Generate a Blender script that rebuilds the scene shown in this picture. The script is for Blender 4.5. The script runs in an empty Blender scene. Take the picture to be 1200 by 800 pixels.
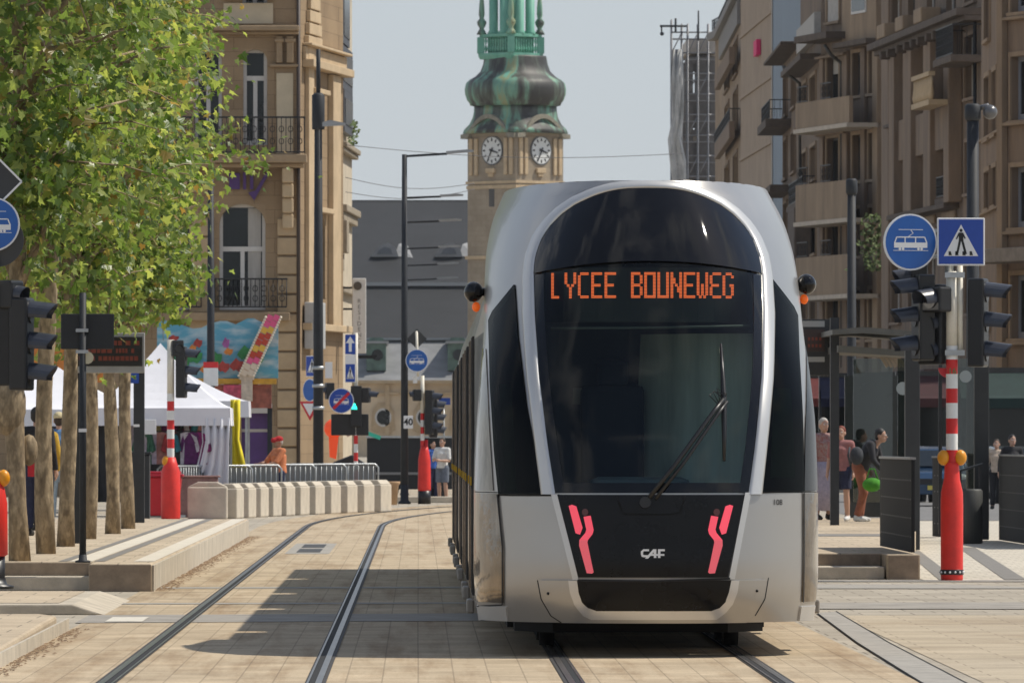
import bpy, bmesh, math, random
from mathutils import Vector, Matrix, Euler
random.seed(7)
PI=math.pi
S=bpy.context.scene
COL=S.collection
# ---------------------------------------------------------------- camera model (300 mm telephoto)
F=10000.0; VX=490.0; HY=515.0; CAMZ=1.67
def P(px,py,Y): return Vector(((px-VX)/F*Y, Y, CAMZ-(py-HY)/F*Y))
def PX(px,Y): return (px-VX)/F*Y
def PZ(py,Y): return CAMZ-(py-HY)/F*Y
# ---------------------------------------------------------------- materials
MATS={}
def mat(name,col,rough=0.7,metal=0.0,var=0.0,scale=3.0,bump=0.0,bscale=None,col2=None,spec=0.5,emit=None,estr=0.0,coat=0.0,stretch=(1,1,1),detail=6):
    if name in MATS: return MATS[name]
    m=bpy.data.materials.new(name); m.use_nodes=True
    nt=m.node_tree; b=nt.nodes['Principled BSDF']
    b.inputs['Roughness'].default_value=rough; b.inputs['Metallic'].default_value=metal
    b.inputs['Specular IOR Level'].default_value=spec
    b.inputs['Base Color'].default_value=(*col,1)
    if coat: b.inputs['Coat Weight'].default_value=coat; b.inputs['Coat Roughness'].default_value=0.05
    if emit: b.inputs['Emission Color'].default_value=(*emit,1); b.inputs['Emission Strength'].default_value=estr
    if var or col2 or bump:
        tc=nt.nodes.new('ShaderNodeTexCoord'); mp=nt.nodes.new('ShaderNodeMapping')
        mp.inputs['Scale'].default_value=stretch
        nt.links.new(tc.outputs['Object'],mp.inputs['Vector'])
        n=nt.nodes.new('ShaderNodeTexNoise'); n.inputs['Scale'].default_value=scale; n.inputs['Detail'].default_value=detail; n.inputs['Roughness'].default_value=0.65
        nt.links.new(mp.outputs[0],n.inputs['Vector'])
        if var or col2:
            r=nt.nodes.new('ShaderNodeValToRGB'); r.color_ramp.elements[0].position=0.3; r.color_ramp.elements[1].position=0.7
            c2=col2 if col2 else tuple(min(1,c*(1+var)) for c in col)
            c1=tuple(c*(1-var) for c in col) if not col2 else col
            r.color_ramp.elements[0].color=(*c1,1); r.color_ramp.elements[1].color=(*c2,1)
            nt.links.new(n.outputs[0],r.inputs[0]); nt.links.new(r.outputs[0],b.inputs['Base Color'])
        if bump:
            n2=n
            if bscale:
                n2=nt.nodes.new('ShaderNodeTexNoise'); n2.inputs['Scale'].default_value=bscale; n2.inputs['Detail'].default_value=5
                nt.links.new(mp.outputs[0],n2.inputs['Vector'])
            bp=nt.nodes.new('ShaderNodeBump'); bp.inputs['Strength'].default_value=bump; bp.inputs['Distance'].default_value=0.02
            nt.links.new(n2.outputs[0],bp.inputs['Height']); nt.links.new(bp.outputs[0],b.inputs['Normal'])
    MATS[name]=m; return m
def brickmat(name,c1,c2,mortar,bw,bh,ms=0.01,rot=(0,0,0),rough=0.8,var=0.25,scale=0.6,offset=0.5,bump=0.3,streak=None,grime=(0.55,0.5,0.45)):
    """stone blocks / pavers, brick size in metres, mapped on object coordinates"""
    m=bpy.data.materials.new(name); m.use_nodes=True
    nt=m.node_tree; b=nt.nodes['Principled BSDF']; b.inputs['Roughness'].default_value=rough; b.inputs['Specular IOR Level'].default_value=0.3
    tc=nt.nodes.new('ShaderNodeTexCoord'); mp=nt.nodes.new('ShaderNodeMapping'); mp.inputs['Rotation'].default_value=rot
    nt.links.new(tc.outputs['Object'],mp.inputs['Vector'])
    br=nt.nodes.new('ShaderNodeTexBrick'); br.offset=offset
    br.inputs['Color1'].default_value=(*c1,1); br.inputs['Color2'].default_value=(*c2,1); br.inputs['Mortar'].default_value=(*mortar,1)
    br.inputs['Scale'].default_value=1.0; br.inputs['Brick Width'].default_value=bw; br.inputs['Row Height'].default_value=bh
    br.inputs['Mortar Size'].default_value=ms; br.inputs['Mortar Smooth'].default_value=0.2; br.inputs['Bias'].default_value=0.0
    nt.links.new(mp.outputs[0],br.inputs['Vector'])
    n=nt.nodes.new('ShaderNodeTexNoise'); n.inputs['Scale'].default_value=scale; n.inputs['Detail'].default_value=8; n.inputs['Roughness'].default_value=0.7
    nt.links.new(tc.outputs['Object'],n.inputs['Vector'])
    r=nt.nodes.new('ShaderNodeValToRGB'); r.color_ramp.elements[0].position=0.32; r.color_ramp.elements[1].position=0.68
    r.color_ramp.elements[0].color=(*[1-var*(1-g) for g in grime],1) if False else (1-var,1-var*1.05,1-var*1.1,1); r.color_ramp.elements[1].color=(1+var*0.3,)*3+(1,)
    nt.links.new(n.outputs[0],r.inputs[0])
    n3=nt.nodes.new('ShaderNodeTexNoise'); n3.inputs['Scale'].default_value=40; n3.inputs['Detail'].default_value=4
    nt.links.new(tc.outputs['Object'],n3.inputs['Vector'])
    r3=nt.nodes.new('ShaderNodeValToRGB'); r3.color_ramp.elements[0].position=0.3; r3.color_ramp.elements[1].position=0.7
    r3.color_ramp.elements[0].color=(0.85,0.85,0.85,1); r3.color_ramp.elements[1].color=(1.08,1.08,1.08,1)
    nt.links.new(n3.outputs[0],r3.inputs[0])
    mx=nt.nodes.new('ShaderNodeMix'); mx.data_type='RGBA'; mx.blend_type='MULTIPLY'; mx.inputs[0].default_value=1
    nt.links.new(br.outputs[0],mx.inputs[6]); nt.links.new(r.outputs[0],mx.inputs[7])
    m2=nt.nodes.new('ShaderNodeMix'); m2.data_type='RGBA'; m2.blend_type='MULTIPLY'; m2.inputs[0].default_value=1
    nt.links.new(mx.outputs[2],m2.inputs[6]); nt.links.new(r3.outputs[0],m2.inputs[7])
    last=m2.outputs[2]
    if streak:   # long worn / dirty streaks: (scale xyz, colour multiplier, amount)
        mp2=nt.nodes.new('ShaderNodeMapping'); mp2.inputs['Scale'].default_value=streak[0]; nt.links.new(tc.outputs['Object'],mp2.inputs[0])
        n4=nt.nodes.new('ShaderNodeTexNoise'); n4.inputs['Scale'].default_value=1.0; n4.inputs['Detail'].default_value=7; n4.inputs['Roughness'].default_value=.7; nt.links.new(mp2.outputs[0],n4.inputs[0])
        r4=nt.nodes.new('ShaderNodeMapRange'); r4.inputs[1].default_value=.48; r4.inputs[2].default_value=.72; r4.inputs[4].default_value=streak[2]; nt.links.new(n4.outputs[0],r4.inputs[0])
        m4=nt.nodes.new('ShaderNodeMix'); m4.data_type='RGBA'; m4.blend_type='MULTIPLY'; nt.links.new(r4.outputs[0],m4.inputs[0]); nt.links.new(last,m4.inputs[6]); m4.inputs[7].default_value=(*streak[1],1); last=m4.outputs[2]
    nt.links.new(last,b.inputs['Base Color'])
    bp=nt.nodes.new('ShaderNodeBump'); bp.inputs['Strength'].default_value=bump; bp.inputs['Distance'].default_value=0.01
    inv=nt.nodes.new('ShaderNodeMath'); inv.operation='SUBTRACT'; inv.inputs[0].default_value=1.0
    nt.links.new(br.outputs['Fac'],inv.inputs[1]); nt.links.new(inv.outputs[0],bp.inputs['Height']); nt.links.new(bp.outputs[0],b.inputs['Normal'])
    MATS[name]=m; return m
def glassmat(name,tint,gloss=0.08,rough=0.02,fk=0.9):
    m=bpy.data.materials.new(name); m.use_nodes=True
    nt=m.node_tree; nt.nodes.remove(nt.nodes['Principled BSDF'])
    t=nt.nodes.new('ShaderNodeBsdfTransparent'); t.inputs[0].default_value=(*tint,1)
    g=nt.nodes.new('ShaderNodeBsdfGlossy'); g.inputs['Roughness'].default_value=rough
    lw=nt.nodes.new('ShaderNodeLayerWeight'); lw.inputs[0].default_value=0.25
    ma=nt.nodes.new('ShaderNodeMath'); ma.operation='MULTIPLY_ADD'; ma.inputs[1].default_value=fk; ma.inputs[2].default_value=gloss
    nt.links.new(lw.outputs['Fresnel'],ma.inputs[0])
    mx=nt.nodes.new('ShaderNodeMixShader'); nt.links.new(ma.outputs[0],mx.inputs[0])
    nt.links.new(t.outputs[0],mx.inputs[1]); nt.links.new(g.outputs[0],mx.inputs[2])
    nt.links.new(mx.outputs[0],nt.nodes['Material Output'].inputs[0])
    MATS[name]=m; return m
# ---------------------------------------------------------------- mesh builder
class MB:
    def __init__(s): s.v=[]; s.f=[]; s.mi=[]; s.sm=[]; s.m=0; s.smooth=False; s.T=None
    def addv(s,p):
        p=Vector(p)
        if s.T is not None: p=s.T@p
        s.v.append(p); return len(s.v)-1
    def face(s,idx): s.f.append(tuple(idx)); s.mi.append(s.m); s.sm.append(s.smooth)
    def poly(s,pts): s.face([s.addv(p) for p in pts])
    def box(s,x0,x1,y0,y1,z0,z1):
        i=[s.addv(p) for p in ((x0,y0,z0),(x1,y0,z0),(x1,y1,z0),(x0,y1,z0),(x0,y0,z1),(x1,y0,z1),(x1,y1,z1),(x0,y1,z1))]
        for q in ((0,3,2,1),(4,5,6,7),(0,1,5,4),(1,2,6,5),(2,3,7,6),(3,0,4,7)): s.face([i[k] for k in q])
    def cbox(s,c,d): s.box(c[0]-d[0]/2,c[0]+d[0]/2,c[1]-d[1]/2,c[1]+d[1]/2,c[2]-d[2]/2,c[2]+d[2]/2)
    def bar(s,a,b,w,h,up=(0,0,1)):
        a=Vector(a); b=Vector(b); d=(b-a).normalized(); u=Vector(up)
        if abs(d.dot(u))>0.98: u=Vector((0,1,0))
        r=d.cross(u).normalized(); u=r.cross(d).normalized()
        i=[]
        for p in (a,b):
            for sx,sz in ((-1,-1),(1,-1),(1,1),(-1,1)): i.append(s.addv(p+r*(sx*w/2)+u*(sz*h/2)))
        for q in ((0,3,2,1),(4,5,6,7),(0,1,5,4),(1,2,6,5),(2,3,7,6),(3,0,4,7)): s.face([i[k] for k in q])
    def tube(s,pts,rad,n=10,cap=True,smooth=True):
        pts=[Vector(p) for p in pts]
        if not hasattr(rad,'__len__'): rad=[rad]*len(pts)
        os=s.smooth; rings=[]; ref=None
        for k,p in enumerate(pts):
            if k==0: d=pts[1]-pts[0]
            elif k==len(pts)-1: d=pts[-1]-pts[-2]
            else: d=(pts[k+1]-pts[k]).normalized()+(pts[k]-pts[k-1]).normalized()
            d=d.normalized()
            if ref is None:
                ref=Vector((0,0,1)) if abs(d.z)<0.9 else Vector((1,0,0))
            r=d.cross(ref)
            if r.length<1e-4: ref=Vector((0,1,0)); r=d.cross(ref)
            r.normalize(); u=r.cross(d).normalized(); ref=u
            rings.append([s.addv(p+(r*math.cos(2*PI*j/n)+u*math.sin(2*PI*j/n))*rad[k]) for j in range(n)])
        s.smooth=smooth
        for k in range(len(rings)-1):
            for j in range(n):
                a,b=rings[k],rings[k+1]; s.face((a[j],a[(j+1)%n],b[(j+1)%n],b[j]))
        s.smooth=False
        if cap: s.face(rings[0][::-1]); s.face(rings[-1])
        s.smooth=os
    def lathe(s,prof,c=(0,0,0),n=16,smooth=True,ang=0.0,sq=0.0):
        """prof: list of (r,z); sq>0 squares the plan (superellipse)"""
        c=Vector(c); os=s.smooth; rings=[]
        for r,z in prof:
            ring=[]
            for j in range(n):
                t=2*PI*j/n; x,y=math.cos(t),math.sin(t)
                if sq:
                    k=(abs(x)**sq+abs(y)**sq)**(-1/sq); x*=k; y*=k
                ca,sa=math.cos(ang),math.sin(ang)
                ring.append(s.addv(c+Vector(((x*ca-y*sa)*r,(x*sa+y*ca)*r,z))))
            rings.append(ring)
        s.smooth=smooth
        for k in range(len(rings)-1):
            a,b=rings[k],rings[k+1]
            for j in range(n): s.face((a[j],a[(j+1)%n],b[(j+1)%n],b[j]))
        s.smooth=False
        if prof[0][0]>1e-4: s.face(rings[0][::-1])
        if prof[-1][0]>1e-4: s.face(rings[-1])
        s.smooth=os
    def ball(s,c,r,n=12,sc=(1,1,1)):
        c=Vector(c); m=max(4,n//2+1)
        old=s.T; M=Matrix.Translation(c)@Matrix.Diagonal((sc[0],sc[1],sc[2],1)); s.T=(old@M) if old is not None else M
        s.lathe([(max(1e-5,r*math.sin(PI*k/m)),-r*math.cos(PI*k/m)) for k in range(m+1)],n=n)
        s.T=old
    def prism(s,poly,a,b,cap=True):
        """poly: 2D pts; a,b: functions 2D->3D for the two ends"""
        n=len(poly); i=[s.addv(a(p)) for p in poly]; j=[s.addv(b(p)) for p in poly]
        if cap: s.face(i[::-1]); s.face(j)
        for k in range(n): s.face((i[k],i[(k+1)%n],j[(k+1)%n],j[k]))
    def slab(s,poly,z0,z1): s.prism(poly,lambda p:(p[0],p[1],z0),lambda p:(p[0],p[1],z1))
    def sheet(s,poly,z): s.poly([(p[0],p[1],z) for p in poly])
    def mesh(s,name,mats):
        me=bpy.data.meshes.new(name); me.from_pydata([tuple(v) for v in s.v],[],s.f)
        if not isinstance(mats,(list,tuple)): mats=[mats]
        for m in mats: me.materials.append(m)
        for k,p in enumerate(me.polygons): p.material_index=s.mi[k]; p.use_smooth=s.sm[k]
        me.update(); return me
    def build(s,name,mats,parent=None,loc=None,rot=None,bev=0,fix=True):
        me=s.mesh(name,mats)
        if fix:
            bm=bmesh.new(); bm.from_mesh(me); bmesh.ops.recalc_face_normals(bm,faces=bm.faces); bm.to_mesh(me); bm.free()
        return link(name,me,parent,loc,rot,bev)
def build_split(q,name,mats,parent=None,bev=0):
    """one object per connected piece"""
    par=list(range(len(q.v)))
    def fd(a):
        while par[a]!=a: par[a]=par[par[a]]; a=par[a]
        return a
    for f in q.f:
        for a in f[1:]: par[fd(a)]=fd(f[0])
    g={}
    for k,f in enumerate(q.f): g.setdefault(fd(f[0]),[]).append(k)
    out=[]
    for ks in g.values():
        r=MB(); mp={}
        for k in ks:
            idx=[]
            for i in q.f[k]:
                if i not in mp: mp[i]=len(r.v); r.v.append(q.v[i])
                idx.append(mp[i])
            r.f.append(tuple(idx)); r.mi.append(q.mi[k]); r.sm.append(q.sm[k])
        out.append(r.build(name,mats,parent,bev=bev))
    return out
def link(name,me,parent=None,loc=None,rot=None,bev=0):
    o=bpy.data.objects.new(name,me); COL.objects.link(o)
    if parent is not None: o.parent=parent
    if loc is not None: o.location=loc
    if rot is not None: o.rotation_euler=rot
    if bev:
        b=o.modifiers.new('bevel','BEVEL'); b.width=bev; b.segments=2; b.limit_method='ANGLE'; b.angle_limit=math.radians(40)
    return o
def tag(o,label,cat,group=None):
    o['label']=label; o['category']=cat
    if group: o['group']=group
    return o
def thing(name,label,cat,loc=(0,0,0),rz=0,group=None):
    o=bpy.data.objects.new(name,None); COL.objects.link(o); o.location=loc; o.rotation_euler=(0,0,rz)
    o.empty_display_size=0.2
    return tag(o,label,cat,group)
def struct(o): o['kind']='structure'; return o
KIDS={}
def copy_tree(o,parent=None):
    c=o.copy(); COL.objects.link(c); c.parent=parent
    for ch in [k for k in bpy.data.objects if k.parent==o and k.name in COL.objects]: copy_tree(ch,c)
    return c
def dup(o,loc,rz=None,label=None,scale=None):
    c=copy_tree(o); c.location=loc
    if rz is not None: c.rotation_euler=(0,0,rz)
    if label: c['label']=label
    if scale: c.scale=(scale,)*3
    return c
def text_mesh(txt,size,font_off=0.0,align='CENTER',shear=0.0,spacing=1.0,extrude=0.0):
    cu=bpy.data.curves.new('lettering','FONT'); cu.body=txt; cu.size=size; cu.align_x=align; cu.align_y='CENTER'; cu.offset=font_off; cu.shear=shear
    cu.space_character=spacing; cu.resolution_u=3; cu.extrude=extrude
    o=bpy.data.objects.new('lettering',cu); COL.objects.link(o)
    dg=bpy.context.evaluated_depsgraph_get(); me=bpy.data.meshes.new_from_object(o.evaluated_get(dg))
    bpy.data.objects.remove(o); return me
def text_obj(name,txt,size,m,parent,loc,rot,**kw):
    me=text_mesh(txt,size,**kw); me.materials.clear(); me.materials.append(m)
    return link(name,me,parent,loc,rot)
FACE=(PI/2,0,0)   # text standing upright, facing the camera (-Y)
# ---------------------------------------------------------------- palette
white_paint=mat('white_paint',(0.75,0.75,0.73),0.45,var=0.06,scale=6)
cream_paint=mat('cream_pole_paint',(0.72,0.68,0.58),0.5,var=0.08,scale=8)
red_paint=mat('red_paint',(0.62,0.02,0.02),0.45,var=0.1,scale=5)
red_rubber=mat('red_rubber',(0.72,0.03,0.02),0.5,var=0.15,scale=4,bump=0.15)
black_plastic=mat('black_plastic',(0.012,0.012,0.013),0.4,var=0.2,scale=6)
visor_plastic=mat('visor_plastic',(0.035,0.04,0.055),0.35,var=0.2,scale=6)
dark_steel=mat('dark_steel',(0.026,0.029,0.034),0.6,0.0,var=0.2,scale=4,spec=.3)
anthracite=mat('anthracite_steel',(0.028,0.03,0.033),0.5,0.2,var=0.2,scale=3)
galv=mat('galvanised_steel',(0.42,0.44,0.45),0.45,0.7,var=0.2,scale=5)
sign_blue=mat('sign_blue',(0.01,0.06,0.36),0.3,var=0.08,scale=4)
sign_blue2=mat('sign_blue_light',(0.012,0.105,0.40),0.3,var=0.08,scale=4)
sign_white=mat('sign_white',(0.78,0.78,0.78),0.35)
sign_red=mat('sign_red',(0.6,0.015,0.03),0.35)
sign_black=mat('sign_black',(0.01,0.01,0.01),0.5)
orange_plastic=mat('orange_plastic',(0.75,0.3,0.01),0.4)
win_glass=mat('window_glass',(0.012,0.015,0.016),0.08,spec=0.38,var=0.6,scale=0.4)
frame_white=mat('window_frame_white',(0.6,0.58,0.55),0.5,var=0.06,scale=4)
frame_dark=mat('window_frame_dark',(0.06,0.055,0.05),0.5)
iron=mat('wrought_iron',(0.012,0.012,0.013),0.5)
# ================================================================ setting: ground, paving, rails, platforms
def trk(Y): return max(0.0,Y-163.0)**2/(2*415.0)
paver=brickmat('track_pavers',(0.55,0.44,0.30),(0.475,0.38,0.258),(0.37,0.295,0.20),0.25,0.5,0.006,rot=(0,0,0),var=0.30,scale=0.9,offset=0.0,bump=0.4,streak=((2.2,.10,1),(.56,.46,.36),.9))
slabs=brickmat('platform_slabs',(0.56,0.46,0.33),(0.48,0.39,0.28),(0.25,0.21,0.16),0.6,0.9,0.008,var=0.22,scale=0.7,bump=0.3)
squarest=brickmat('square_paving',(0.46,0.41,0.33),(0.40,0.355,0.285),(0.22,0.19,0.15),0.5,0.8,0.01,var=0.28,scale=0.4,bump=0.3)
concrete=mat('cast_concrete',(0.47,0.42,0.34),0.85,var=0.2,scale=2.5,bump=0.25,bscale=60)
kerbst=mat('kerb_stone',(0.48,0.42,0.33),0.8,var=0.22,scale=3,bump=0.2,bscale=50)
asph2=mat('worn_grey_stone',(0.30,0.275,0.24),0.8,var=0.25,scale=2,bump=0.2,bscale=60)
asph=mat('grey_asphalt',(0.17,0.165,0.16),0.85,var=0.25,scale=3,bump=0.3,bscale=90)
greyst=mat('grey_stone_strip',(0.33,0.305,0.265),0.7,var=0.25,scale=4,bump=0.2,bscale=60)
railst=mat('rail_steel',(0.22,0.21,0.20),0.30,0.85,var=0.2,scale=9,stretch=(1,0.1,1))
railgroove=mat('rail_groove',(0.012,0.011,0.010),0.8)
railrub=mat('rail_joint_rubber',(0.045,0.04,0.036),0.7,var=0.3,scale=5)
g=MB(); g.sheet([(-3000,-200),(3000,-200),(3000,5000),(-3000,5000)],0); struct(g.build('ground',squarest))
g=MB(); N=40
ys=[20+k*(250-20)/N for k in range(N+1)]
for k in range(N):
    a,b=ys[k],ys[k+1]
    g.poly([(-3.06+trk(a),a,.004),(3.45+trk(a),a,.004),(3.45+trk(b),b,.004),(-3.06+trk(b),b,.004)])
struct(g.build('track_paving',paver))
# paved road crossing on the right + its grey edging
g=MB(); g.sheet([(3.72,20),(60,20),(60,84.5),(3.98,81)],0.004); struct(g.build('road_paving',brickmat('road_pavers',(0.52,0.44,0.32),(0.44,0.37,0.275),(0.27,0.22,0.16),0.9,0.45,0.007,var=0.25,scale=0.5,bump=0.25,streak=((.35,.25,1),(.6,.5,.4),.7))))
g=MB(); pl=[(3.36,40),(3.45,58.6),(3.60,70),(3.83,81.9)]; pr=[(3.64,40),(3.75,58.6),(3.86,70),(4.05,82.7)]
for k in range(3): g.poly([(pl[k][0],pl[k][1],.009),(pr[k][0],pr[k][1],.009),(pr[k+1][0],pr[k+1][1],.009),(pl[k+1][0],pl[k+1][1],.009)])
struct(g.build('edge_strip',greyst))
g=MB()
for k in range(3):
    for q in (pl,pr): 
        a,b=q[k],q[k+1]; g.poly([(a[0]-.006,a[1],.012),(a[0]+.006,a[1],.012),(b[0]+.006,b[1],.012),(b[0]-.006,b[1],.012)])
struct(g.build('edge_joint',railgroove))
# grey crossing bands
def band(n,pts,m,z): 
    q=MB(); q.sheet(pts,z); return struct(q.build(n,m))
band('crossing_band',[(-3.12,77.6),(3.5,79.2),(3.5,82.6),(-3.12,81.0)],asph2,.008)
band('crossing_band',[(3.5,84.0),(60,84.0),(60,91.0),(3.5,87.2)],asph2,.008)
band('crossing_band',[(3.5,95.5),(7.2,95.5),(6.2,98.2),(3.5,98.2)],greyst,.008)
band('crossing_band',[(-3.1,86.3),(3.3,87.0),(3.3,87.7),(-3.1,87.0)],greyst,.008)
band('crossing_band',[(-2.9,95.4),(3.3,96.0),(3.3,97.0),(-2.9,96.4)],greyst,.008)
band('crossing_band',[(3.2,100.2),(30,100.2),(30,101.2),(3.2,101.2)],greyst,.008)
# short pale tick marks on the bed
g=MB()
g.sheet([(-2.86,77.9),(-2.52,77.9),(-2.52,79.9),(-2.86,79.9)],.013)
struct(g.build('paint_mark',mat('pale_mark',(0.62,0.58,0.5),0.8,var=0.2,scale=8)))
# drain covers between the left rails
g=MB(); 
for y0 in (126.0,131.5): g.sheet([(-1.80,y0),(-1.45,y0),(-1.45,y0+4.0),(-1.80,y0+4.0)],.012)
struct(g.build('drain_cover',mat('cast_iron_cover',(0.06,0.058,0.055),0.6,0.3,var=0.4,scale=7)))
g=MB(); g.sheet([(-1.95,124.5),(-1.30,124.5),(-1.30,137),(-1.95,137)],.008); struct(g.build('drain_surround',greyst))
# rails: rubber bed, steel head, groove, lip (each a raised strip)
yy=[20+k*3.0 for k in range(78)]
for cx in (-1.42,1.79):
    for sgn in (-1,1):
        c=cx+sgn*.7175
        q=MB()
        def strip(x0,x1,z,mi):
            q.m=mi
            for a,b in zip(yy[:-1],yy[1:]): q.poly([(c+x0+trk(a),a,z),(c+x1+trk(a),a,z),(c+x1+trk(b),b,z),(c+x0+trk(b),b,z)])
        s1=-sgn
        strip(-.072,.072,.010,0)
        if s1>0: strip(-.044,.000,.016,1); strip(.000,.045,.0135,2); strip(.045,.060,.016,1)
        else: strip(.000,.044,.016,1); strip(-.045,.000,.0135,2); strip(-.060,-.045,.016,1)
        o=q.build('rail',[railrub,railst,railgroove]); struct(o)
# left platform (raised, steps at the near end) --------------------------------
PH=0.31
g=MB(); g.slab([(-3.62,93.8),(-2.93,93.8),(-2.93,146.5),(-12,146.5),(-12,95.2),(-3.62,95.2)],0,PH)
struct(g.build('platform',[slabs],bev=.02))
g=MB(); g.box(-2.93,-2.905,93.82,146.4,.0,PH-.02); struct(g.build('platform_edge',concrete))
g=MB(); g.box(-12,-3.63,94.45,95.19,0,.155); struct(g.build('platform_step',kerbst,bev=.012))
g=MB(); g.box(-3.615,-2.935,93.775,93.797,0.0,PH-.015); g.box(-12,-3.63,95.175,95.197,.158,PH-.015); struct(g.build('platform_riser',mat('shaded_riser',(0.27,0.21,0.15),0.85,var=0.3,scale=4)))  # risers coloured darker brown to imitate the shade on the near faces
# bands on the platform: dark tactile line, pale edge line
def plstrip(x0,x1,m,y0=95.3,y1=146.2,z=PH+.004):
    q=MB(); q.sheet([(x0,y0),(x1,y0),(x1,y1),(x0,y1)],z); return struct(q.build('platform_strip',m))
tact=mat('dark_tactile',(0.20,0.185,0.165),0.8,var=0.2,scale=6)
pale=mat('pale_stone',(0.62,0.56,0.46),0.8,var=0.12,scale=3)
plstrip(-3.62,-3.50,tact); plstrip(-4.02,-3.92,tact); plstrip(-3.18,-2.95,pale); plstrip(-3.90,-3.64,pale)
# near-left pavement and sloped crossing kerb
g=MB(); g.slab([(-3.10,30),(-3.06,60),(-3.17,74.8),(-3.34,75.6),(-14,75.6),(-14,30)],0,.13); struct(g.build('pavement',slabs,bev=.03))
g=MB(); g.prism([(-14,0),(-14,.10),(-3.30,.10),(-2.98,.0)],lambda p:(p[0],81.4,p[1]),lambda p:(p[0]+.0,88.6,p[1])); struct(g.build('ramp_kerb',kerbst,bev=.015))
g=MB(); g.sheet([(-14,82),(-3.45,82),(-3.45,88.4),(-14,88.4)],.1045); struct(g.build('ramp_slabs',slabs))
g=MB(); g.box(-3.075,-3.05,45,74.6,.0,.112); struct(g.build('kerb',concrete))
# dirt washed up along the platform foot
dirt=mat('brown_dirt',(0.19,0.12,0.065),0.95,var=0.5,scale=6)
q=MB(); random.seed(3)
for k in range(1500):
    y=random.uniform(94,146) ; x=-2.90+abs(random.gauss(0,.09)); s=random.uniform(.004,.022)
    if random.random()<.2: y=random.uniform(60,75); x=-3.03+abs(random.gauss(0,.07))
    q.poly([(x-s,y,.013),(x,y-s*3,.012),(x+s,y,.014),(x,y+s*3,.02)])
o=q.build('dirt',dirt,fix=False); o['kind']='stuff'
# right platform (with steps) and striped crossing paving ------------------------
g=MB(); g.slab([(3.30,103.1),(5.60,103.1),(5.60,102.0),(6.00,102.0),(6.00,106.0),(7.6,130),(8.5,150),(3.30,150)],0,.30)
struct(g.build('platform',slabs,bev=.015))
g=MB(); g.box(3.3,5.58,102.1,103.08,0,.15); struct(g.build('platform_step',kerbst,bev=.012))
g=MB(); g.box(3.31,5.58,103.062,103.082,.153,.285); g.box(5.62,5.98,101.98,101.998,0,.285); struct(g.build('platform_riser',MATS['shaded_riser']))
g=MB(); g.sheet([(6.02,101.5),(40,101.5),(40,175),(8.6,175),(7.62,130),(6.02,106)],.004); struct(g.build('crossing_paving',brickmat('cream_tiles',(0.62,0.56,0.46),(0.55,0.50,0.41),(0.36,0.32,0.26),0.3,0.6,0.01,var=0.15,scale=0.8,bump=0.3)))
def xstrip(a,b,w,m=tact,z=.009):
    q=MB(); q.sheet([(a[0],a[1]),(a[0]+w,a[1]),(b[0]+w,b[1]),(b[0],b[1])],z); struct(q.build('tactile_strip',m))
xstrip((6.98,101.6),(8.35,132),.26); xstrip((6.2,101.6),(7.3,128),.22); xstrip((7.25,101.6),(9.2,127),.10,asph); xstrip((7.9,101.6),(10.6,127),.05,asph)
xstrip((8.6,101.6),(12.6,132),.3)
q=MB(); q.sheet([(3.4,121),(7.0,121),(7.1,124),(3.4,124)],.304); struct(q.build('platform_strip',tact))
q=MB(); q.sheet([(3.35,103.2),(3.75,103.2),(3.75,149),(3.35,149)],.304); struct(q.build('platform_strip',pale))
# roadway beyond the right pavement
q=MB(); q.sheet([(9.5,176),(40,176),(40,262),(9.5,262)],.006); struct(q.build('road',asph))
# ================================================================ the tram
TX,TY=1.778,66.6
tram=thing('tram','silver and black low floor tram with orange destination display and red tail lights','tram',(TX,TY,0))
silver=mat('tram_silver',(0.42,0.405,0.385),0.33,0.7,var=0.035,scale=1.2,coat=0.3)
silver_hi=mat('tram_silver_frame',(0.58,0.575,0.56),0.40,0.6,var=0.03,scale=2,coat=0.4)
chrome=mat('polished_panel',(0.24,0.205,0.17),0.08,1.0,var=0.45,scale=3.5,bump=0.5,bscale=2.5,stretch=(2,1,.6))  # mottled dark colour stands in for reflected surroundings
gblack=mat('gloss_black',(0.005,0.005,0.006),0.02,spec=0.36,coat=0.0,var=0.2,scale=2)
sblack=mat('satin_black',(0.006,0.006,0.007),0.22,spec=0.22,var=0.2,scale=3)
under=mat('underframe_black',(0.010,0.009,0.008),0.8)
tglass=glassmat('windscreen_glass',(0.52,0.60,0.58),0.012,fk=.75)
sglass=glassmat('side_glass',(0.10,0.11,0.10),0.004,fk=.35)
def interp(t,x):
    if x<=t[0][0]: return t[0][1]
    for a,b in zip(t[:-1],t[1:]):
        if x<=b[0]:
            k=(x-a[0])/(b[0]-a[0]); return a[1]+(b[1]-a[1])*k
    return t[-1][1]
def smoothtab(t,x,h=0.08): return (interp(t,x-h)+2*interp(t,x)+interp(t,x+h))/4
WT=[(0.0,1.27),(.27,1.30),(.5,1.335),(1.27,1.335),(1.8,1.315),(2.2,1.285),(2.44,1.265),(2.65,1.256),(2.93,1.25),(3.18,1.233),(3.44,1.18),(3.7,1.07),(3.8,1.02)]
DT=[(0.0,1.18),(.27,1.30),(.45,1.40),(.7,1.42),(1.27,1.38),(1.7,1.26),(2.2,1.07),(2.66,.84),(3.0,.64),(3.2,.50),(3.45,.30),(3.62,.14),(3.75,.02)]
Y0=[(1.9,0.0),(2.3,.45),(2.65,1.0),(2.93,1.5),(3.18,2.1),(3.44,2.75),(3.7,3.5)]   # the shoulders sweep back towards the roof
def wz(z): return smoothtab(WT,z)
def dz(z): return max(0.0,smoothtab(DT,z))
def y0z(z): return smoothtab(Y0,z)
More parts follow.
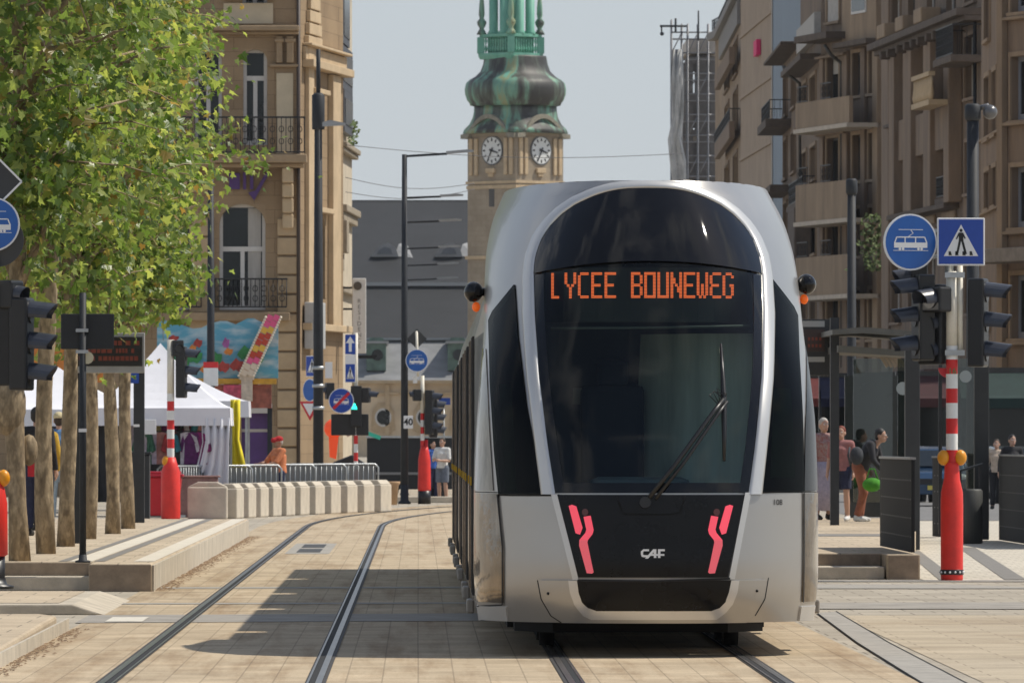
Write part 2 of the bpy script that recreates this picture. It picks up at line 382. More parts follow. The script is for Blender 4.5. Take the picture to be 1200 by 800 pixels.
def NF(x,z):
    u=min(1.0,abs(x)/wz(z)); a=y0z(z); return a-(dz(z)+a)*(1-u**2.6)**0.5
def T(px,py):
    Y=TY-1.0
    for _ in range(6):
        x=PX(px,Y)-TX; z=PZ(py,Y); Y=TY+NF(x,z)
    return x,z
def nmap(x,z,off):
    e=.004
    fx=(NF(x+e,z)-NF(x-e,z))/(2*e); fz=(NF(x,z+e)-NF(x,z-e))/(2*e)
    fx=max(-3,min(3,fx)); n=Vector((fx,-1,fz)).normalized()
    return Vector((x,NF(x,z),z))+n*off
def patch(name,f,ns,nt,off,m,parent=tram,back=.03,smooth=True,rim=True):
    q=MB(); q.smooth=smooth
    G=[[q.addv(nmap(*f(s/ns,t/nt),off)) for s in range(ns+1)] for t in range(nt+1)]
    for t in range(nt):
        for s in range(ns): q.face((G[t][s],G[t][s+1],G[t+1][s+1],G[t+1][s]))
    if rim:
        q.smooth=False
        loop=[(0,s) for s in range(ns+1)]+[(t,ns) for t in range(1,nt+1)]+[(nt,s) for s in range(ns-1,-1,-1)]+[(t,0) for t in range(nt-1,0,-1)]
        bi=[q.addv(Vector(q.v[G[t][s]])) for t,s in loop]; fi=[q.addv(Vector(q.v[G[t][s]])) for t,s in loop]
        bk=[q.addv(nmap(*f(s/ns,t/nt),off-back)) for t,s in loop]
        n=len(loop)
        for k in range(n): q.face((fi[k],bk[k],bk[(k+1)%n],fi[(k+1)%n]))
    return q.build(name,m,parent,fix=False)
def rows(L,R):
    """L,R tables (z,x) -> function(s,t) between them"""
    z0=max(L[0][0],R[0][0]); z1=min(L[-1][0],R[-1][0])
    def f(s,t):
        z=z0+(z1-z0)*t; a=interp(L,z); b=interp(R,z); return (a+(b-a)*s,z)
    return f
def tab(pts): 
    r=sorted([(T(*p)[1],T(*p)[0]) for p in pts]); return r
# inner/outer line of the arched frame, half width by height
INN=[(1.25,.735),(1.64,.795),(2.17,.855),(2.64,.882),(2.97,.885),(3.10,.868),(3.22,.825),(3.32,.765),(3.42,.668),(3.50,.555),(3.565,.41),(3.60,.29),(3.618,.17),(3.624,.0)]
OUT=[]
for k,(z,x) in enumerate(INN):
    p=INN[max(0,k-1)]; n_=INN[min(len(INN)-1,k+1)]; d=Vector((n_[1]-p[1],n_[0]-p[0])); 
    if k==len(INN)-1: d=Vector((-1,0))
    d.normalize(); nn=Vector((d.y,-d.x)); w_=.092 if z<2.6 else .092-.034*(z-2.6)/1.02
    if k==0: nn=Vector((1,0)); w_=.105
    OUT.append((max(1.25,z+nn.y*w_),max(0.0,x+nn.x*w_)))
def arch(Tb,n=26):
    zt=Tb[-1][0]; return zt,[(z,interp(Tb,z)) for z in [zt-(zt-1.25)*((1-k/n)**1.7) for k in range(n+1)]]
XS=0.012   # the whole front sits a touch right of the middle line
# lower body (behind masks), full front, z .27-1.265
def low(s,t):
    z=.27+(1.262-.27)*t; u=-1+2*s; u=math.copysign(abs(u)**.7,u) if False else math.sin(u*PI/2); return (u*wz(z)*.9995,z)
patch('front_panel',low,44,14,0.0,silver,back=.06)
# upper shell left/right of the arch (silhouette strip, roof shoulders)
for sg in (-1,1):
    zs=[1.268+(3.66-1.268)*(k/40) for k in range(41)]
    def up(s,t,sg=sg):
        z=1.268+(3.69-1.268)*t; a=interp(INN,z)*.97 if z<3.62 else 0.0; b=wz(z)*.9995
        u=math.sin(s*PI/2); return (sg*(a+(b-a)*u)+0,z)
    patch('upper_shell',up,16,44,0.0,silver_hi if False else silver,back=.05)
# raised silver arch frame
q=MB(); q.smooth=True
n=60
def archpt(tb,k):
    # param along the arch: left foot -> top -> right foot
    zt=tb[-1][0]; a=abs(k); z=1.25+(zt-1.25)*(1-a**2.2)**(0.75) if a<1 else 1.25
    return (math.copysign(interp(tb,z),k) if a>1e-6 else 0.0, z)
prev=None
for i in range(n+1):
    k=-1+2*i/n
    xi,zi=archpt(INN,k); t_=[z for z,_ in INN]; j=0
    while j<len(t_)-2 and zi>t_[j+1]: j+=1
    f_=(zi-t_[j])/(t_[j+1]-t_[j]); f_=max(0,min(1,f_)); zo=OUT[j][0]+(OUT[j+1][0]-OUT[j][0])*f_; xo=math.copysign(OUT[j][1]+(OUT[j+1][1]-OUT[j][1])*f_,k)
    ring=[q.addv(nmap(xi+XS,zi,-.02)),q.addv(nmap(xi+XS,zi,.018)),q.addv(nmap(xi*.8+xo*.2+XS,zi*.8+zo*.2,.026)),q.addv(nmap(xi*.2+xo*.8+XS,zi*.2+zo*.8,.026)),q.addv(nmap(xo+XS,zo,.016)),q.addv(nmap(xo+XS,zo,-.02))]
    if prev:
        for a in range(5): q.face((prev[a],prev[a+1],ring[a+1],ring[a]))
    prev=ring
q.build('windscreen_surround',silver_hi,tram,fix=True)
# opaque black header with curved lower edge; windscreen below
def zb(x): return 3.045-.085*(x/.88)**2
def header(s,t):
    u=-1+2*s
    u=math.sin(u*PI/2)
    x0=u*.884; z0=zb(x0); z=z0+(3.618-z0)*(1-(1-t)**1.8); return (u*interp(INN,max(z,2.97))+XS if t>0 else x0+XS,z)
patch('header_panel',header,36,20,.012,gblack,rim=False)
def wind(s,t):
    u=math.sin((-1+2*s)*PI/2); z1=zb(u*.884)-.012; z=1.262+(z1-1.262)*t; return (u*interp(INN,z)+XS,z)
wsn=patch('windscreen',wind,40,36,.004,tglass,rim=False)
# black ceramic edge of the windscreen
for sg in (-1,1):
    patch('windscreen_edge',lambda s,t,sg=sg:(sg*(interp(INN,1.262+(2.95-1.262)*t)-.075*s)+XS,1.262+(2.95-1.262)*t),3,24,.007,gblack,rim=False)
patch('windscreen_edge',lambda s,t:((-1+2*s)*.735+XS,1.264+.075*t),20,2,.007,gblack,rim=False)
# side windows of the cab
LW=patch('cab_window',rows(tab([(603,334),(573,371),(575,450),(580,530),(585,579)]),tab([(604,334),(608,394),(618,476),(637,579)])),8,24,.010,sglass,back=.03)
RW=patch('cab_window',rows(tab([(905,330),(889,578)])[:0]+tab([(904,328),(902,400),(896,480),(888,576)]),tab([(905,328),(934,366),(936,420),(940,500),(942,576)])),8,24,.010,sglass,back=.03)
for sg in (-1,1):   # dark reveal behind the side glass
    Lt=(tab([(604,338),(577,376),(577,450),(582,530),(588,577)]),tab([(604.5,338),(608,394),(618,476),(636,577)])) if sg<0 else (tab([(904,332),(902,400),(896,480),(889,574)]),tab([(904.5,332),(933,368),(935,420),(939,500),(941,574)]))
    patch('window_seal',rows(*Lt),6,20,.004,sblack,rim=False)
    gm=mat('green_blind',(0.05,0.16,0.09),0.7,var=0.3,scale=6)
    Lb=(tab([(586,450),(592,576)]),tab([(600,450),(606,576)])) if sg<0 else (tab([(906,450),(902,560)]),tab([(926,455),(931,560)]))
    patch('blind',rows(*Lb),3,8,.0065,gm,rim=False)
# black lower mask, hatch line, apron, bumper
mask=rows(tab([(654,579.5),(666,628),(679,678)]),tab([(872,577.5),(862,628),(852,676)])) 
patch('front_mask',mask,26,14,.016,sblack,back=.03)
for sg in (-1,1):
    L=tab([(654,579),(679,679)]) if sg<0 else tab([(872,577),(853,678)])
    Rr=[(z,x+sg*.045) for z,x in L]
    patch('mask_trim',rows(L,Rr) if sg>0 else rows(Rr,L),2,12,.019,silver_hi,back=.03)
seam=mat('panel_seam',(0.01,0.01,0.01),0.8)
bump_=rows(tab([(633,679),(636,690),(640,705),(648,718),(662,728.5)]),tab([(897,676),(895,690),(891,705),(884,718),(872,727)]))
patch('bumper',bump_,40,10,.034,silver,back=.045)
rim_o=tab([(668,679.5),(670,694),(675,707),(685,719),(697,724.5)]); rim_r=tab([(864,677.5),(862,692),(857,705),(848,716),(838,723)])
patch('bumper_rim',rows(rim_o,rim_r),30,10,.0375,mat('rim_bright_silver',(0.62,0.61,0.60),.28,.6,coat=.3),back=.02)
apr=rows(tab([(678,679),(680,694),(684,704),(692,711),(702,713.5)]),tab([(855,677),(852,692),(848,703),(841,710),(832,713)]))
patch('apron',apr,24,10,.040,sblack,back=.02)
def line(pts,w,off,m,name='panel_seam_line',par=tram):
    q=MB()
    P2=[T(*p) for p in pts]
    for (a,b) in zip(P2[:-1],P2[1:]):
        d=Vector((b[0]-a[0],b[1]-a[1])); nn=Vector((-d.y,d.x)).normalized()*w/2; K=8
        for k in range(K):
            c0=Vector(a)+d*(k/K); c1=Vector(a)+d*((k+1)/K)
            q.poly([nmap(c0.x-nn.x,c0.y-nn.y,off),nmap(c1.x-nn.x,c1.y-nn.y,off),nmap(c1.x+nn.x,c1.y+nn.y,off),nmap(c0.x+nn.x,c0.y+nn.y,off)])
    return q.build(name,m,par,fix=False)
line([(559,578.5),(600,580),(656,580)],.014,.005,seam); line([(872,577.5),(915,576),(954,574)],.014,.005,seam)
line([(679,679),(765,680),(853,677)],.016,.0445,seam)
line([(723,581),(729,600),(734,602.5),(790,602.5),(797,599),(803,580)],.010,.020,mat('hatch_seam',(0.0,0.0,0.0),0.9))
line([(633,679),(637,700),(648,719),(660,727)],.008,.0345,seam); line([(897,676),(893,700),(882,719)],.008,.0345,seam)
# tail lights: a straight bar and a kinked bar on each side
lamp=mat('tail_lamp_lit',(0.55,0.03,0.06),0.25,emit=(1.0,0.11,0.16),estr=0.58)
lens=mat('lamp_lens_dark',(0.10,0.03,0.03),0.25)
def decal(pts,off,m,name,th=.012,par=tram):
    q=MB(); P2=[T(*p) for p in pts]; c=Vector((sum(p[0] for p in P2)/len(P2),sum(p[1] for p in P2)/len(P2)))
    q.prism(P2,lambda p:nmap(p[0],p[1],off-th),lambda p:nmap(p[0],p[1],off)); return q.build(name,m,par)
def Z7(pts): return [(640+a/3.75,560+b/3.75) for a,b in pts]
def mir(pts): return [(920-a,b) for a,b in pts][::-1]
bar1=[(108,122),(122,117),(140,124),(163,218),(152,248),(138,242)]
bar2=[(168,170),(198,165),(211,228),(206,246),(186,272),(184,282),(211,412),(204,418),(182,416),(149,296),(150,272),(176,240),(180,226)]
for side in (0,1):
    g=(lambda p:p) if side==0 else mir
    par=thing.__call__ if False else None
    tl=decal(Z7(g([(a-4 if a<150 else a,b) for a,b in bar1])),.0245,lamp,'tail_light',.01)
    b2=bar2
    lamp2=mat('tail_lamp_lower',(0.5,0.06,0.08),0.3,emit=(1.0,0.16,0.2),estr=0.40)
    # split the kinked bar in three convex pieces so that it follows the curved nose
    q=MB()
    for piece in ([0,1,2,11+0 if False else 12],[2,3,4,9,10,11][:0]): pass
    for pi_,piece in enumerate(([(168,170),(198,165),(211,228),(180,226)],[(180,226),(211,228),(206,246),(186,272),(150,272),(176,240)],[(150,272),(186,272),(184,282),(211,412),(204,418),(182,416),(149,296)])):
        q.m=1 if pi_==2 else 0
        P2=[T(*p) for p in Z7(g(piece))]
        q.prism(P2,lambda p:nmap(p[0],p[1],.0145),lambda p:nmap(p[0],p[1],.0245))
    q.build('light_bar',[lamp,lamp2],tl)
    decal(Z7(g([(165+14*math.cos(a*PI/6)+10,150+16*math.sin(a*PI/6)) for a in range(12)])),.026,lens,'lamp_lens',.011,par=tl)
# maker's lettering and fleet number
lw=mat('logo_white',(0.8,0.8,0.8),0.4)
q=MB()
def logo(pts): 
    P2=[T(640+(a)/3.75,560+(b)/3.75) for a,b in pts]; q.prism(P2,lambda p:nmap(p[0],p[1],.012),lambda p:nmap(p[0],p[1],.021))
for pts in ([(452,312),(452,321),(430,321),(427,312)],[(427,312),(430,321),(426,326),(426,335),(416,335),(416,322)],[(416,335),(426,335),(430,338),(428,347),(420,345)],[(430,338),(452,338),(452,347),(428,347)],
            [(470,312),(484,312),(448,353),(434,353)],[(472,312),(484,312),(484,350),(473,350)],[(455,333),(519,333),(519,341),(450,341)],
            [(491,312),(502,312),(502,350),(491,350)],[(502,312),(521,312),(521,321),(502,321)]): logo(pts)
q.build('maker_logo',lw,tram)
me=text_mesh('108',.062,align='CENTER'); me.materials.clear(); me.materials.append(sign_black)
x,z=T(911,588.5); p=nmap(x,z,.012); 
for v in me.vertices:
    pp=nmap(x+v.co.x*.85,z+v.co.y,.004); v.co=pp
link('fleet_number',me,tram)
for (a,b) in ((645,694),(884,691)):
    x,z=T(a,b); q=MB(); q.ball(nmap(x,z,.034),.012,8); q.build('tow_eye_cap',sblack,tram)
# destination display behind the glass ---------------------------------------------------
DOT={'L':"10000 10000 10000 10000 10000 10000 10000 10000 11111",'Y':"10001 10001 10001 10001 01010 00100 00100 00100 00100",
'C':"01111 10000 10000 10000 10000 10000 10000 10000 01111",'E':"11111 10000 10000 10000 11110 10000 10000 10000 11111",
'B':"11110 10001 10001 10001 11110 10001 10001 10001 11110",'O':"11111 10001 10001 10001 10001 10001 10001 10001 11111",
'U':"10001 10001 10001 10001 10001 10001 10001 10001 11111",'N':"10001 10001 11001 11001 10101 10011 10011 10001 10001",
'W':"10001 10001 10001 10001 10101 10101 10101 10101 01010",'G':"01110 10001 10000 10000 10011 10001 10001 10001 01110",' ':"00000 "*9}
led=mat('led_orange',(0.2,0.03,0.01),0.5,emit=(1.0,0.17,0.045),estr=1.5)
board=mat('display_board',(0.012,0.016,0.016),0.4)
q=MB(); lb=MB()
x0,zt=T(647,319); x1,zb_=T(860,347)
DY=-.60
def BY(x): return NF(x,3.02)+.04
x0=PX(647,TY+DY)-TX; x1=PX(861,TY+DY)-TX; zt=PZ(319,TY+DY); zb0=PZ(349.5,TY+DY)
txt="LYCEE BOUNEWEG"; cw=(x1-x0)/(len(txt)*6-1); rh=(zt-zb0)/18
for i,ch in enumerate(txt):
    R_=DOT[ch].split()
    for r,row in enumerate(R_):
        for sub in (0,1):
            z=zt-(2*r+sub)*rh; c=0
            while c<5:
                if row[c]=='1':
                    e=c
                    while e<5 and row[e]=='1': e+=1
                    # keep strokes of a diagonal joined
                    dx0=x0+(i*6+c)*cw-cw*.12; dx1=x0+(i*6+e)*cw+cw*.12; yy0=BY((dx0+dx1)/2)
                    q.poly([(dx0,yy0,z-rh*.66),(dx1,yy0,z-rh*.66),(dx1,yy0,z),(dx0,yy0,z)]); c=e
                else: c+=1
db=MB(); pp=[(-.78+1.56*k/12) for k in range(13)]
for a,b in zip(pp[:-1],pp[1:]):
    fa=BY(a)+.012; fb=BY(b)+.012
    db.poly([(a,fa,2.58),(b,fb,2.58),(b,fb,3.0),(a,fa,3.0)])
    db.poly([(a,fa,2.58),(a,fa+.1,2.58),(b,fb+.1,2.58),(b,fb,2.58)])
dsp=db.build('destination_display',board,tram,fix=False); q.build('lettering',led,dsp,fix=False)
# cab interior ----------------------------------------------------------------------------
navy=mat('cab_wall_navy',(0.035,0.05,0.085),0.6,var=0.2,scale=2)
cgrey=mat('reflection_grey',(0.66,0.74,0.70),0.6,var=0.25,scale=1.6,stretch=(4,1,.4))
dash=mat('dashboard_grey',(0.20,0.25,0.28),0.6)
q=MB(); q.box(-1.1,1.1,1.05,1.09,.5,3.2); q.build('cab_bulkhead',navy,tram)
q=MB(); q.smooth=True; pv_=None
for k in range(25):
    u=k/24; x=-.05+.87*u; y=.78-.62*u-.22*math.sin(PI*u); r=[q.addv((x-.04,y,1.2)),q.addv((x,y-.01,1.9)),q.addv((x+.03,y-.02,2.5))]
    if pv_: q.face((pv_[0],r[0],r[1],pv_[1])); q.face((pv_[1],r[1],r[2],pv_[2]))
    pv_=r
q.build('reflection_panel',cgrey,tram)  # pale streaked panel added to imitate reflections in the windscreen
q=MB(); q.box(-.95,.95,-.75,.1,1.0,1.22); q.build('dashboard',dash,tram,bev=.03)
q=MB(); q.box(-.45,.35,-.2,.3,1.22,1.38); q.build('console',dash,tram,bev=.08)
q=MB(); q.tube([(-.75,-.5,2.53),(0,-.56,2.535),(.8,-.5,2.55)],.012,6); q.build('sun_blind_rail',mat('blind_rail',(0.10,0.115,0.10),0.5),tram)
q=MB(); q.box(-.55,-.15,.9,1.0,1.95,2.08); q.build('cab_lamp',mat('cab_lamp_cover',(0.25,0.27,0.26),0.5),tram)
q=MB(); q.box(-.5,.0,.45,.6,1.2,2.1); q.cbox((-.25,.5,2.2),(.26,.12,.22)); q.build('driver_seat',mat('seat_cloth',(0.02,0.03,0.05),0.9),tram,bev=.05)
q=MB(); q.box(-.6,.6,-.1,1.04,3.02,3.05); q.build('cab_ceiling',sblack,tram)
q=MB(); q.box(-1.0,1.0,-.6,1.04,.95,.99); q.build('cab_floor',sblack,tram)
# wiper --------------------------------------------------------------------------------------
def wp(px,py,o=.05): x,z=T(px,py); return nmap(x,z,o)
q=MB(); q.tube([wp(756,589,.05),wp(790,548,.09),wp(833,487,.08),wp(845,471,.06)],.018,8); q.tube([wp(768,585,.05),wp(800,545,.08),wp(838,489,.08),wp(849,474,.06)],.014,8)
q.tube([wp(756,589,.0),wp(756,589,.07)],.045,10)
wi=q.build('wiper',black_plastic,tram)
q=MB(); q.tube([wp(843,405,.03),wp(845,440,.035),wp(846,470,.045),wp(847,510,.035),wp(847,541,.03)],[.009,.017,.024,.019,.011],8); q.build('blade',black_plastic,wi)
q=MB()
for k in range(3): q.tube([wp(838+2*k,476,.06),wp(828+4*k,468-4*k,.09),wp(834+7*k,462+2*k,.07),wp(846,470,.05)],.004,5)
q.build('hose',black_plastic,wi)
# camera pods, indicators --------------------------------------------------------------------
for sg,px,py in ((-1,555,342),(1,945,333)):
    Yp=TY+1.25; c=Vector((PX(px,Yp)-TX,1.25,PZ(py,Yp)))
    q=MB(); q.ball(c,.078,14,(1,1.25,1.05)); q.tube([c,(c.x-sg*.10,c.y+.05,c.z)],.035,8); pod=q.build('mirror_camera',gblack,tram)
    q=MB(); q.ball((c.x-sg*.02,c.y-.03,c.z-.12),.034,8,(1,.7,1.2)); q.build('indicator',mat('indicator_amber',(0.8,0.16,0.01),0.3,emit=(1,.12,.01),estr=.25),pod)
# chrome corner panels and lower corner fairings ------------------------------------------
def corner(sg,name,z0,z1,u0,off,m):
    def f(s,t):
        z=z0+(z1-z0)*t; u=u0+(1.0-u0)*s; return (sg*u*wz(z)*.9995,z)
    return patch(name,f,8,8,off,m,back=.02)
def edge_patch(name,sg,pts,z0,z1,off,m):
    tb=tab(pts)
    def f(s_,t):
        z=z0+(z1-z0)*t; e=interp(tb,z); o=sg*wz(z)*.9997; return ((o+(e-o)*s_ if sg<0 else e+(o-e)*s_),z)
    return patch(name,f,8,12,off,m,back=.015)
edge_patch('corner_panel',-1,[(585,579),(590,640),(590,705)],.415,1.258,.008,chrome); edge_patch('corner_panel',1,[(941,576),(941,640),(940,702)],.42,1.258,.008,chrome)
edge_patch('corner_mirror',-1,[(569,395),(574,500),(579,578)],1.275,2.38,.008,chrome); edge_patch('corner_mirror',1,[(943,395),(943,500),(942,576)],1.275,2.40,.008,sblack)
line([(584,579),(590,640),(590,708)],.009,.012,seam); line([(941,576),(941,640),(940,705)],.009,.012,seam)
line([(560,709),(590,708)],.010,.012,seam)
for sg in (-1,1): corner(sg,'corner_fairing',.275,.385,.83 if sg<0 else .89,.014,silver_hi)
# ------------------------------------------------------------- body modules
def section(y0,y1):
    q=MB()
    prof=[(-1.30,.28),(-1.335,.6),(-1.335,1.27),(-1.325,2.0),(-1.30,2.52),(-1.21,2.86),(-1.06,3.20),(-.88,3.50),(-.78,3.56)]
    full=prof+[(-x,z) for x,z in prof[::-1]]
    return full
bodymat=silver; winband=mat('body_window_band',(0.012,0.011,0.010),0.35,spec=0.15,var=0.3,scale=.7)
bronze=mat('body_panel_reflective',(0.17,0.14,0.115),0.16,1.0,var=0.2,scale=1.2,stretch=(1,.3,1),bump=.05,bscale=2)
gang=mat('gangway_bellows',(0.015,0.015,0.016),0.85)
yellow=mat('door_grip_yellow',(0.75,0.45,0.02),0.5)
mods=[(0.0,7.6),(8.3,17.6),(18.3,26.0),(26.7,35.8),(36.4,43.6)]
for i,(a,b) in enumerate(mods):
    q=MB(); q.m=0
    full=section(a,b); n=len(full)
    nose=[(-wz(max(.27,z))*.998 if k<9 else wz(max(.27,z))*.998,z) for k,(x,z) in enumerate(full)]
    if i==0: im=[q.addv((x,5.2,z)) for x,z in full]
    ia=[q.addv((x,a+(y0z(z) if i==0 else 0),z)) for x,z in (nose if i==0 else full)]; ib=[q.addv((x,b,z)) for x,z in full]
    for k in range(n-1):
        z=(full[k][1]+full[k+1][1])/2
        q.m=1 if z<1.27 else (2 if z<2.55 else 0)
        
        if i==0: q.face((ia[k],ia[k+1],im[k+1],im[k])); q.face((im[k],im[k+1],ib[k+1],ib[k]))
        else: q.face((ia[k],ia[k+1],ib[k+1],ib[k]))
    q.m=0; q.face((ia[0],ib[0],ib[-1],ia[-1])); q.face(ib) 
    if i>0: q.face(ia)
    bd=q.build('body_module',[silver,bronze,winband],tram)
    # doors: frames, yellow grips, sill step rubber
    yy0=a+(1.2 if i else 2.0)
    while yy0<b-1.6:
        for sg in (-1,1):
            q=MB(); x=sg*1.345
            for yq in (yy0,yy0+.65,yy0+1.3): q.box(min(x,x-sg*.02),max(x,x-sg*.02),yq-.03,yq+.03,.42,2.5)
            dr=q.build('door',bronze if yy0>a+3 else mat('door_edge_black',(0.02,0.02,0.02),0.4),bd)  # bronze and black frames imitate reflected stripes along the side
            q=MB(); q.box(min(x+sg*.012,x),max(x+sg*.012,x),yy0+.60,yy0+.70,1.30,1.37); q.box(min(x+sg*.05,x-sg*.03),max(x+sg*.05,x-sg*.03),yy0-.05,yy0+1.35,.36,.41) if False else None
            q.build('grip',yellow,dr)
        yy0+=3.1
    for yb in (a+.8,b-.9):
        for sg in (-1,1):
            q=MB(); x=sg*1.335; q.box(min(x,x+sg*.06),max(x,x+sg*.06),yb,yb+.55,.30,.41); q.build('step_sensor',mat('step_rubber',(0.30,0.27,0.23),0.6,var=.2),bd,bev=.015)
    q=MB(); q.box(-.70,.70,a+(5.4 if i==0 else 2.2),b-1.0,3.565,3.62); q.build('roof_equipment',mat('roof_box_grey',(0.30,0.30,0.29),0.6,var=.1),bd,bev=.01)
    q=MB(); q.box(-1.05,1.05,a+(3.2 if i==0 else 0),b,.14,.285); q.build('underframe',under,bd)
    if i:
        y0=mods[i-1][1]; q=MB(); q.box(-1.18,1.18,y0,a,.35,2.7)
        for k in range(4): q.box(-1.22,1.22,y0+.08+k*.15,y0+.13+k*.15,.32,2.75)
        q.build('gangway',gang,tram)
# roof cap over the nose and low front underframe
q=MB(); q.smooth=True
cap=[]
for k in range(17):
    x=-1.06+2.12*k/16; cap.append((q.addv((x,NF(x*.995,3.69),3.69)),q.addv((x*.9,5.2,3.59))))
for a,b in zip(cap[:-1],cap[1:]): q.face((a[0],b[0],b[1],a[1]))
q.build('roof_cap',silver,tram,fix=True)
q=MB(); q.slab([(-1.0,3.2),(-1.0,2.2),(-.7,1.7),(.7,1.7),(1.0,2.2),(1.0,3.2)],.13,.30); q.build('underframe',under,tram)
for sg in (-1,1):
    q=MB(); q.box(*(sorted((sg*.50,sg*.80))),5.3,6.0,3.55,3.63); q.build('roof_fairing',silver_hi,tram,bev=.02)
    q=MB(); q.box(*(sorted((sg*.52,sg*.86))),3.9,4.9,3.60,3.725); q.build('roof_grille',sblack,tram)
# wheels, mostly hidden
for yb in (3.2,13,22,31,40):
    for sg in (-1,1):
        for dy in (-.9,.9):
            q=MB(); q.tube([(sg*.68,yb+dy,.32),(sg*.80,yb+dy,.32)],.31,18); q.build('wheel',under,tram)
# ================================================================ buildings
class Fac:
    """a facade between two plan points, left to right as seen from outside"""
    def __init__(s,a,b): 
        s.a=Vector((a[0],a[1])); s.b=Vector((b[0],b[1])); s.L=(s.b-s.a).length; s.d=(s.b-s.a)/s.L; s.n=Vector((s.d.y,-s.d.x))
    def p(s,u,z,o=0): 
        q=s.a+s.d*u+s.n*o; return Vector((q.x,q.y,z))
    def u_at(s,px):
        # distance along the facade where it is seen at picture column px
        k=(px-VX)/F; ax,ay=s.a; dx,dy=s.d
        return (k*ay-ax)/(dx-k*dy)
    def box(s,q,u0,u1,z0,z1,o0,o1):
        i=[q.addv(s.p(u,z,o)) for u,z,o in ((u0,z0,o0),(u1,z0,o0),(u1,z0,o1),(u0,z0,o1),(u0,z1,o0),(u1,z1,o0),(u1,z1,o1),(u0,z1,o1))]
        for f in ((0,3,2,1),(4,5,6,7),(0,1,5,4),(1,2,6,5),(2,3,7,6),(3,0,4,7)): q.face([i[k] for k in f])
def wall_open(q,f,z0,z1,ops,depth=.28):
    """wall quads of facade f around openings (u0,u1,za,zb) plus their reveals"""
    us=sorted(set([0,f.L]+[max(0,min(f.L,u)) for o in ops for u in o[:2]])); zs=sorted(set([z0,z1]+[max(z0,min(z1,z)) for o in ops for z in o[2:4]]))
    for a,b in zip(us[:-1],us[1:]):
        for c,d in zip(zs[:-1],zs[1:]):
            m,h=(a+b)/2,(c+d)/2
            if any(o[0]<m<o[1] and o[2]<h<o[3] for o in ops): continue
            q.poly([f.p(a,c),f.p(b,c),f.p(b,d),f.p(a,d)])
    for o in ops:
        u0,u1,za,zb=o[:4]
        q.poly([f.p(u0,za),f.p(u0,za,-depth),f.p(u0,zb,-depth),f.p(u0,zb)]); q.poly([f.p(u1,za),f.p(u1,zb),f.p(u1,zb,-depth),f.p(u1,za,-depth)])
        q.poly([f.p(u0,zb),f.p(u0,zb,-depth),f.p(u1,zb,-depth),f.p(u1,zb)]); q.poly([f.p(u0,za),f.p(u1,za),f.p(u1,za,-depth),f.p(u0,za,-depth)])
curt=mat('net_curtain',(0.42,0.40,0.37),0.9,var=0.15,scale=3,stretch=(3,3,.3))
blindm=mat('roller_shutter',(0.40,0.37,0.32),0.7,var=0.1,scale=3)
def window(par,f,o,fm=None,depth=.26,mull=1,trans=0,arch=False,blind=0.0,curtain=None,fw=.07,name='window',sur=None):
    fm=fm or frame_white; u0,u1,za,zb=o[:4]; dd=-depth
    q=MB()
    f.box(q,u0,u0+fw,za,zb,dd,dd+.06); f.box(q,u1-fw,u1,za,zb,dd,dd+.06); f.box(q,u0+fw,u1-fw,za,za+fw*1.3,dd,dd+.06); f.box(q,u0+fw,u1-fw,zb-fw,zb,dd,dd+.06)
    zi0,zi1=za+fw*1.3,zb-fw
    for k in range(mull):
        m=u0+(u1-u0)*(k+1)/(mull+1); f.box(q,m-fw*.6,m+fw*.6,zi0,(zi1 if not trans else trans-fw*.6),dd+.002,dd+.055)
    if trans: f.box(q,u0+fw,u1-fw,trans-fw*.6,trans+fw*.8,dd,dd+.065)
    w=q.build(name,fm,par)
    if sur:
        s=MB(); f.box(s,u0-.16,u0-.003,za,zb+.16,.002,.07); f.box(s,u1+.003,u1+.16,za,zb+.16,.002,.07); f.box(s,u0-.002,u1+.002,zb+.004,zb+.16,.002,.075); f.box(s,u0-.2,u1+.2,za-.12,za-.003,.002,.14); s.build('surround',sur,w)
    g=MB(); g.poly([f.p(u0,za,dd+.02),f.p(u1,za,dd+.02),f.p(u1,zb,dd+.02),f.p(u0,zb,dd+.02)]); g.build('pane',win_glass,w,fix=False)
    if blind:
        b=MB(); f.box(b,u0+fw,u1-fw,zb-fw-(zb-za)*blind,zb-fw,dd+.024,dd+.05); b.build('shutter',blindm,w)
    if curtain:
        b=MB(); a,c=curtain; f.box(b,u0+(u1-u0)*a,u0+(u1-u0)*c,za+fw*1.4,zb-fw*1.2,dd+.022,dd+.03); b.build('curtain',curt,w)
    return w
def arch_infill(q,f,o,rise,depth=.28,n=10,o0=0.0):
    """spandrels that round off the top of an opening"""
    u0,u1,za,zb=o[:4]; m=(u0+u1)/2; r=(u1-u0)/2
    for sg in (-1,1):
        pts=[(m+sg*r,zb)]+[(m+sg*r*math.cos(t*PI/2/n),zb-rise+rise*math.sin(t*PI/2/n)) for t in range(n+1)]
        q.prism(pts,lambda p:f.p(p[0],p[1],-depth),lambda p:f.p(p[0],p[1],o0+.002))
def closed_body(q,poly,z0,z1,skip=()):
    n=len(poly)
    for k in range(n):
        if k in skip: continue
        a,b=poly[k],poly[(k+1)%n]; q.poly([(a[0],a[1],z0),(b[0],b[1],z0),(b[0],b[1],z1),(a[0],a[1],z1)])
    q.poly([(p[0],p[1],z1) for p in poly])
def PT(px,Y): return (PX(px,Y),Y)
def cornice(q,f,u0,u1,z,h=.35,o=.45,steps=3):
    for k in range(steps): f.box(q,u0-o*(k+1)/steps*.0,u1,z+h*k/steps,z+h*(k+1)/steps-.001,0.003,o*(k+1)/steps)
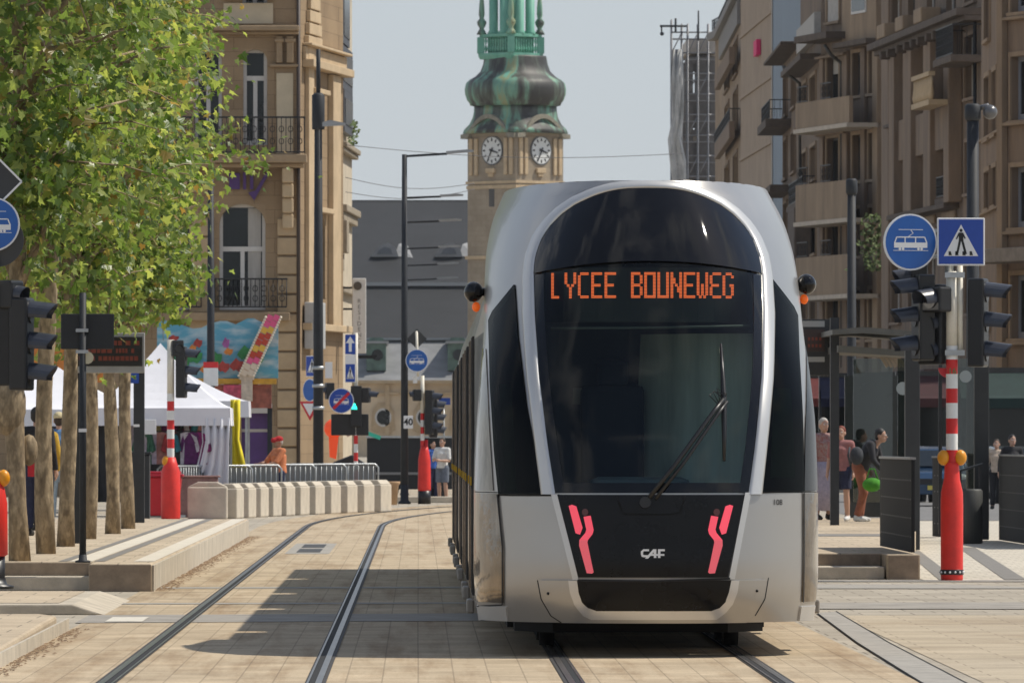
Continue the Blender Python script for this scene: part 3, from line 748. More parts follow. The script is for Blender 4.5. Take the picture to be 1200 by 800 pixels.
def railing(par,f,u0,u1,z0,z1,o,step=.13,name='railing',m=None,ret=True,bulge=0.0):
    q=MB()
    def pt(u,z,oo): return f.p(u,z,oo)
    q.bar(pt(u0,z1,o),pt(u1,z1,o),.05,.05); q.bar(pt(u0,z0+.06,o),pt(u1,z0+.06,o),.04,.04)
    n=int((u1-u0)/step)
    for k in range(n+1):
        u=u0+(u1-u0)*k/n
        if bulge: q.tube([pt(u,z1,o),pt(u,z0+(z1-z0)*.5,o+bulge*.6),pt(u,z0+(z1-z0)*.25,o+bulge),pt(u,z0+.06,o)],.013,4)
        else: q.bar(pt(u,z0+.06,o),pt(u,z1,o),.022,.022)
    for k in range(n//2):   # scroll work
        u=u0+(u1-u0)*(2*k+1)/n; 
        for zc in (.35,.68):
            q.tube([pt(u+.07*math.cos(t*PI/4),z0+(z1-z0)*zc+.09*math.sin(t*PI/4),o+.01) for t in range(9)],.012,4,cap=False)
    if ret:
        for u in (u0,u1):
            q.bar(pt(u,z1,.02),pt(u,z1,o),.05,.05)
            for k in range(4): q.bar(pt(u,z0+.06,o*k/4+.02),pt(u,z1,o*k/4+.02),.02,.02)
    return q.build(name,m or iron,par)
# ---------------------------------------------------------------- left: ornate corner building at 250 m
sandstone=brickmat('sandstone_ochre',(0.355,0.255,0.155),(0.315,0.225,0.137),(0.20,0.14,0.085),1.2,.42,.008,rot=(PI/2,0,0),var=0.25,scale=0.5,bump=0.25)
sandlight=mat('sandstone_light',(0.50,0.38,0.24),0.85,var=0.15,scale=1.5,bump=0.2,bscale=25)
plasterc=mat('cream_plaster',(0.56,0.47,0.33),0.85,var=0.1,scale=1.5)
sandbr=mat('sandstone_brown',(0.32,0.23,0.14),0.85,var=0.22,scale=1.2,bump=0.25,bscale=20)
YL=250.0
b1=thing('corner_building','ochre sandstone building with arched French windows, iron balconies and a purple emblem over the street','building',(0,0,0))
fA=Fac((-14.5,YL),PT(351,YL)); fB=Fac(PT(353.5,YL+.6),PT(402,YL+8.5)); 
U=fA.u_at
zt=PZ(-160,YL)
opsA=[(U(285),U(313),PZ(170,YL),PZ(58,YL)),(U(257),U(311),PZ(363,YL),PZ(239,YL)),(U(228),U(260),PZ(170,YL),PZ(58,YL)),(U(180),U(232),PZ(363,YL),PZ(239,YL)),
      (U(284),U(313),PZ(33-20,YL)-.0,PZ(-120,YL)),(U(258),U(306),PZ(470,YL),PZ(392,YL)),(U(120),U(160),PZ(363,YL),PZ(239,YL)),(U(120),U(150),PZ(170,YL),PZ(58,YL)),(U(283),U(315),0.25,PZ(484,YL))]
q=MB(); q.m=0; wall_open(q,fA,0,zt,opsA,.35)
zB=lambda py:PZ(py,YL+4)
opsB=[(fB.u_at(364),fB.u_at(376),zB(186),zB(112)),(fB.u_at(368),fB.u_at(381),zB(350),zB(250)),(fB.u_at(364),fB.u_at(374),zB(40),zB(-40))]
wall_open(q,fB,0,zt,opsB,.35)
q.poly([(fA.b.x,fA.b.y,0),(fB.a.x,fB.a.y,0),(fB.a.x,fB.a.y,zt),(fA.b.x,fA.b.y,zt)])
closed_body(q,[(fA.a.x,fA.a.y),(fA.b.x,fA.b.y),(fB.a.x,fB.a.y),(fB.b.x,fB.b.y),(fB.b.x-3,YL+26),(-14.5,YL+26)],0,zt,skip=(0,1,2))
wl=q.build('wall',[sandstone],b1,fix=False)
q=MB()
for k,(o,r) in enumerate(((opsA[0],.35),(opsA[1],.62),(opsA[2],.35),(opsA[3],.62),(opsA[6],.62),(opsA[7],.35))): 
    q=MB(); arch_infill(q,fA,o,r,.34); build_split(q,'arch_stone',sandbr,b1)
q=MB(); arch_infill(q,fB,opsB[0],.25,.34); arch_infill(q,fB,opsB[1],.45,.34); build_split(q,'arch_stone',sandbr,b1)
for k,o in enumerate(opsA[:8]):
    tr={0:PZ(92,YL),1:PZ(292,YL),2:PZ(92,YL),3:PZ(292,YL),6:PZ(292,YL),7:PZ(92,YL)}.get(k,0)
    window(b1,fA,o,frame_white,.30,1,tr,fw=.10,curtain=(.62,.9) if k in (1,) else None)
for o in opsB: window(b1,fB,o,frame_white,.30,0,0,fw=.08)
# quoins and rusticated strips
q=MB()
for (pa,pb) in ((325,349.5),(222,250)):
    q=MB(); z=PZ(545,YL)
    while z<PZ(262,YL):
        fA.box(q,U(pa),U(pb),z,z+.50,.002,.10); z+=.56
    q.build('rusticated_pier',mat('sandstone_pier',(0.45,0.33,0.20),0.85,var=0.15,scale=1.5,bump=0.2,bscale=25),b1,bev=.03)
q=MB()
# balcony slab + corbels at the first floor line, mouldings, upper panels
fA.box(q,U(205),U(360),PZ(192,YL),PZ(182,YL),.003,1.05); fA.box(q,U(212),U(356),PZ(197,YL),PZ(192.3,YL),.003,.8)
fA.box(q,U(200),U(351),PZ(37,YL),PZ(31,YL),.003,.55); fA.box(q,U(200),U(350),PZ(41,YL),PZ(37.2,YL),.003,.3)
fA.box(q,U(200),U(350),PZ(79,YL),PZ(75,YL),.003,.16) if False else None
fA.box(q,U(316),U(350),PZ(79,YL),PZ(75.5,YL),.003,.18)
fA.box(q,U(180),U(340),PZ(376,YL),PZ(366,YL),.003,.45)
fA.box(q,U(262),U(322),PZ(0,YL),PZ(-6,YL),.003,.3)
build_split(q,'moulding',sandbr,b1,bev=.03)
q=MB()
for pa in (338,):
    for (ya,yb,o) in ((197,215,.75),(215,232,.55),(232,250,.4),(250,268,.25)): fA.box(q,U(pa-7),U(pa+6),PZ(yb,YL),PZ(ya,YL)-.01,.003,o)
for pa in (252,262): 
    for (ya,yb,o) in ((197,210,.7),(210,225,.4)): fA.box(q,U(pa-40),U(pa-32),PZ(yb,YL),PZ(ya,YL)-.01,.003,o)
q.build('corbel',sandlight,b1,bev=.05)
q=MB(); fA.box(q,U(324),U(343.5),PZ(180,YL),PZ(86,YL),.003,.05); fA.box(q,U(262),U(320),PZ(28,YL),PZ(4,YL),.003,.06)
build_split(q,'plaster_panel',plasterc,b1)
for (pa,pb) in ((324,331),(336,344)):
    q=MB(); fA.box(q,U(pa),U(pb),PZ(74,YL),PZ(43,YL),.003,.22); fA.box(q,U(pa)-.05,U(pb)+.05,PZ(50,YL),PZ(46,YL),.23,.28); q.build('console',sandbr,b1,bev=.02)
railing(b1,fA,U(208),U(357),PZ(182,YL),PZ(139,YL),.98)
railing(b1,fA,U(252),U(336),PZ(362,YL),PZ(327,YL),.30,bulge=.22)
railing(b1,fA,U(176),U(236),PZ(362,YL),PZ(327,YL),.30,bulge=.22)
q=MB(); q.tube([fA.p(U(349.8),PZ(545,YL),.12),fA.p(U(349.8),PZ(-100,YL),.12)],.055,8); q.build('downpipe',mat('pipe_brown',(0.05,0.035,0.028),0.5),b1)
# purple emblem
pur=mat('emblem_purple',(0.075,0.03,0.16),0.5)
q=MB()
fA.box(q,U(268.5),U(281),PZ(222,YL),PZ(203,YL),.02,.12); fA.box(q,U(285),U(288.5),PZ(222,YL),PZ(202,YL),.02,.12); fA.box(q,U(293),U(297),PZ(222,YL),PZ(202,YL),.02,.12)
q.prism([(U(291),PZ(226,YL)),(U(298),PZ(235,YL)),(U(316),PZ(202,YL)),(U(312),PZ(202,YL)),(U(299),PZ(224,YL)),(U(297),PZ(224,YL))],lambda p:fA.p(p[0],p[1],.02),lambda p:fA.p(p[0],p[1],.12))
q.build('emblem',pur,b1)
# ground floor: purple shop panel with pale band
q=MB(); fA.box(q,U(283),U(315),.25,PZ(484,YL),-.34,-.30); sh=q.build('shop_panel',mat('shop_purple',(0.08,0.025,0.16),0.4,var=.15),b1)
q=MB(); fA.box(q,U(283),U(315),PZ(506,YL),PZ(502.5,YL),-.298,-.28); fA.box(q,U(279),U(319),PZ(484,YL),PZ(473,YL),.003,.06); q.build('pale_band',mat('pale_band_stone',(0.5,0.46,0.42),0.7),sh)
# angled side: mouldings, gable ornaments, signs
q=MB()
for (ya,yb,o) in ((75,84,.35),(60,75,.12),(388,380,.3),(56,59,.3)):
    z0,z1=sorted((zB(ya),zB(yb))); fB.box(q,0.1,fB.L,z0,z1,.003,o)
fB.box(q,fB.u_at(357),fB.u_at(363),zB(380),zB(60),.003,.14); fB.box(q,fB.u_at(384),fB.u_at(393),zB(380),zB(85),.003,.18)
for k in range(6): fB.box(q,fB.u_at(356+k*1.2),fB.u_at(372-k*.5)+.01*k,zB(60)+k*.38,zB(60)+k*.38+.33,.003,.16-.01*k)
fB.box(q,fB.u_at(362),fB.u_at(378),zB(112),zB(106),.003,.25); fB.box(q,fB.u_at(366),fB.u_at(383),zB(250),zB(244),.003,.25)
build_split(q,'moulding',sandlight,b1,bev=.02)
q=MB(); fB.box(q,fB.u_at(354.5),fB.u_at(364),zB(410),zB(356),.05,.45); q.build('wall_box',mat('pale_grey_box',(0.45,0.46,0.46),0.5,var=.1),b1,bev=.03)
# ---- second, narrower house further along the bend, white rendered below, grey bays above
YM=276
b2=thing('bay_house','narrow pale house with grey metal bays rising behind the ochre corner building','building')
fC=Fac(PT(396,YM),PT(412.5,YM+9))
q=MB(); zc=lambda py:PZ(py,YM+5)
wall_open(q,fC,0,zc(-120),[]); closed_body(q,[(fC.a.x,fC.a.y),(fC.b.x,fC.b.y),(fC.b.x-2,YM+30),(fC.a.x-6,YM+30)],0,zc(-120),skip=(0,))
q.build('wall',mat('cream_render',(0.56,0.49,0.38),0.85,var=.15,scale=1.2),b2,fix=False)
greyb=mat('zinc_grey',(0.115,0.125,0.145),0.5,.2,var=.15,scale=2)
for k,(pa,pb,ya,yb,o) in enumerate(((392,404,58,-40,.55),(394,408,110,60,.5),(395,406,160,112,.7))):
    o*=.3; q=MB(); fC.box(q,max(0.05,fC.u_at(pa)),min(fC.L,fC.u_at(pb)),zc(ya),zc(yb),.003,o); by=q.build('bay_window',greyb,b2)
    q=MB(); fC.box(q,max(.2,fC.u_at(pa))+.25,fC.u_at(pb)-.25,zc(ya)+.25,zc(yb)-.25,o+.003,o+.02); q.build('pane',win_glass,by)
q=MB()
for (ya,yb,o) in ((178,172,.30),(183,178.2,.22),(262,252,.2),(345,338,.2),(252,244,.3)): fC.box(q,.02,fC.L,zc(ya),zc(yb),.003,o)
for (ya,yb,o) in ((300,262.2,.3),(320,300.1,.15)): fC.box(q,.02,1.2,zc(ya),zc(yb),.003,o)
build_split(q,'moulding',mat('weathered_stone',(0.33,0.28,0.21),0.85,var=.25,scale=2),b2,bev=.03)
q=MB(); random.seed(5)
for k in range(90):
    p=fC.p(random.uniform(fC.L*.5,fC.L),zc(170)+random.uniform(0,.9),.12+random.uniform(-.1,.15)); s=.07
    a=Vector((random.uniform(-1,1),random.uniform(-1,1),random.uniform(-1,1))).normalized(); b=a.orthogonal().normalized()
    q.poly([p+a*s,p+b*s,p-a*s,p-b*s])
fl=thing('balcony_plant','bushy potted plant trailing over the upper balcony of the narrow bay house','plant'); q.build('foliage',mat('plant_green',(0.09,0.13,0.04),0.8,var=.4,scale=5),fl,fix=False)
# hanging vertical hotel sign
sg_=thing('vertical_sign','white vertical blade sign with spaced letters hung on the corner building','sign')
Ys=262; q=MB(); xa,xb=PX(413,Ys),PX(429,Ys); q.box(xa,xb,Ys,Ys+.18,PZ(414,Ys),PZ(326,Ys)); q.build('sign_board',white_paint,sg_,bev=.02)
q=MB(); q.tube([((xa+xb)/2-.05,Ys-.03,PZ(335,Ys)),((xa+xb)/2-.05,Ys+.0,PZ(335,Ys))],.13,16); q.build('emblem',mat('emblem_brown',(0.10,0.08,0.06),0.5),sg_)
q=MB(); q.bar((xa-.5,Ys+.09,PZ(337,Ys)),(xa,Ys+.09,PZ(337,Ys)),.06,.06); q.bar((xa-.5,Ys+.09,PZ(362,Ys)),(xa,Ys+.09,PZ(362,Ys)),.06,.06); q.bar((xa,Ys+.09,PZ(418,Ys)),(xb+.3,Ys+.09,PZ(418,Ys)),.1,.1); q.build('bracket',dark_steel,sg_)
lg=mat('letter_grey',(0.25,0.24,0.24),0.6)
for k,ch in enumerate("RESIDENCE"):
    text_obj('lettering',ch,.185,lg,sg_,((xa+xb)/2,Ys-.012,PZ(353+k*6.6,Ys)),(PI/2,PI/2*0,0))
# ---------------------------------------------------------------- right row, far to near
brownst=mat('brown_stone',(0.15,0.11,0.08),0.85,col2=(0.275,0.195,0.132),scale=1.1,stretch=(1,1,.22),bump=.25,bscale=12)
brownst2=mat('brown_render',(0.105,0.076,0.055),0.85,col2=(0.225,0.158,0.105),scale=1.0,stretch=(1,1,.22),bump=.25,bscale=14)
brownlt=mat('tan_render',(0.21,0.155,0.105),0.85,col2=(0.36,0.262,0.172),scale=1.0,stretch=(1,1,.22),bump=.2,bscale=14)
beige=mat('beige_render',(0.35,0.265,0.19),0.85,var=0.12,scale=.5,bump=.15,bscale=14)
darkst=mat('dark_weathered_stone',(0.10,0.075,0.058),0.85,var=.3,scale=1.5)
bluegrey=mat('blue_grey_cladding',(0.12,0.17,0.23),0.5,.1,var=.15,scale=.6,stretch=(6,6,.3))
shopdark=mat('shopfront_dark',(0.02,0.019,0.018),0.25,var=.4,scale=1.2)
def building(label,pts,ztop,m,depth=14,facs=None,cat='building',name='terraced_house'):
    """pts: plan points left to right; facs: {segment: openings}"""
    b=thing(name,label,cat); q=MB(); fs=[]
    for k,(p,r) in enumerate(zip(pts[:-1],pts[1:])):
        f=Fac(p,r); fs.append(f); wall_open(q,f,0,ztop,(facs or {}).get(k,[]),.3)
    A,B=pts[0],pts[-1]; poly=[tuple(p) for p in pts]+[(B[0]+depth*.9,B[1]+.5),(A[0]+depth,A[1]+.8)]
    closed_body(q,poly,0,ztop,skip=tuple(range(len(pts)-1)))
    q.build('wall',m,b,fix=False); return b,fs
def boxes(par,name,m,lst,bev=.02):
    for f,u0,u1,z0,z1,o0,o1 in lst:
        q=MB(); f.box(q,min(u0,u1),max(u0,u1),min(z0,z1),max(z0,z1),o0,o1); r=q.build(name,m,par,bev=bev)
    return r
# R1 nearest block
p1=[PT(1150,292),PT(1174,280),PT(1300,272)]; Y1=278
f0=Fac(p1[0],p1[1]); f1=Fac(p1[1],p1[2]); z_=lambda py:PZ(py,Y1)
ops1=[]
for (ya,yb) in ((13,-70),(140,65),(266,195),(396,322),(520,440)):
    for (pa,pb) in ((1186,1226),(1246,1282)): ops1.append((f1.u_at(pa),f1.u_at(pb),z_(ya),z_(yb)))
ops0=[(f0.u_at(1155),f0.u_at(1161),z_(ya),z_(yb)) for ya,yb in ((30,-40),(150,75),(235,190),(380,330))]+[(f0.u_at(1164),f0.u_at(1169),z_(ya),z_(yb)) for ya,yb in ((235,190),(150,75))]
b,fs=building('brown stone block at the right edge with large dark framed windows facing the crossing',p1,z_(-200),brownst,facs={0:ops0,1:ops1})
for k,o in enumerate(ops1): window(b,f1,o,mat('window_frame_blue_grey',(0.23,0.25,0.29),0.5),.28,0,0,fw=.16,curtain=(.55,.85) if k%3==1 else None,sur=brownlt)
for o in ops0: window(b,f0,o,frame_dark,.25,0,sur=brownlt)
L=[]
for y in (18,142,270,400): L.append((f1,f1.u_at(1180),f1.u_at(1290),z_(y+4),z_(y),.003,.2))
L.append((f1,.05,f1.u_at(1181),0,z_(-200),.003,.22)); L.append((f1,f1.u_at(1232),f1.u_at(1240),0,z_(-200),.003,.2))
for y in (148,238): L.append((f0,.1,f0.L,z_(y+3),z_(y),.003,.15))
boxes(b,'moulding',brownlt,L)
boxes(b,'canopy',mat('canopy_stone',(0.24,0.21,0.18),0.8,var=.2),[(f1,0.0,f1.L,z_(308),z_(292),.25,1.5)])
boxes(b,'shopfront',shopdark,[(f1,.3,f1.L,.1,z_(440),.003,.04),(f0,.05,f0.L,.1,z_(430),.003,.04)])
boxes(b,'shop_fascia',mat('fascia_navy',(0.015,0.02,0.07),0.4),[(f1,.1,f1.L,z_(452),z_(440),.05,.3)])
# R2 pilastered house
p2=[PT(1036,352),PT(1044,348),PT(1152,318)]; Y2=333; z_=lambda py:PZ(py,Y2); f1=Fac(p2[1],p2[2]); f0=Fac(p2[0],p2[1])
ops=[]
cols=((1046,1056),(1064,1072),(1086,1096),(1109,1120),(1132,1144))
for (ya,yb) in ((128,58),(236,178),(372,300),(20,-30)):
    for (pa,pb) in cols: ops.append((f1.u_at(pa),f1.u_at(pb),z_(ya),z_(yb)))
ops2=[(f1.u_at(pa),f1.u_at(pb),.2,z_(452)) for pa,pb in ((1048,1074),(1084,1112),(1120,1146))]
b,fs=building('dark brown house with tall pilasters, a heavy attic cornice and small balconies between its neighbours',p2,z_(-120),brownst2,facs={1:ops+ops2})
for k,o in enumerate(ops): window(b,f1,o,frame_white if k%5!=1 else frame_dark,.28,1 if k%5==0 else 0,0,fw=.07,blind=.45 if k in(3,) else (.3 if k%4==2 else 0),curtain=(.5,.92) if k%3==2 else None,sur=brownst if k%5 in (0,4) else None)
for o in ops2: window(b,f1,o,frame_dark,.2,1,0,name='shop_window')
L=[(f0,.02,f0.L-.02,0,z_(-120),.003,.12)]
for (pa,pb) in ((1057,1063),(1074,1083),(1098,1106),(1122,1128)): L.append((f1,f1.u_at(pa),f1.u_at(pb),z_(244),z_(36),.003,.55))
for (pa,pb) in ((1057,1074),(1076,1098),(1100,1122)): L+= [(f1,f1.u_at(pa),f1.u_at(pb),z_(180),z_(131),.003,.35)]
boxes(b,'pilaster',brownst,L,.04)
boxes(b,'cornice',darkst,[(f1,.0,f1.L,z_(40),z_(32),.003,1.0),(f1,.0,f1.L,z_(46),z_(40.2),.003,.7),(f1,f1.u_at(1056),f1.u_at(1124),z_(250),z_(244),.003,.6),(f1,f1.u_at(1042),f1.u_at(1056),z_(134),z_(130),.003,.25)])
L=[]
for (pa,pb) in ((1045,1057),(1063,1074),(1083,1098),(1106,1122)):
    for (ya,yb) in ((146,136),(172,150),(262,252),(288,266)): L.append((f1,f1.u_at(pa)+.1,f1.u_at(pb)-.1,z_(yb if False else ya),z_(yb),.003,.12))
boxes(b,'carved_panel',brownlt,L,.04)
boxes(b,'bracket',darkst,[(f1,f1.u_at(p),f1.u_at(p)+.35,z_(56),z_(46.2),.56,.95) for p in (1058,1066,1077,1086,1094,1102,1112,1120)],.05)
boxes(b,'attic_block',brownlt,[(f1,f1.u_at(a),f1.u_at(a+9),z_(31),z_(14),.2,1.0) for a in (1056,1078,1100)],.05)
# stone balcony with balusters
q=MB(); u0,u1=f1.u_at(1107),f1.u_at(1128)
f1.box(q,u0,u1,z_(133),z_(127),.56,1.3); f1.box(q,u0,u1,z_(76),z_(71),1.0,1.3) if False else None
f1.box(q,u0,u1,z_(100),z_(95),1.05,1.3)
k=u0+.1
while k<u1: q.lathe([(.05,z_(127)),(.10,z_(120)),(.05,z_(110)),(.05,z_(100))],f1.p(k,0,1.17)*1.0,8); k+=.24
q.build('stone_balcony',sandlight,b)
railing(b,f1,f1.u_at(1131),f1.u_at(1151),z_(84),z_(50),1.1); railing(b,f1,f1.u_at(1108),f1.u_at(1122),z_(236),z_(212),.35)
boxes(b,'balcony_floor',darkst,[(f1,f1.u_at(1130),f1.u_at(1152),z_(92),z_(84.2),.003,1.2),(f1,f1.u_at(1107),f1.u_at(1123),z_(246),z_(236.2),.003,.4)])
q=MB(); q.tube([f1.p(f1.u_at(1147),z_(40),.15),f1.p(f1.u_at(1147),z_(430),.15)],.07,8); q.build('downpipe',dark_steel,b)
boxes(b,'shop_awning',mat('awning_dark',(0.05,0.03,0.03),0.8,var=.3),[(f1,f1.u_at(1080),f1.L-.2,z_(452),z_(436),.6,2.2)])
# R3 house with curved balconies
p3=[PT(938,385),PT(962,366),PT(1036,356)]; Y3=360; z_=lambda py:PZ(py,Y3); f0=Fac(p3[0],p3[1]); f1=Fac(p3[1],p3[2])
U1=f1.u_at; U0=f0.u_at
ops=[]
for (ya,yb) in ((20,-35),(112,62),(212,158),(300,245),(398,340)):
    for (pa,pb) in ((970,984),(1000,1010),(1019,1030)): ops.append((U1(pa),U1(pb),z_(ya),z_(yb)))
op0=[(U0(pa),U0(pb),z_(ya),z_(yb)) for (pa,pb) in ((941,946),(950,957)) for (ya,yb) in ((120,75),(200,160),(290,240),(390,335))]
opg=[(U1(pa),U1(pb),.2,z_(455)) for pa,pb in ((966,990),(1000,1030))]
b,fs=building('tan house with curved full-width balconies and dark loggias on three storeys','x' and p3,z_(-60),brownst2,facs={1:ops+opg,0:op0})
for k,o in enumerate(ops): window(b,f1,o,frame_white if k%3==2 else frame_dark,.28,0,fw=.08,curtain=(.45,.9) if k%2 else None,blind=.35 if k in (3,8) else 0,sur=brownlt)
for o in op0: window(b,f0,o,frame_white,.26,0,sur=brownlt)
for o in opg: window(b,f1,o,frame_dark,.2,1,name='shop_window')
def curved_balc(f,u0,u1,z0,z1,o,m,par,zf):
    q=MB(); pts=[]
    n=8
    for k in range(n+1): 
        t=PI/2*k/n; pts.append((u0+o*.9*(1-math.sin(t)),o*(1-math.cos(t)) if False else o*math.sin(PI/2*k/n)))
    pts=[(u0+1.3*(1-math.cos(t)),o*math.sin(t)) for t in [PI/2*k/8 for k in range(9)]]+[(u1,o)]
    inn=[(u+.0+.14*(1 if k<9 else 0),max(0,oo-.16)) for k,(u,oo) in enumerate(pts)]
    for a,b_,c,d in zip(pts[:-1],pts[1:],inn[1:],inn[:-1]):
        q.prism([a,b_,c,d],lambda p:f.p(p[0],z0,p[1]+.004),lambda p:f.p(p[0],z1,p[1]+.004))
    r=q.build('balcony',m,par)
    q=MB(); poly=[(u1,0)]+[(u0,0)]+pts
    q.prism(poly,lambda p:f.p(p[0],zf,p[1]+.1*(p[1]>0)+.005),lambda p:f.p(p[0],z0-.003,p[1]+.1*(p[1]>0)+.005))
    q.build('floor_slab',mat('pale_slab_edge',(0.5,0.43,0.35),0.8,var=.15),r)
for (ya,yb) in ((148,117),(258,214),(346,300)): curved_balc(f1,U1(964),f1.L,z_(ya),z_(yb),1.5,brownlt,b,z_(ya+5))
boxes(b,'upper_wall',brownlt,[(f1,U1(996),f1.L,z_(54),z_(-60),.003,.35),(f1,U1(1030),f1.L,0,z_(54.2),.003,.3)])
o=(U1(1008),U1(1025),z_(18),z_(-30)); 
q=MB(); f1.box(q,o[0],o[1],o[2],o[3],.352,.40); ww=q.build('window',frame_white,b); q=MB(); f1.box(q,o[0]+.1,o[1]-.1,o[2]+.1,o[3]-.1,.401,.41); q.build('pane',win_glass,ww)
boxes(b,'eaves',darkst,[(f1,.0,U1(1000),z_(44),z_(36),.003,1.2),(f0,.0,f0.L,z_(62),z_(55),.003,.9),(f1,U1(996),f1.L,z_(56),z_(50),.36,.8)])
for (u,f) in ((U1(990),f1),(U0(941),f0)):
    q=MB(); q.tube([f.p(u,z_(50),.9),f.p(u,z_(62),.6),f.p(u,z_(72),.15),f.p(u,z_(430),.12)],.075,8); q.build('downpipe',frame_dark,b)
L=[]
for (pa,pb) in ((964,968),(988,996),(1012,1017),(1031,1036)): L.append((f1,U1(pa),min(f1.L-.02,U1(pb)),.1,z_(58),.003,.16))
for y in (60,152,240,334): L.append((f1,.05,U1(996),z_(y+3),z_(y),.17,.32))
boxes(b,'stone_strip',brownst,L)
for (pa,pb) in ((972,984),(1000,1012)):
    for (ya,yb) in ((117,98),(214,194),(300,282)): railing(b,f1,U1(pa),U1(pb),z_(ya),z_(yb)-.0,1.42,step=.25,ret=False,name='parapet_rail')
boxes(b,'dormer_wall',mat('roof_render',(0.42,0.40,0.37),0.85,var=.15),[(f0,U0(941),f0.L,z_(36),z_(6),-.8,.3),(f1,.05,U1(985),z_(20),z_(-60),-.5,.0)])
railing(b,f0,U0(940),U0(957),z_(225),z_(198),.6,m=iron); 
boxes(b,'balcony_floor',darkst,[(f0,U0(939.5),U0(958),z_(232),z_(225.2),.003,.7)])
# dark oriel hanging on the corner
boxes(b,'oriel',darkst,[(f0,U0(944),U0(952),z_(300),z_(232),.003,.8),(f0,U0(946),U0(951),z_(330),z_(300.2),.003,.5)],.08)
# R4 narrow brown house with blue-grey gable block behind
p4=[PT(917,408),PT(938,386)]; Y4=398; z_=lambda py:PZ(py,Y4); f0=Fac(*p4); U0=f0.u_at
op=[(U0(pa),U0(pb),z_(ya),z_(yb)) for pa,pb in ((919,923),(928,933)) for ya,yb in ((130,85),(205,160),(280,235))]
b,fs=building('narrow brown house with dark balconies beside the beige block',p4,z_(63),brownst2,facs={0:op})
for o in op: window(b,f0,o,frame_white,.25,0,sur=brownst)
boxes(b,'eaves',darkst,[(f0,-.3,f0.L,z_(66),z_(62.5),-.3,.9)]); boxes(b,'balcony_floor',darkst,[(f0,-.2,f0.L*.5,z_(150),z_(140),.003,1.2),(f0,-.2,f0.L*.5,z_(225),z_(217),.003,1.0)])
railing(b,f0,0,f0.L*.5,z_(140),z_(118),1.0,step=.2)
boxes(b,'dormer',mat('dormer_pale',(0.5,0.47,0.43),0.8,var=.1),[(f0,.8,f0.L*.6,z_(62),z_(45),-1.5,-.3)])
p4b=[PT(905,424),PT(950,408)]; Y4=415; z_=lambda py:PZ(py,Y4)
b,fs=building('tall blue grey clad block rising above the narrow brown house','x' and p4b,z_(-60),bluegrey,name='clad_block')
boxes(b,'corner_strip',mat('pale_strip',(0.42,0.38,0.33),0.7),[(fs[0],0.0,.25,0,z_(-60),.003,.05)])
# R5 beige modern block, R6 balcony house
p5=[PT(868,452),PT(905,424)]; Y5=438; z_=lambda py:PZ(py,Y5); f0=Fac(*p5); U0=f0.u_at
b,fs=building('plain beige rendered block with storey bands and a small pink banner',p5,z_(-60),beige,name='rendered_block')
L=[]
for y in (30,104,178,252,326,400): L.append((f0,.0,f0.L,z_(y)-.05,z_(y)+.12,.003,.08))
boxes(b,'storey_band',mat('beige_band',(0.36,0.275,0.2),0.85),L)
boxes(b,'pink_banner',mat('banner_pink',(0.70,0.03,0.16),0.7),[(f0,U0(888.5),U0(892),z_(69),z_(51),.02,.25)])
p6=[PT(838,500),PT(846,496),PT(868,453)]; Y6=476; z_=lambda py:PZ(py,Y6); f0=Fac(p6[0],p6[1]); f1=Fac(p6[1],p6[2])
op=[(f1.u_at(pa),f1.u_at(pb),z_(ya),z_(yb)) for pa,pb in ((850,855),(860,865)) for ya,yb in ((100,62),(165,118),(232,190))]
b,fs=building('slim tan house with stacked balconies and a railed roof terrace next to the scaffold',p6,z_(20),brownlt,facs={1:op})
for o in op: window(b,f1,o,frame_white,.25,0,curtain=(.1,.9),sur=brownst)
for y in (82,165): 
    boxes(b,'balcony',brownst,[(f1,f1.u_at(850),f1.L,z_(y+14),z_(y-5),.31,.62)],.03)
boxes(b,'roof_wall',mat('grey_roof_wall',(0.22,0.21,0.2),0.8,var=.2),[(f1,0.0,f1.L,z_(52),z_(20),.003,.2),(f0,.0,f0.L,z_(25),z_(16),.003,.5),(f1,.0,f1.L,z_(25),z_(16),.21,.5)])
railing(b,f1,.2,f1.L-.1,z_(16),z_(0),.2,step=.35,m=dark_steel); railing(b,f0,.2,f0.L-.1,z_(16),z_(0),.2,step=.35,m=dark_steel)
railing(b,f1,f1.u_at(849),f1.L-.1,z_(160),z_(146),.58,step=.25)
# R7 house under scaffold ---------------------------------------------------------------
Y7=560
b=thing('scaffolded_building','gaunt grey building shell wrapped in scaffolding and torn netting at the end of the row','building')
z_=lambda py:PZ(py,Y7); xa,xb=PX(806,Y7),PX(842,Y7)
concr=mat('bare_concrete',(0.16,0.15,0.145),0.9,var=.3,scale=.8)
q=MB()
for y in (70,112,155,205,260,320): q.box(xa,xb,Y7,Y7+10,z_(y+5),z_(y-3))
for x in (xa+.1,(xa+xb)/2,xb-.3):
    for yy_ in (Y7+.3,Y7+5,Y7+9.6): q.box(x-.25,x+.25,yy_-.25,yy_+.25,0,z_(70))
q.box(xa,xb-.1,Y7+.2,Y7+.5,z_(150),z_(115)); q.box(xa+.1,xb,Y7+.2,Y7+.5,0,z_(165)); q.box(xa,xb,Y7+.21,Y7+.49,z_(84),z_(66))
q.build('concrete_frame',concr,b)
q=MB(); q.box(xa-.1,xb,Y7-.2,Y7+10.1,z_(62),z_(47)); q.build('roof_sheeting',mat('roof_foil',(0.42,0.38,0.34),0.7,var=.25,scale=1),b)
sc=thing('scaffold','steel tube scaffold with hoist arm and grey netting in front of the gaunt building','scaffold')
q=MB(); sx=[PX(p,Y7-2) for p in (787,799,806,818,830,841)]
for x in sx:
    for yq in (Y7-2.2,Y7-1.0): q.tube([(x,yq,0),(x,yq,z_(30 if x!=sx[0] else 25))],.06,5)
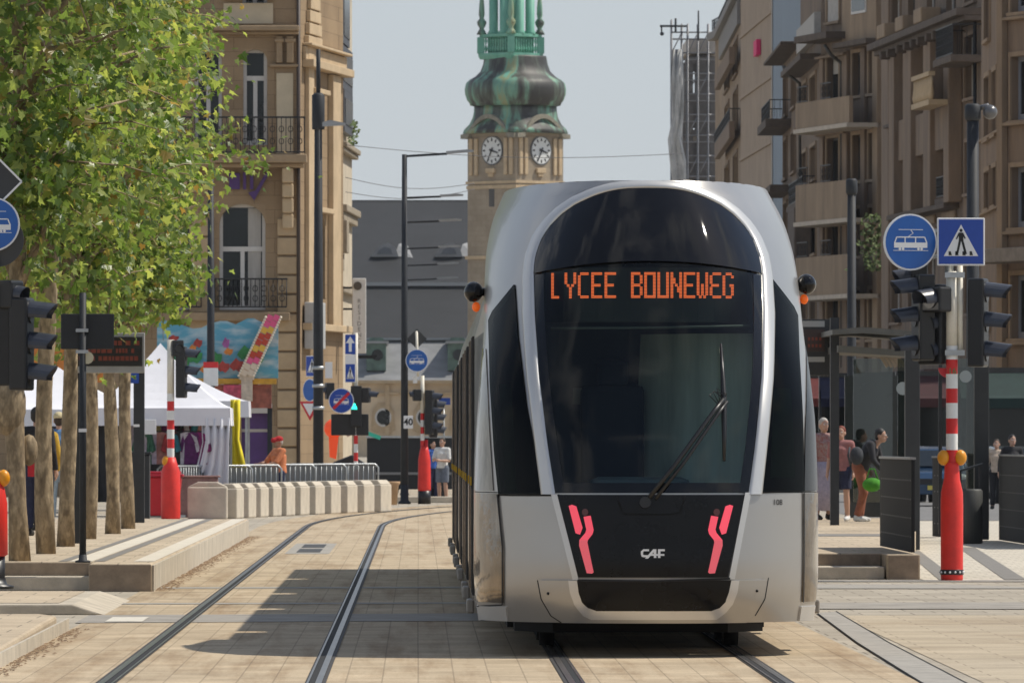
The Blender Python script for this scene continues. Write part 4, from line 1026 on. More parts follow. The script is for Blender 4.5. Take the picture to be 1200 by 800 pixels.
for y in range(40,400,24):
    q.tube([(sx[0],Y7-2.2,z_(y)),(sx[-1],Y7-2.2,z_(y))],.05,5)
    q.box(sx[0],sx[-1],Y7-2.2,Y7-1.0,z_(y+8),z_(y+7))
for a,b2_ in ((0,1),(2,3),(3,4)):
    for y in range(40,380,48): q.tube([(sx[a],Y7-2.2,z_(y+24)),(sx[b2_],Y7-2.2,z_(y))],.04,5)
q.build('tube_frame',mat('scaffold_steel',(0.22,0.22,0.23),0.5,.4,var=.2),sc)
q=MB(); x=PX(792,Y7-3); q.tube([(x,Y7-2.5,z_(40)),(x,Y7-2.5,z_(24))],.08,6); q.tube([(PX(772,Y7),Y7-2.5,z_(33)),(PX(803,Y7),Y7-2.5,z_(33))],.08,6); q.tube([(PX(774,Y7),Y7-2.5,z_(33)),(PX(774,Y7),Y7-2.5,z_(40))],.05,5); q.ball((PX(774.5,Y7),Y7-2.5,z_(42)),.14,6)
x=PX(817,Y7); q.tube([(x,Y7-2.5,z_(50)),(x,Y7-2.5,z_(15))],.06,6); q.build('hoist_arm',dark_steel,sc)
net=mat('scaffold_net',(0.48,0.48,0.47),0.9,var=.3,scale=.6)
q=MB(); q.smooth=True; R=[]
prof=[(60,787,800),(100,786,802),(140,788,801),(165,783,798),(190,785,804),(230,790,807),(300,788,806),(420,787,806)]
for (y,pa,pb) in prof: R.append([q.addv((PX(pa+(pb-pa)*k/6,Y7-2.4),Y7-2.4+.25*math.sin(k*1.7+y*.05),z_(y))) for k in range(7)])
for a,c in zip(R[:-1],R[1:]):
    for k in range(6): q.face((a[k],a[k+1],c[k+1],c[k]))
n_=q.build('safety_net',net,sc,fix=False); md=n_.modifiers.new('solid','SOLIDIFY'); md.thickness=.03
# far filler houses continuing behind the tram
b,fs=building('pale terraced house seen small beyond the scaffold','x' and [PT(742,640),PT(783,610)],PZ(250,620),beige); 
# ---------------------------------------------------------------- railway station + clock tower
slate=mat('slate_roof',(0.019,0.020,0.022),0.6,var=0.22,scale=.35,bump=.3,bscale=4,stretch=(1,1,3))
slate2=mat('slate_roof_pale',(0.21,0.213,0.218),0.6,var=0.2,scale=.5,bump=.3,bscale=4,stretch=(1,1,3))
statst=mat('station_stone',(0.62,0.50,0.35),0.85,var=0.16,scale=.5,bump=.2,bscale=6)
verd=mat('verdigris_dormer',(0.10,0.16,0.13),0.7,var=.4,scale=1.5)
st=thing('railway_station','long station building with steep slate roofs, copper dormers and oval windows behind the square','building')
YS=828; z_=lambda py:PZ(py,YS)
xL,xR=PX(250,YS),PX(900,YS)
q=MB(); q.box(xL,xR,YS,YS+30,0,z_(446)); q.build('wall',statst,st)
fS=Fac((xL,YS),(xR,YS)); US=fS.u_at
q=MB(); fS.box(q,0,fS.L,z_(449),z_(445.5),.003,.9); fS.box(q,0,fS.L,z_(462),z_(459.5),.003,.35)
for p in range(412,700,42): fS.box(q,US(p-2.5),US(p+2.5),0,z_(450),.003,.3)
build_split(q,'moulding',sandlight,st)
for p in (407,449,497,540):   # oval windows in scrolled surrounds
    c=fS.p(US(p),z_(489),0)
    q=MB(); 
    def ov(r,k=1.12): return [(c.x+r*math.cos(2*PI*t/20),c.z+r*k*math.sin(2*PI*t/20)) for t in range(20)]
    q.prism(ov(1.05),lambda p:(p[0],YS-.01,p[1]),lambda p:(p[0],YS-.25,p[1])); 
    q.prism([(c.x-1.2,c.z-1.2),(c.x-.7,c.z-1.5),(c.x+.7,c.z-1.5),(c.x+1.2,c.z-1.2),(c.x+1.05,c.z+.6),(c.x+.5,c.z+1.5),(c.x-.5,c.z+1.5),(c.x-1.05,c.z+.6)],lambda p:(p[0],YS-.008,p[1]),lambda p:(p[0],YS-.14,p[1]))
    w_=q.build('oval_window',sandlight,st)
    q=MB(); q.prism(ov(.8),lambda p:(p[0],YS-.255,p[1]),lambda p:(p[0],YS-.30,p[1])); q.build('frame',frame_white,w_)
    q=MB(); q.prism(ov(.62),lambda p:(p[0],YS-.305,p[1]),lambda p:(p[0],YS-.33,p[1])); q.build('pane',win_glass,w_)
def roof(pts,m,name='roof'):
    q=MB(); n=len(pts)
    for (ya,Ya),(yb,Yb) in zip(pts[:-1],pts[1:]): q.poly([(xL,Ya,PZ(ya,Ya)),(xR,Ya,PZ(ya,Ya)),(xR,Yb,PZ(yb,Yb)),(xL,Yb,PZ(yb,Yb))])
    return q.build(name,m,st,fix=False)
roof([(446,YS-.8),(397,YS+7)],slate2)
roof([(397.2,YS+6.5),(335,YS+14)],slate)
roof([(331,YS+14.2),(236,YS+30),(236,YS+31),(420,YS+60)],slate)
q=MB(); q.box(xL,xR,YS+13.6,YS+14.6,PZ(335,YS+14),PZ(331,YS+14)); q.box(xL,xR,YS+6.2,YS+7.1,PZ(398.5,YS+7),PZ(396,YS+7)); q.build('roof_ledge',mat('lead_grey',(0.30,0.31,0.32),0.6),st)
q=MB(); q.box(xL,xR,YS+30,YS+31,PZ(237,YS+30),PZ(234.5,YS+30)); q.build('ridge',frame_dark,st)
for p in (441,536,350):
    x=PX(p,YS+2); q=MB(); 
    z0=PZ(434,YS+2)
    q.prism([(x-.95,z0),(x+.95,z0),(x+.95,z0+2.6),(x+.6,z0+3.2),(x-.6,z0+3.2),(x-.95,z0+2.6)],lambda p:(p[0],YS+.6,p[1]),lambda p:(p[0],YS+7,p[1])); dm=q.build('dormer',verd,st)
    q=MB(); q.box(x-1.15,x+1.15,YS+.3,YS+6,z0+2.62,z0+2.85); q.build('hood',MATS['lead_grey'],dm)
    q=MB(); q.tube([(x+.1,YS+.5,z0+1.5),(x+.1,YS+.62,z0+1.5)],.55,14); q.build('pane',win_glass,dm)
for p in (455,530,380):   # eyebrow vents on the upper roof
    q=MB(); Yv=YS+19; x=PX(p-2,Yv); z0=PZ(301,Yv)
    q.prism([(x-1.6,z0),(x+1.2,z0),(x+.9,z0+.9),(x+.2,z0+1.4),(x-.6,z0+1.2),(x-1.2,z0+.6)],lambda p:(p[0],Yv-.4,p[1]),lambda p:(p[0]+.0,Yv+3,p[1]))
    ev=q.build('roof_vent',slate2,st)
    q=MB(); q.prism([(x-1.0,z0+.25),(x+.6,z0+.25),(x+.4,z0+.8),(x-.2,z0+1.0),(x-.7,z0+.7)],lambda p:(p[0],Yv-.42,p[1]),lambda p:(p[0],Yv-.5,p[1])); q.build('louvre',MATS['zinc_grey'],ev)
    q=MB(); q.poly([(x+.8,Yv+.0,z0+.1),(x+2.6,Yv-.1,z0-.1),(x+3.9,Yv+5.4,PZ(278,Yv+5.4)),(x+3.0,Yv+5.4,PZ(279,Yv+5.4)),(x+1.2,Yv+1.5,z0+1.3)]); q.build('lead_flashing',slate2,ev,fix=False)
# clock tower
YT=813; z_=lambda py:PZ(py,YT); CXT=PX(604,YT)
tw=thing('clock_tower','station clock tower of pale stone with two clock faces and a green copper onion roof','tower')
def sq(r): return [(CXT+r*math.cos(a),YT+r*math.sin(a)) for a in (PI,-PI/2,0,PI/2)]
tst=brickmat('tower_stone',(0.37,0.305,0.225),(0.335,0.275,0.20),(0.26,0.20,0.14),1.0,.5,.012,rot=(PI/2,0,0),var=.22,scale=.5,bump=.2)
q=MB(); q.slab(sq(4.55),0,z_(150)); q.build('shaft',tst,tw)
q=MB()
for (y,h,r) in ((213,3,4.75),(218,4,4.68),(300,4,4.8)): q.slab(sq(r),z_(y+h),z_(y))
build_split(q,'string_course',sandlight,tw)
fl_=Fac((CXT-4.55,YT),(CXT,YT-4.55)); fr_=Fac((CXT,YT-4.55),(CXT+4.55,YT))
cop=bpy.data.materials.new('copper_patina'); cop.use_nodes=True; MATS['copper_patina']=cop
nt=cop.node_tree; bb=nt.nodes['Principled BSDF']; bb.inputs['Roughness'].default_value=.55
tc=nt.nodes.new('ShaderNodeTexCoord'); mp=nt.nodes.new('ShaderNodeMapping'); mp.inputs['Scale'].default_value=(1,1,.12); nt.links.new(tc.outputs['Object'],mp.inputs[0])
nn=nt.nodes.new('ShaderNodeTexNoise'); nn.inputs['Scale'].default_value=.55; nn.inputs['Detail'].default_value=5; nt.links.new(mp.outputs[0],nn.inputs[0])
rr=nt.nodes.new('ShaderNodeValToRGB'); e=rr.color_ramp.elements; e[0].position=.42; e[0].color=(.030,.028,.024,1); e[1].position=.70; e[1].color=(.17,.42,.31,1)
x=e.new(.48); x.color=(.08,.10,.075,1); x=e.new(.54); x.color=(.15,.33,.24,1); x=e.new(.60); x.color=(.26,.27,.14,1)
nt.links.new(nn.outputs[0],rr.inputs[0]); nt.links.new(rr.outputs[0],bb.inputs['Base Color'])
cop2=mat('copper_green',(0.10,0.33,0.24),0.55,col2=(0.19,0.45,0.34),scale=1.2,stretch=(1,1,.3))
copd=mat('copper_dark',(0.045,0.05,0.05),0.55,col2=(0.10,0.13,0.11),scale=.8)
# curved pediments over both clocks + cornice
k=.0813
q=MB()
for f in (fl_,fr_):
    L_=f.L; m=L_/2
    outer=[(-.35,z_(158)),(0.6,z_(157))]+[(m+ (-2.5+5.0*t/12), z_(154)+1.55*math.sin(PI*t/12)**.8) for t in range(13)]+[(L_-.6,z_(157)),(L_+.35,z_(158))]
    inner=[(u,z-.42) for u,z in outer]
    for a,b_,c,d in zip(outer[:-1],outer[1:],inner[1:],inner[:-1]): q.prism([a,b_,c,d],lambda p:f.p(p[0],p[1],-.3),lambda p:f.p(p[0],p[1],.62))
q.build('cornice',mat('cornice_grey',(0.24,0.22,0.17),0.8,var=.25),tw)
q=MB()
for f in (fl_,fr_):
    m=f.L/2; pts=[(m+(-2.4+4.8*t/12), z_(158)+1.75*math.sin(PI*t/12)**.8) for t in range(13)]
    q.prism([(m+2.4,z_(161)),(m-2.4,z_(161))]+pts,lambda p:f.p(p[0],p[1],-.5),lambda p:f.p(p[0],p[1],.25))
q.build('pediment',tst,tw)
for f,lab in ((fl_,'l'),(fr_,'r')):
    m=f.L/2+.12; zc_=z_(177.5); R=1.42
    cl=MB(); cl.prism([(m+R*math.cos(2*PI*t/32),zc_+R*math.sin(2*PI*t/32)) for t in range(32)],lambda p:f.p(p[0],p[1],.004),lambda p:f.p(p[0],p[1],.10)); ck=cl.build('clock_face',mat('clock_rim',(0.09,0.09,0.09),0.5),tw)
    cl=MB(); cl.prism([(m+R*.9*math.cos(2*PI*t/32),zc_+R*.9*math.sin(2*PI*t/32)) for t in range(32)],lambda p:f.p(p[0],p[1],.102),lambda p:f.p(p[0],p[1],.12)); cl.build('dial',mat('dial_white',(0.66,0.67,0.66),0.5),ck)
    cl=MB()
    for h in range(12):
        a=h*PI/6; r0,r1=R*.62,R*.84; w_=.10
        c0=Vector((math.sin(a),math.cos(a))); s0=Vector((math.cos(a),-math.sin(a)))*w_
        cl.prism([tuple(Vector((m,zc_))+c0*r0-s0),tuple(Vector((m,zc_))+c0*r0+s0),tuple(Vector((m,zc_))+c0*r1+s0*.6),tuple(Vector((m,zc_))+c0*r1-s0*.6)],lambda p:f.p(p[0],p[1],.122),lambda p:f.p(p[0],p[1],.135))
    cl.build('numeral',sign_black,ck)
    for a,ln,w_,o in ((math.radians(106),R*.62,.11,.15),(math.radians(208),R*.86,.08,.18)):
        hh=MB(); c0=Vector((math.sin(a),math.cos(a))); s0=Vector((math.cos(a),-math.sin(a)))*w_; c_=Vector((m,zc_))
        hh.prism([tuple(c_-c0*.3-s0),tuple(c_-c0*.3+s0),tuple(c_+c0*ln+s0*.5),tuple(c_+c0*ln-s0*.5)],lambda p:f.p(p[0],p[1],o),lambda p:f.p(p[0],p[1],o+.02)); hh.build('hand',sign_black,ck)
# stone ornament
q=MB()
for f in (fr_,fl_):
    for u in (.55,1.25,f.L-1.25,f.L-.55): f.box(q,u-.22,u+.22,z_(206),z_(163),.003,.22)
    f.box(q,f.L/2-.6,f.L/2+.6,z_(204),z_(198),.003,.3); f.box(q,f.L/2-.35,f.L/2+.35,z_(208),z_(203.8),.003,.2)
q.build('stone_relief',sandlight,tw,bev=.06)
q=MB()
for f in (fl_,fr_): f.box(q,f.L/2-.35,f.L/2+.35,z_(243),z_(222),.003,.03)
q.build('slit_window',frame_dark,tw)
# copper onion: squared lathe turned 45 degrees
pr=[(62,157),(60,152),(54,146),(50,138),(48.5,130),(48.5,124)]
q=MB(); q.lathe([(r*k,z_(y)) for r,y in pr],(CXT,YT,0),16,True,0,sq=1.35); q.build('lower_roof',cop,tw,fix=True)
pr=[(49,125),(53,124),(54,121),(56.5,118),(59,111),(59.5,105),(58,98),(54,94),(47,90),(41,84),(38,76),(36.5,68),(36,66)]
q=MB(); q.lathe([(r*k,z_(y)) for r,y in pr],(CXT,YT,0),16,True,0,sq=1.5); q.build('onion_roof',cop,tw,fix=True)
q=MB(); q.lathe([(36*k,z_(70)),(38*k,z_(66)),(38*k,z_(63)),(34*k,z_(62.8))],(CXT-.45,YT,0),8,False,0,sq=1.25); q.lathe([(35*k,z_(44.5)),(36.5*k,z_(44)),(36.5*k,z_(41)),(33*k,z_(40.5))],(CXT-.45,YT,0),8,False,0,sq=1.25)
q.lathe([(27*k,z_(64)),(27*k,z_(38))],(CXT-.45,YT,0),8,False,0,sq=1.25)
q.build('gallery',cop2,tw,fix=True)
q=MB(); rg=35*k; cs=[(CXT-.45+rg*math.cos(a),YT+rg*math.sin(a)) for a in (PI,-PI/2,0,PI/2)]
for (a,b_) in ((cs[0],cs[1]),(cs[1],cs[2])):
    for t in range(1,12):
        x=a[0]+(b_[0]-a[0])*t/12; y=a[1]+(b_[1]-a[1])*t/12
        q.lathe([(.06,z_(62.5)),(.14,z_(58)),(.06,z_(53)),(.12,z_(49)),(.07,z_(44.5))],(x,y,0),6)
for x,y in cs: q.box(x-.35,x+.35,y-.35,y+.35,z_(63),z_(44))
build_split(q,'balustrade',cop2,tw)
q=MB()
for x,y in cs:
    q.lathe([(.5,z_(41)),(.35,z_(37)),(.2,z_(34)),(.42,z_(29)),(.45,z_(26)),(.2,z_(22)),(.28,z_(18)),(.25,z_(8)),(.1,z_(-10)),(.02,z_(-20))],(x*.97+(CXT-.45)*.03,y,0),8)
build_split(q,'pinnacle',cop,tw)
q=MB(); rl=23*k; lc=CXT-.35
for t in range(8):
    a=PI/8+t*PI/4; x,y=lc+rl*math.cos(a),YT+rl*math.sin(a); q.lathe([(.56,z_(42)),(.5,z_(38)),(.42,z_(36)),(.42,z_(-35))],(x,y,0),8)
q.lathe([(.6,z_(42)),(.6,z_(-35))],(lc,YT,0),8)
q.build('lantern_pier',cop2,tw)
q=MB(); q.lathe([(27*k,z_(-34)),(28*k,z_(-42)),(24*k,z_(-52)),(14*k,z_(-70)),(6*k,z_(-110)),(.05,z_(-190))],(lc,YT,0),12); q.build('spire',cop,tw)
# ================================================================ plane trees along the platform
bark=bpy.data.materials.new('plane_bark'); bark.use_nodes=True; MATS['plane_bark']=bark
nt=bark.node_tree; bb=nt.nodes['Principled BSDF']; bb.inputs['Roughness'].default_value=.9
tc=nt.nodes.new('ShaderNodeTexCoord'); mp=nt.nodes.new('ShaderNodeMapping'); mp.inputs['Scale'].default_value=(1,1,.45); nt.links.new(tc.outputs['Object'],mp.inputs[0])
vo=nt.nodes.new('ShaderNodeTexVoronoi'); vo.inputs['Scale'].default_value=11; nz=nt.nodes.new('ShaderNodeTexNoise'); nz.inputs['Scale'].default_value=14; nz.inputs['Detail'].default_value=6
nt.links.new(mp.outputs[0],nz.inputs[0]); mm=nt.nodes.new('ShaderNodeMix'); mm.data_type='RGBA'; mm.inputs[0].default_value=.35; nt.links.new(mp.outputs[0],mm.inputs[6]); nt.links.new(nz.outputs[1],mm.inputs[7]); nt.links.new(mm.outputs[2],vo.inputs[0])
rr=nt.nodes.new('ShaderNodeValToRGB'); e=rr.color_ramp.elements; e[0].position=.30; e[0].color=(.42,.33,.22,1); e[1].position=.72; e[1].color=(.17,.125,.08,1); x=e.new(.5); x.color=(.30,.23,.145,1)
nt.links.new(nz.outputs[0],rr.inputs[0])
m2=nt.nodes.new('ShaderNodeMix'); m2.data_type='RGBA'; m2.blend_type='MULTIPLY'; m2.inputs[0].default_value=.75; nt.links.new(rr.outputs[0],m2.inputs[6]); vr=nt.nodes.new('ShaderNodeValToRGB'); vr.color_ramp.elements[0].position=.05; vr.color_ramp.elements[0].color=(1.3,1.27,1.2,1); vr.color_ramp.elements[1].position=.75; vr.color_ramp.elements[1].color=(.62,.60,.56,1); nt.links.new(vo.outputs['Distance'],vr.inputs[0]); nt.links.new(vr.outputs[0],m2.inputs[7])
nt.links.new(m2.outputs[2],bb.inputs[0])
bp=nt.nodes.new('ShaderNodeBump'); bp.inputs['Strength'].default_value=.5; bp.inputs['Distance'].default_value=.02; nt.links.new(nz.outputs[0],bp.inputs['Height']); nt.links.new(bp.outputs[0],bb.inputs['Normal'])
leaf=bpy.data.materials.new('plane_leaf'); leaf.use_nodes=True; nt=leaf.node_tree; nt.nodes.remove(nt.nodes['Principled BSDF'])
ge=nt.nodes.new('ShaderNodeNewGeometry'); rr=nt.nodes.new('ShaderNodeValToRGB'); e=rr.color_ramp.elements
e[0].position=0; e[0].color=(.055,.105,.018,1); e[1].position=1; e[1].color=(.37,.41,.13,1); x=e.new(.5); x.color=(.135,.20,.05,1); x=e.new(.9); x.color=(.28,.33,.085,1); x=e.new(.996); x.color=(.22,.15,.04,1)
nt.links.new(ge.outputs['Random Per Island'],rr.inputs[0])
pb=nt.nodes.new('ShaderNodeBsdfPrincipled'); pb.inputs['Roughness'].default_value=.38; pb.inputs['Specular IOR Level'].default_value=.5; nt.links.new(rr.outputs[0],pb.inputs[0])
tl=nt.nodes.new('ShaderNodeBsdfTranslucent'); hs=nt.nodes.new('ShaderNodeHueSaturation'); hs.inputs['Value'].default_value=2.1; hs.inputs['Saturation'].default_value=1.1; hs.inputs['Hue'].default_value=.485; nt.links.new(rr.outputs[0],hs.inputs['Color']); nt.links.new(hs.outputs[0],tl.inputs[0])
ms=nt.nodes.new('ShaderNodeMixShader'); ms.inputs[0].default_value=.5; nt.links.new(pb.outputs[0],ms.inputs[1]); nt.links.new(tl.outputs[0],ms.inputs[2]); nt.links.new(ms.outputs[0],nt.nodes['Material Output'].inputs[0])
LEAF=[(0,0),(.16,-.06),(.46,-.02),(.34,.14),(.52,.42),(.24,.40),(.16,.58),(.0,1.0),(-.16,.58),(-.24,.40),(-.52,.42),(-.34,.14),(-.46,-.02),(-.16,-.06)]
def add_leaf(q,p,nrm,s,rnd):
    n=nrm.normalized(); t=n.orthogonal().normalized(); t=Matrix.Rotation(rnd.uniform(0,2*PI),3,n)@t
    # tip hangs down a little
    t=(t+Vector((0,0,-.7))); t=(t-n*t.dot(n)).normalized(); r=n.cross(t).normalized(); cup=rnd.uniform(.05,.28)
    i0=[q.addv(p+r*(x*s)+t*(y*s)-n*(cup*s*abs(x)*1.2+ .12*s*y*y)) for x,y in LEAF]
    q.face([i0[0],i0[1],i0[2],i0[3],i0[4],i0[5],i0[6],i0[7]]); q.face([i0[0],i0[7],i0[8],i0[9],i0[10],i0[11],i0[12],i0[13]])
RT=[(2.85,.25),(3.2,.5),(3.9,.75),(4.5,1.1),(5.1,1.35),(5.6,1.55),(6.1,1.62),(6.8,1.66),(7.6,1.62),(8.4,1.5),(9.2,1.25),(10.0,.6)]
def tree_mesh(seed,lean,nl=6600):
    rnd=random.Random(seed)
    t=MB(); pts=[]; H=9.3
    ph=rnd.uniform(0,6)
    for k in range(16):
        z=H*k/15; pts.append(Vector((lean*z*.05+.04*math.sin(z*1.3+ph),.04*math.cos(z*1.1+ph),z-.05)))
    rad=[.104*(1-.62*(k/15)**1.1)*(1+.07*math.sin(k*2.1+ph)) for k in range(16)]; rad[0]*=1.12
    t.tube(pts,rad,14)
    ends=[]
    for k in range(46):
        z=rnd.uniform(2.9,9.0); R=interp(RT,z+.6)*rnd.uniform(.7,1.02); a=rnd.uniform(0,2*PI)
        b0=Vector((lean*z*.05,0,z-.3)); tip=Vector((R*math.cos(a),R*math.sin(a),z+rnd.uniform(.1,.7))); mid=b0.lerp(tip,.5)+Vector((rnd.uniform(-.15,.15),rnd.uniform(-.15,.15),.22))
        r0=.05*(1-.05*z)+.012
        t.tube([b0,mid,tip],[r0,r0*.6,.008],6); ends.append((b0,mid,tip))
        for j in range(3):
            s0=b0.lerp(tip,rnd.uniform(.35,.9)); d=Vector((rnd.gauss(0,.45),rnd.gauss(0,.45),rnd.gauss(.0,.35))); t.tube([s0,s0+d*.6,s0+d+Vector((0,0,-.1))],[.012,.009,.004],4); ends.append((s0,s0+d*.6,s0+d))
    q=MB(); clumps=[]
    for b0,mid,tip in ends:
        for j in range(2): clumps.append((mid.lerp(tip,rnd.uniform(.1,1.05)),rnd.uniform(.22,.5)))
    while len(clumps)<340:
        z=rnd.uniform(3.0,9.8); R=interp(RT,z); a=rnd.uniform(0,2*PI); r=R*math.sqrt(rnd.uniform(.25,1)); clumps.append((Vector((r*math.cos(a),r*math.sin(a),z)),rnd.uniform(.22,.48)))
    # sparse sprigs low on the trunk
    for j in range(5):
        a=rnd.uniform(0,2*PI); clumps.append((Vector((.25*math.cos(a),.25*math.sin(a),rnd.uniform(1.9,3.0))),.10))
    wts=[c[1]**1.3 for c in clumps]
    for k in range(nl):
        c,s=rnd.choices(clumps,wts)[0]
        p=c+Vector((rnd.gauss(0,s*.55),rnd.gauss(0,s*.55),rnd.gauss(0,s*.42)))
        out=Vector((p.x,p.y,(p.z-6)*.35)); 
        n=out.normalized()*.55+Vector((rnd.gauss(0,.55),rnd.gauss(0,.55),rnd.gauss(.55,.5)))
        add_leaf(q,p,n,rnd.uniform(.075,.155),rnd)
    for k in range(14): pass
    return t.mesh('trunk',bark),q.mesh('crown',leaf)
TM=[tree_mesh(11,.04),tree_mesh(23,-.12)]
tl_=['plane tree with a knobbly trunk nearest the platform steps, first of the row','second plane tree of the platform row, counted from the steps','third plane tree of the platform row, behind the sign pole','fourth plane tree of the platform row, between sign pole and display','fifth plane tree of the platform row, under the departure display','sixth plane tree, last of the row beside the dark display post']
for k,(Y,X) in enumerate(((95.8,-4.50),(101.8,-4.43),(108.7,-4.45),(117,-4.50),(123.4,-4.45),(130.5,-4.47))):
    tr=thing('plane_tree',tl_[k],'tree',(X,Y,PH),k*1.9+.4,'plane trees along the platform'); t,c=TM[k%2]
    link('trunk',t,tr); link('crown',c,tr); tr.scale=(1,1,(1.13,1.09,1.05,1,.98,1.02)[k]); tr.scale.x=tr.scale.y=(1.08,1.1,1.02,.94,1.0,1.02)[k]
# burl on the first trunk
q=MB(); q.ball((-.10,-.02,1.55),.19,12,(1,.8,1.7)); q.ball((.13,.0,1.1),.10,10,(1,.8,1.6)); q.ball((-.02,-.06,2.0),.17,10,(1,.8,1.5)); 
q.build('burl',bark,[o for o in bpy.data.objects if o.name.startswith('plane_tree')][0])
# ================================================================ street furniture
def flange(q,x,y,z,r): q.lathe([(r,z),(r,z+.02),(r*.55,z+.03),(r*.5,z+.09)],(x,y,0),12)
def striped_pole(par,x,y,z0,z1,r,zs,name='pole'):
    """cream pole whose lower stretch is banded red and white; zs: list of band edges from the bottom, starting red"""
    q=MB(); q.m=0; q.tube([(x,y,zs[-1]),(x,y,z1)],r,12)
    for k,(a,b) in enumerate(zip(zs[:-1],zs[1:])):
        q.m=1 if k%2==0 else 2; q.tube([(x,y,a),(x,y,b)],r*1.02,12,cap=False)
    if zs[0]>z0+.01: q.m=1; q.tube([(x,y,z0),(x,y,zs[0])],r*1.02,12)
    return q.build(name,[cream_paint,red_paint,white_paint],par)
def signal_head(par,c,face,h=1.05,w=.30,n=3,depth=.2,visor=.26,name='signal_head',lit=None):
    """box with n visored lamps; face = horizontal unit direction the lamps look"""
    d=Vector((face[0],face[1],0)).normalized(); r=Vector((-d.y,d.x,0)); c=Vector(c)
    q=MB()
    def pt(a,b,z): return c+r*a+d*b+Vector((0,0,z))
    i=[q.addv(pt(a,b,z)) for a,b,z in ((-w/2,0,-h/2),(w/2,0,-h/2),(w/2,depth,-h/2),(-w/2,depth,-h/2),(-w/2,0,h/2),(w/2,0,h/2),(w/2,depth,h/2),(-w/2,depth,h/2))]
    for f in ((0,3,2,1),(4,5,6,7),(0,1,5,4),(1,2,6,5),(2,3,7,6),(3,0,4,7)): q.face([i[k] for k in f])
    hd=q.build(name,black_plastic,par,bev=.025)
    R=min(w*.36,h/n*.40)
    for k in range(n):
        zc=h/2-(k+.5)*h/n
        q=MB(); A=[]
        N=14
        for t in range(N+1):
            a=-.30+ (PI+.60)*t/N; A.append((R*1.12*math.cos(a),R*1.12*math.sin(a)))
        for (a0,b0),(a1,b1) in zip(A[:-1],A[1:]):
            o0=visor*(.72+.28*max(0,b0/R)); o1=visor*(.72+.28*max(0,b1/R)); dr=-.10
            p=[pt(a0,depth-.01,zc+b0),pt(a1,depth-.01,zc+b1),pt(a1*.92,depth+o1,zc+b1*.92+dr*o1),pt(a0*.92,depth+o0,zc+b0*.92+dr*o0)]
            q.poly(p); k_=.93
            q.poly([pt(a0*k_,depth-.01,zc+b0*k_),pt(a0*.92*k_,depth+o0,zc+b0*.92*k_+dr*o0),pt(a1*.92*k_,depth+o1,zc+b1*.92*k_+dr*o1),pt(a1*k_,depth-.01,zc+b1*k_)])
        vs=q.build('visor',visor_plastic,hd,fix=False)
        q=MB(); q.smooth=False
        q.prism([(R*.9*math.cos(2*PI*t/16),R*.9*math.sin(2*PI*t/16)) for t in range(16)],lambda p:pt(p[0],depth,zc+p[1]),lambda p:pt(p[0],depth+.015,zc+p[1]))
        lm=lit[1] if lit and lit[0]==k else mat('lamp_dark',(0.02,0.02,0.022),0.3)
        q.build('lamp',lm,hd)
    return hd
def disc_sign(par,c,r,m,yaw=0.0,name='round_sign',rim=True,ry=None,th=.03):
    """round plate facing -Y turned by yaw; returns object whose local frame is the plate (x right, z up, front at -Y)"""
    q=MB(); n=36; q.prism([(r*math.cos(2*PI*t/n),r*math.sin(2*PI*t/n)) for t in range(n)],lambda p:(p[0],0,p[1]),lambda p:(p[0],th,p[1])); o=q.build(name,sign_white if rim else m,par,loc=c,rot=(0,0,yaw))
    if rim: q=MB(); r2=r*.94; q.prism([(r2*math.cos(2*PI*t/n),r2*math.sin(2*PI*t/n)) for t in range(n)],lambda p:(p[0],-.004,p[1]),lambda p:(p[0],-.0005,p[1])); q.build('face',m,o)
    return o
def tram_symbol(o,s,m=None,y=-.006):
    """side view of a tram with pantograph, width 2s"""
    q=MB()
    def f(*pts): q.prism([(a*s,b*s) for a,b in pts],lambda p:(p[0],y,p[1]),lambda p:(p[0],y+.0015,p[1]))
    f((-.95,-.30),(.95,-.30),(.95,-.02),(-.95,-.02)) ; f((-.95,-.02),(-.88,-.02),(-.76,.28),(-.83,.28)); f((.95,-.02),(.88,-.02),(.76,.28),(.83,.28))
    f((-.8,.24),(.8,.24),(.8,.30),(-.8,.30))
    for x in (-.35,.25,): f((x,-.02),(x+.06,-.02),(x+.06,.24),(x,.24))
    f((-1.0,-.46),(1.0,-.46),(1.0,-.43),(-1.0,-.43))
    for x in (-.62,-.44,.44,.62): q.prism([((x+.075*math.cos(t*PI/5))*s,(-.36+.075*math.sin(t*PI/5))*s) for t in range(10)],lambda p:(p[0],y-.001,p[1]),lambda p:(p[0],y+.0005,p[1]))
    f((-.7,.66),(.7,.66),(.7,.69),(-.7,.69)); f((-.02,.66),(.03,.66),(.17,.47),(.12,.47)); f((.12,.49),(.17,.49),(-.10,.30),(-.16,.30))
    return q.build('tram_symbol',m or sign_white,o)
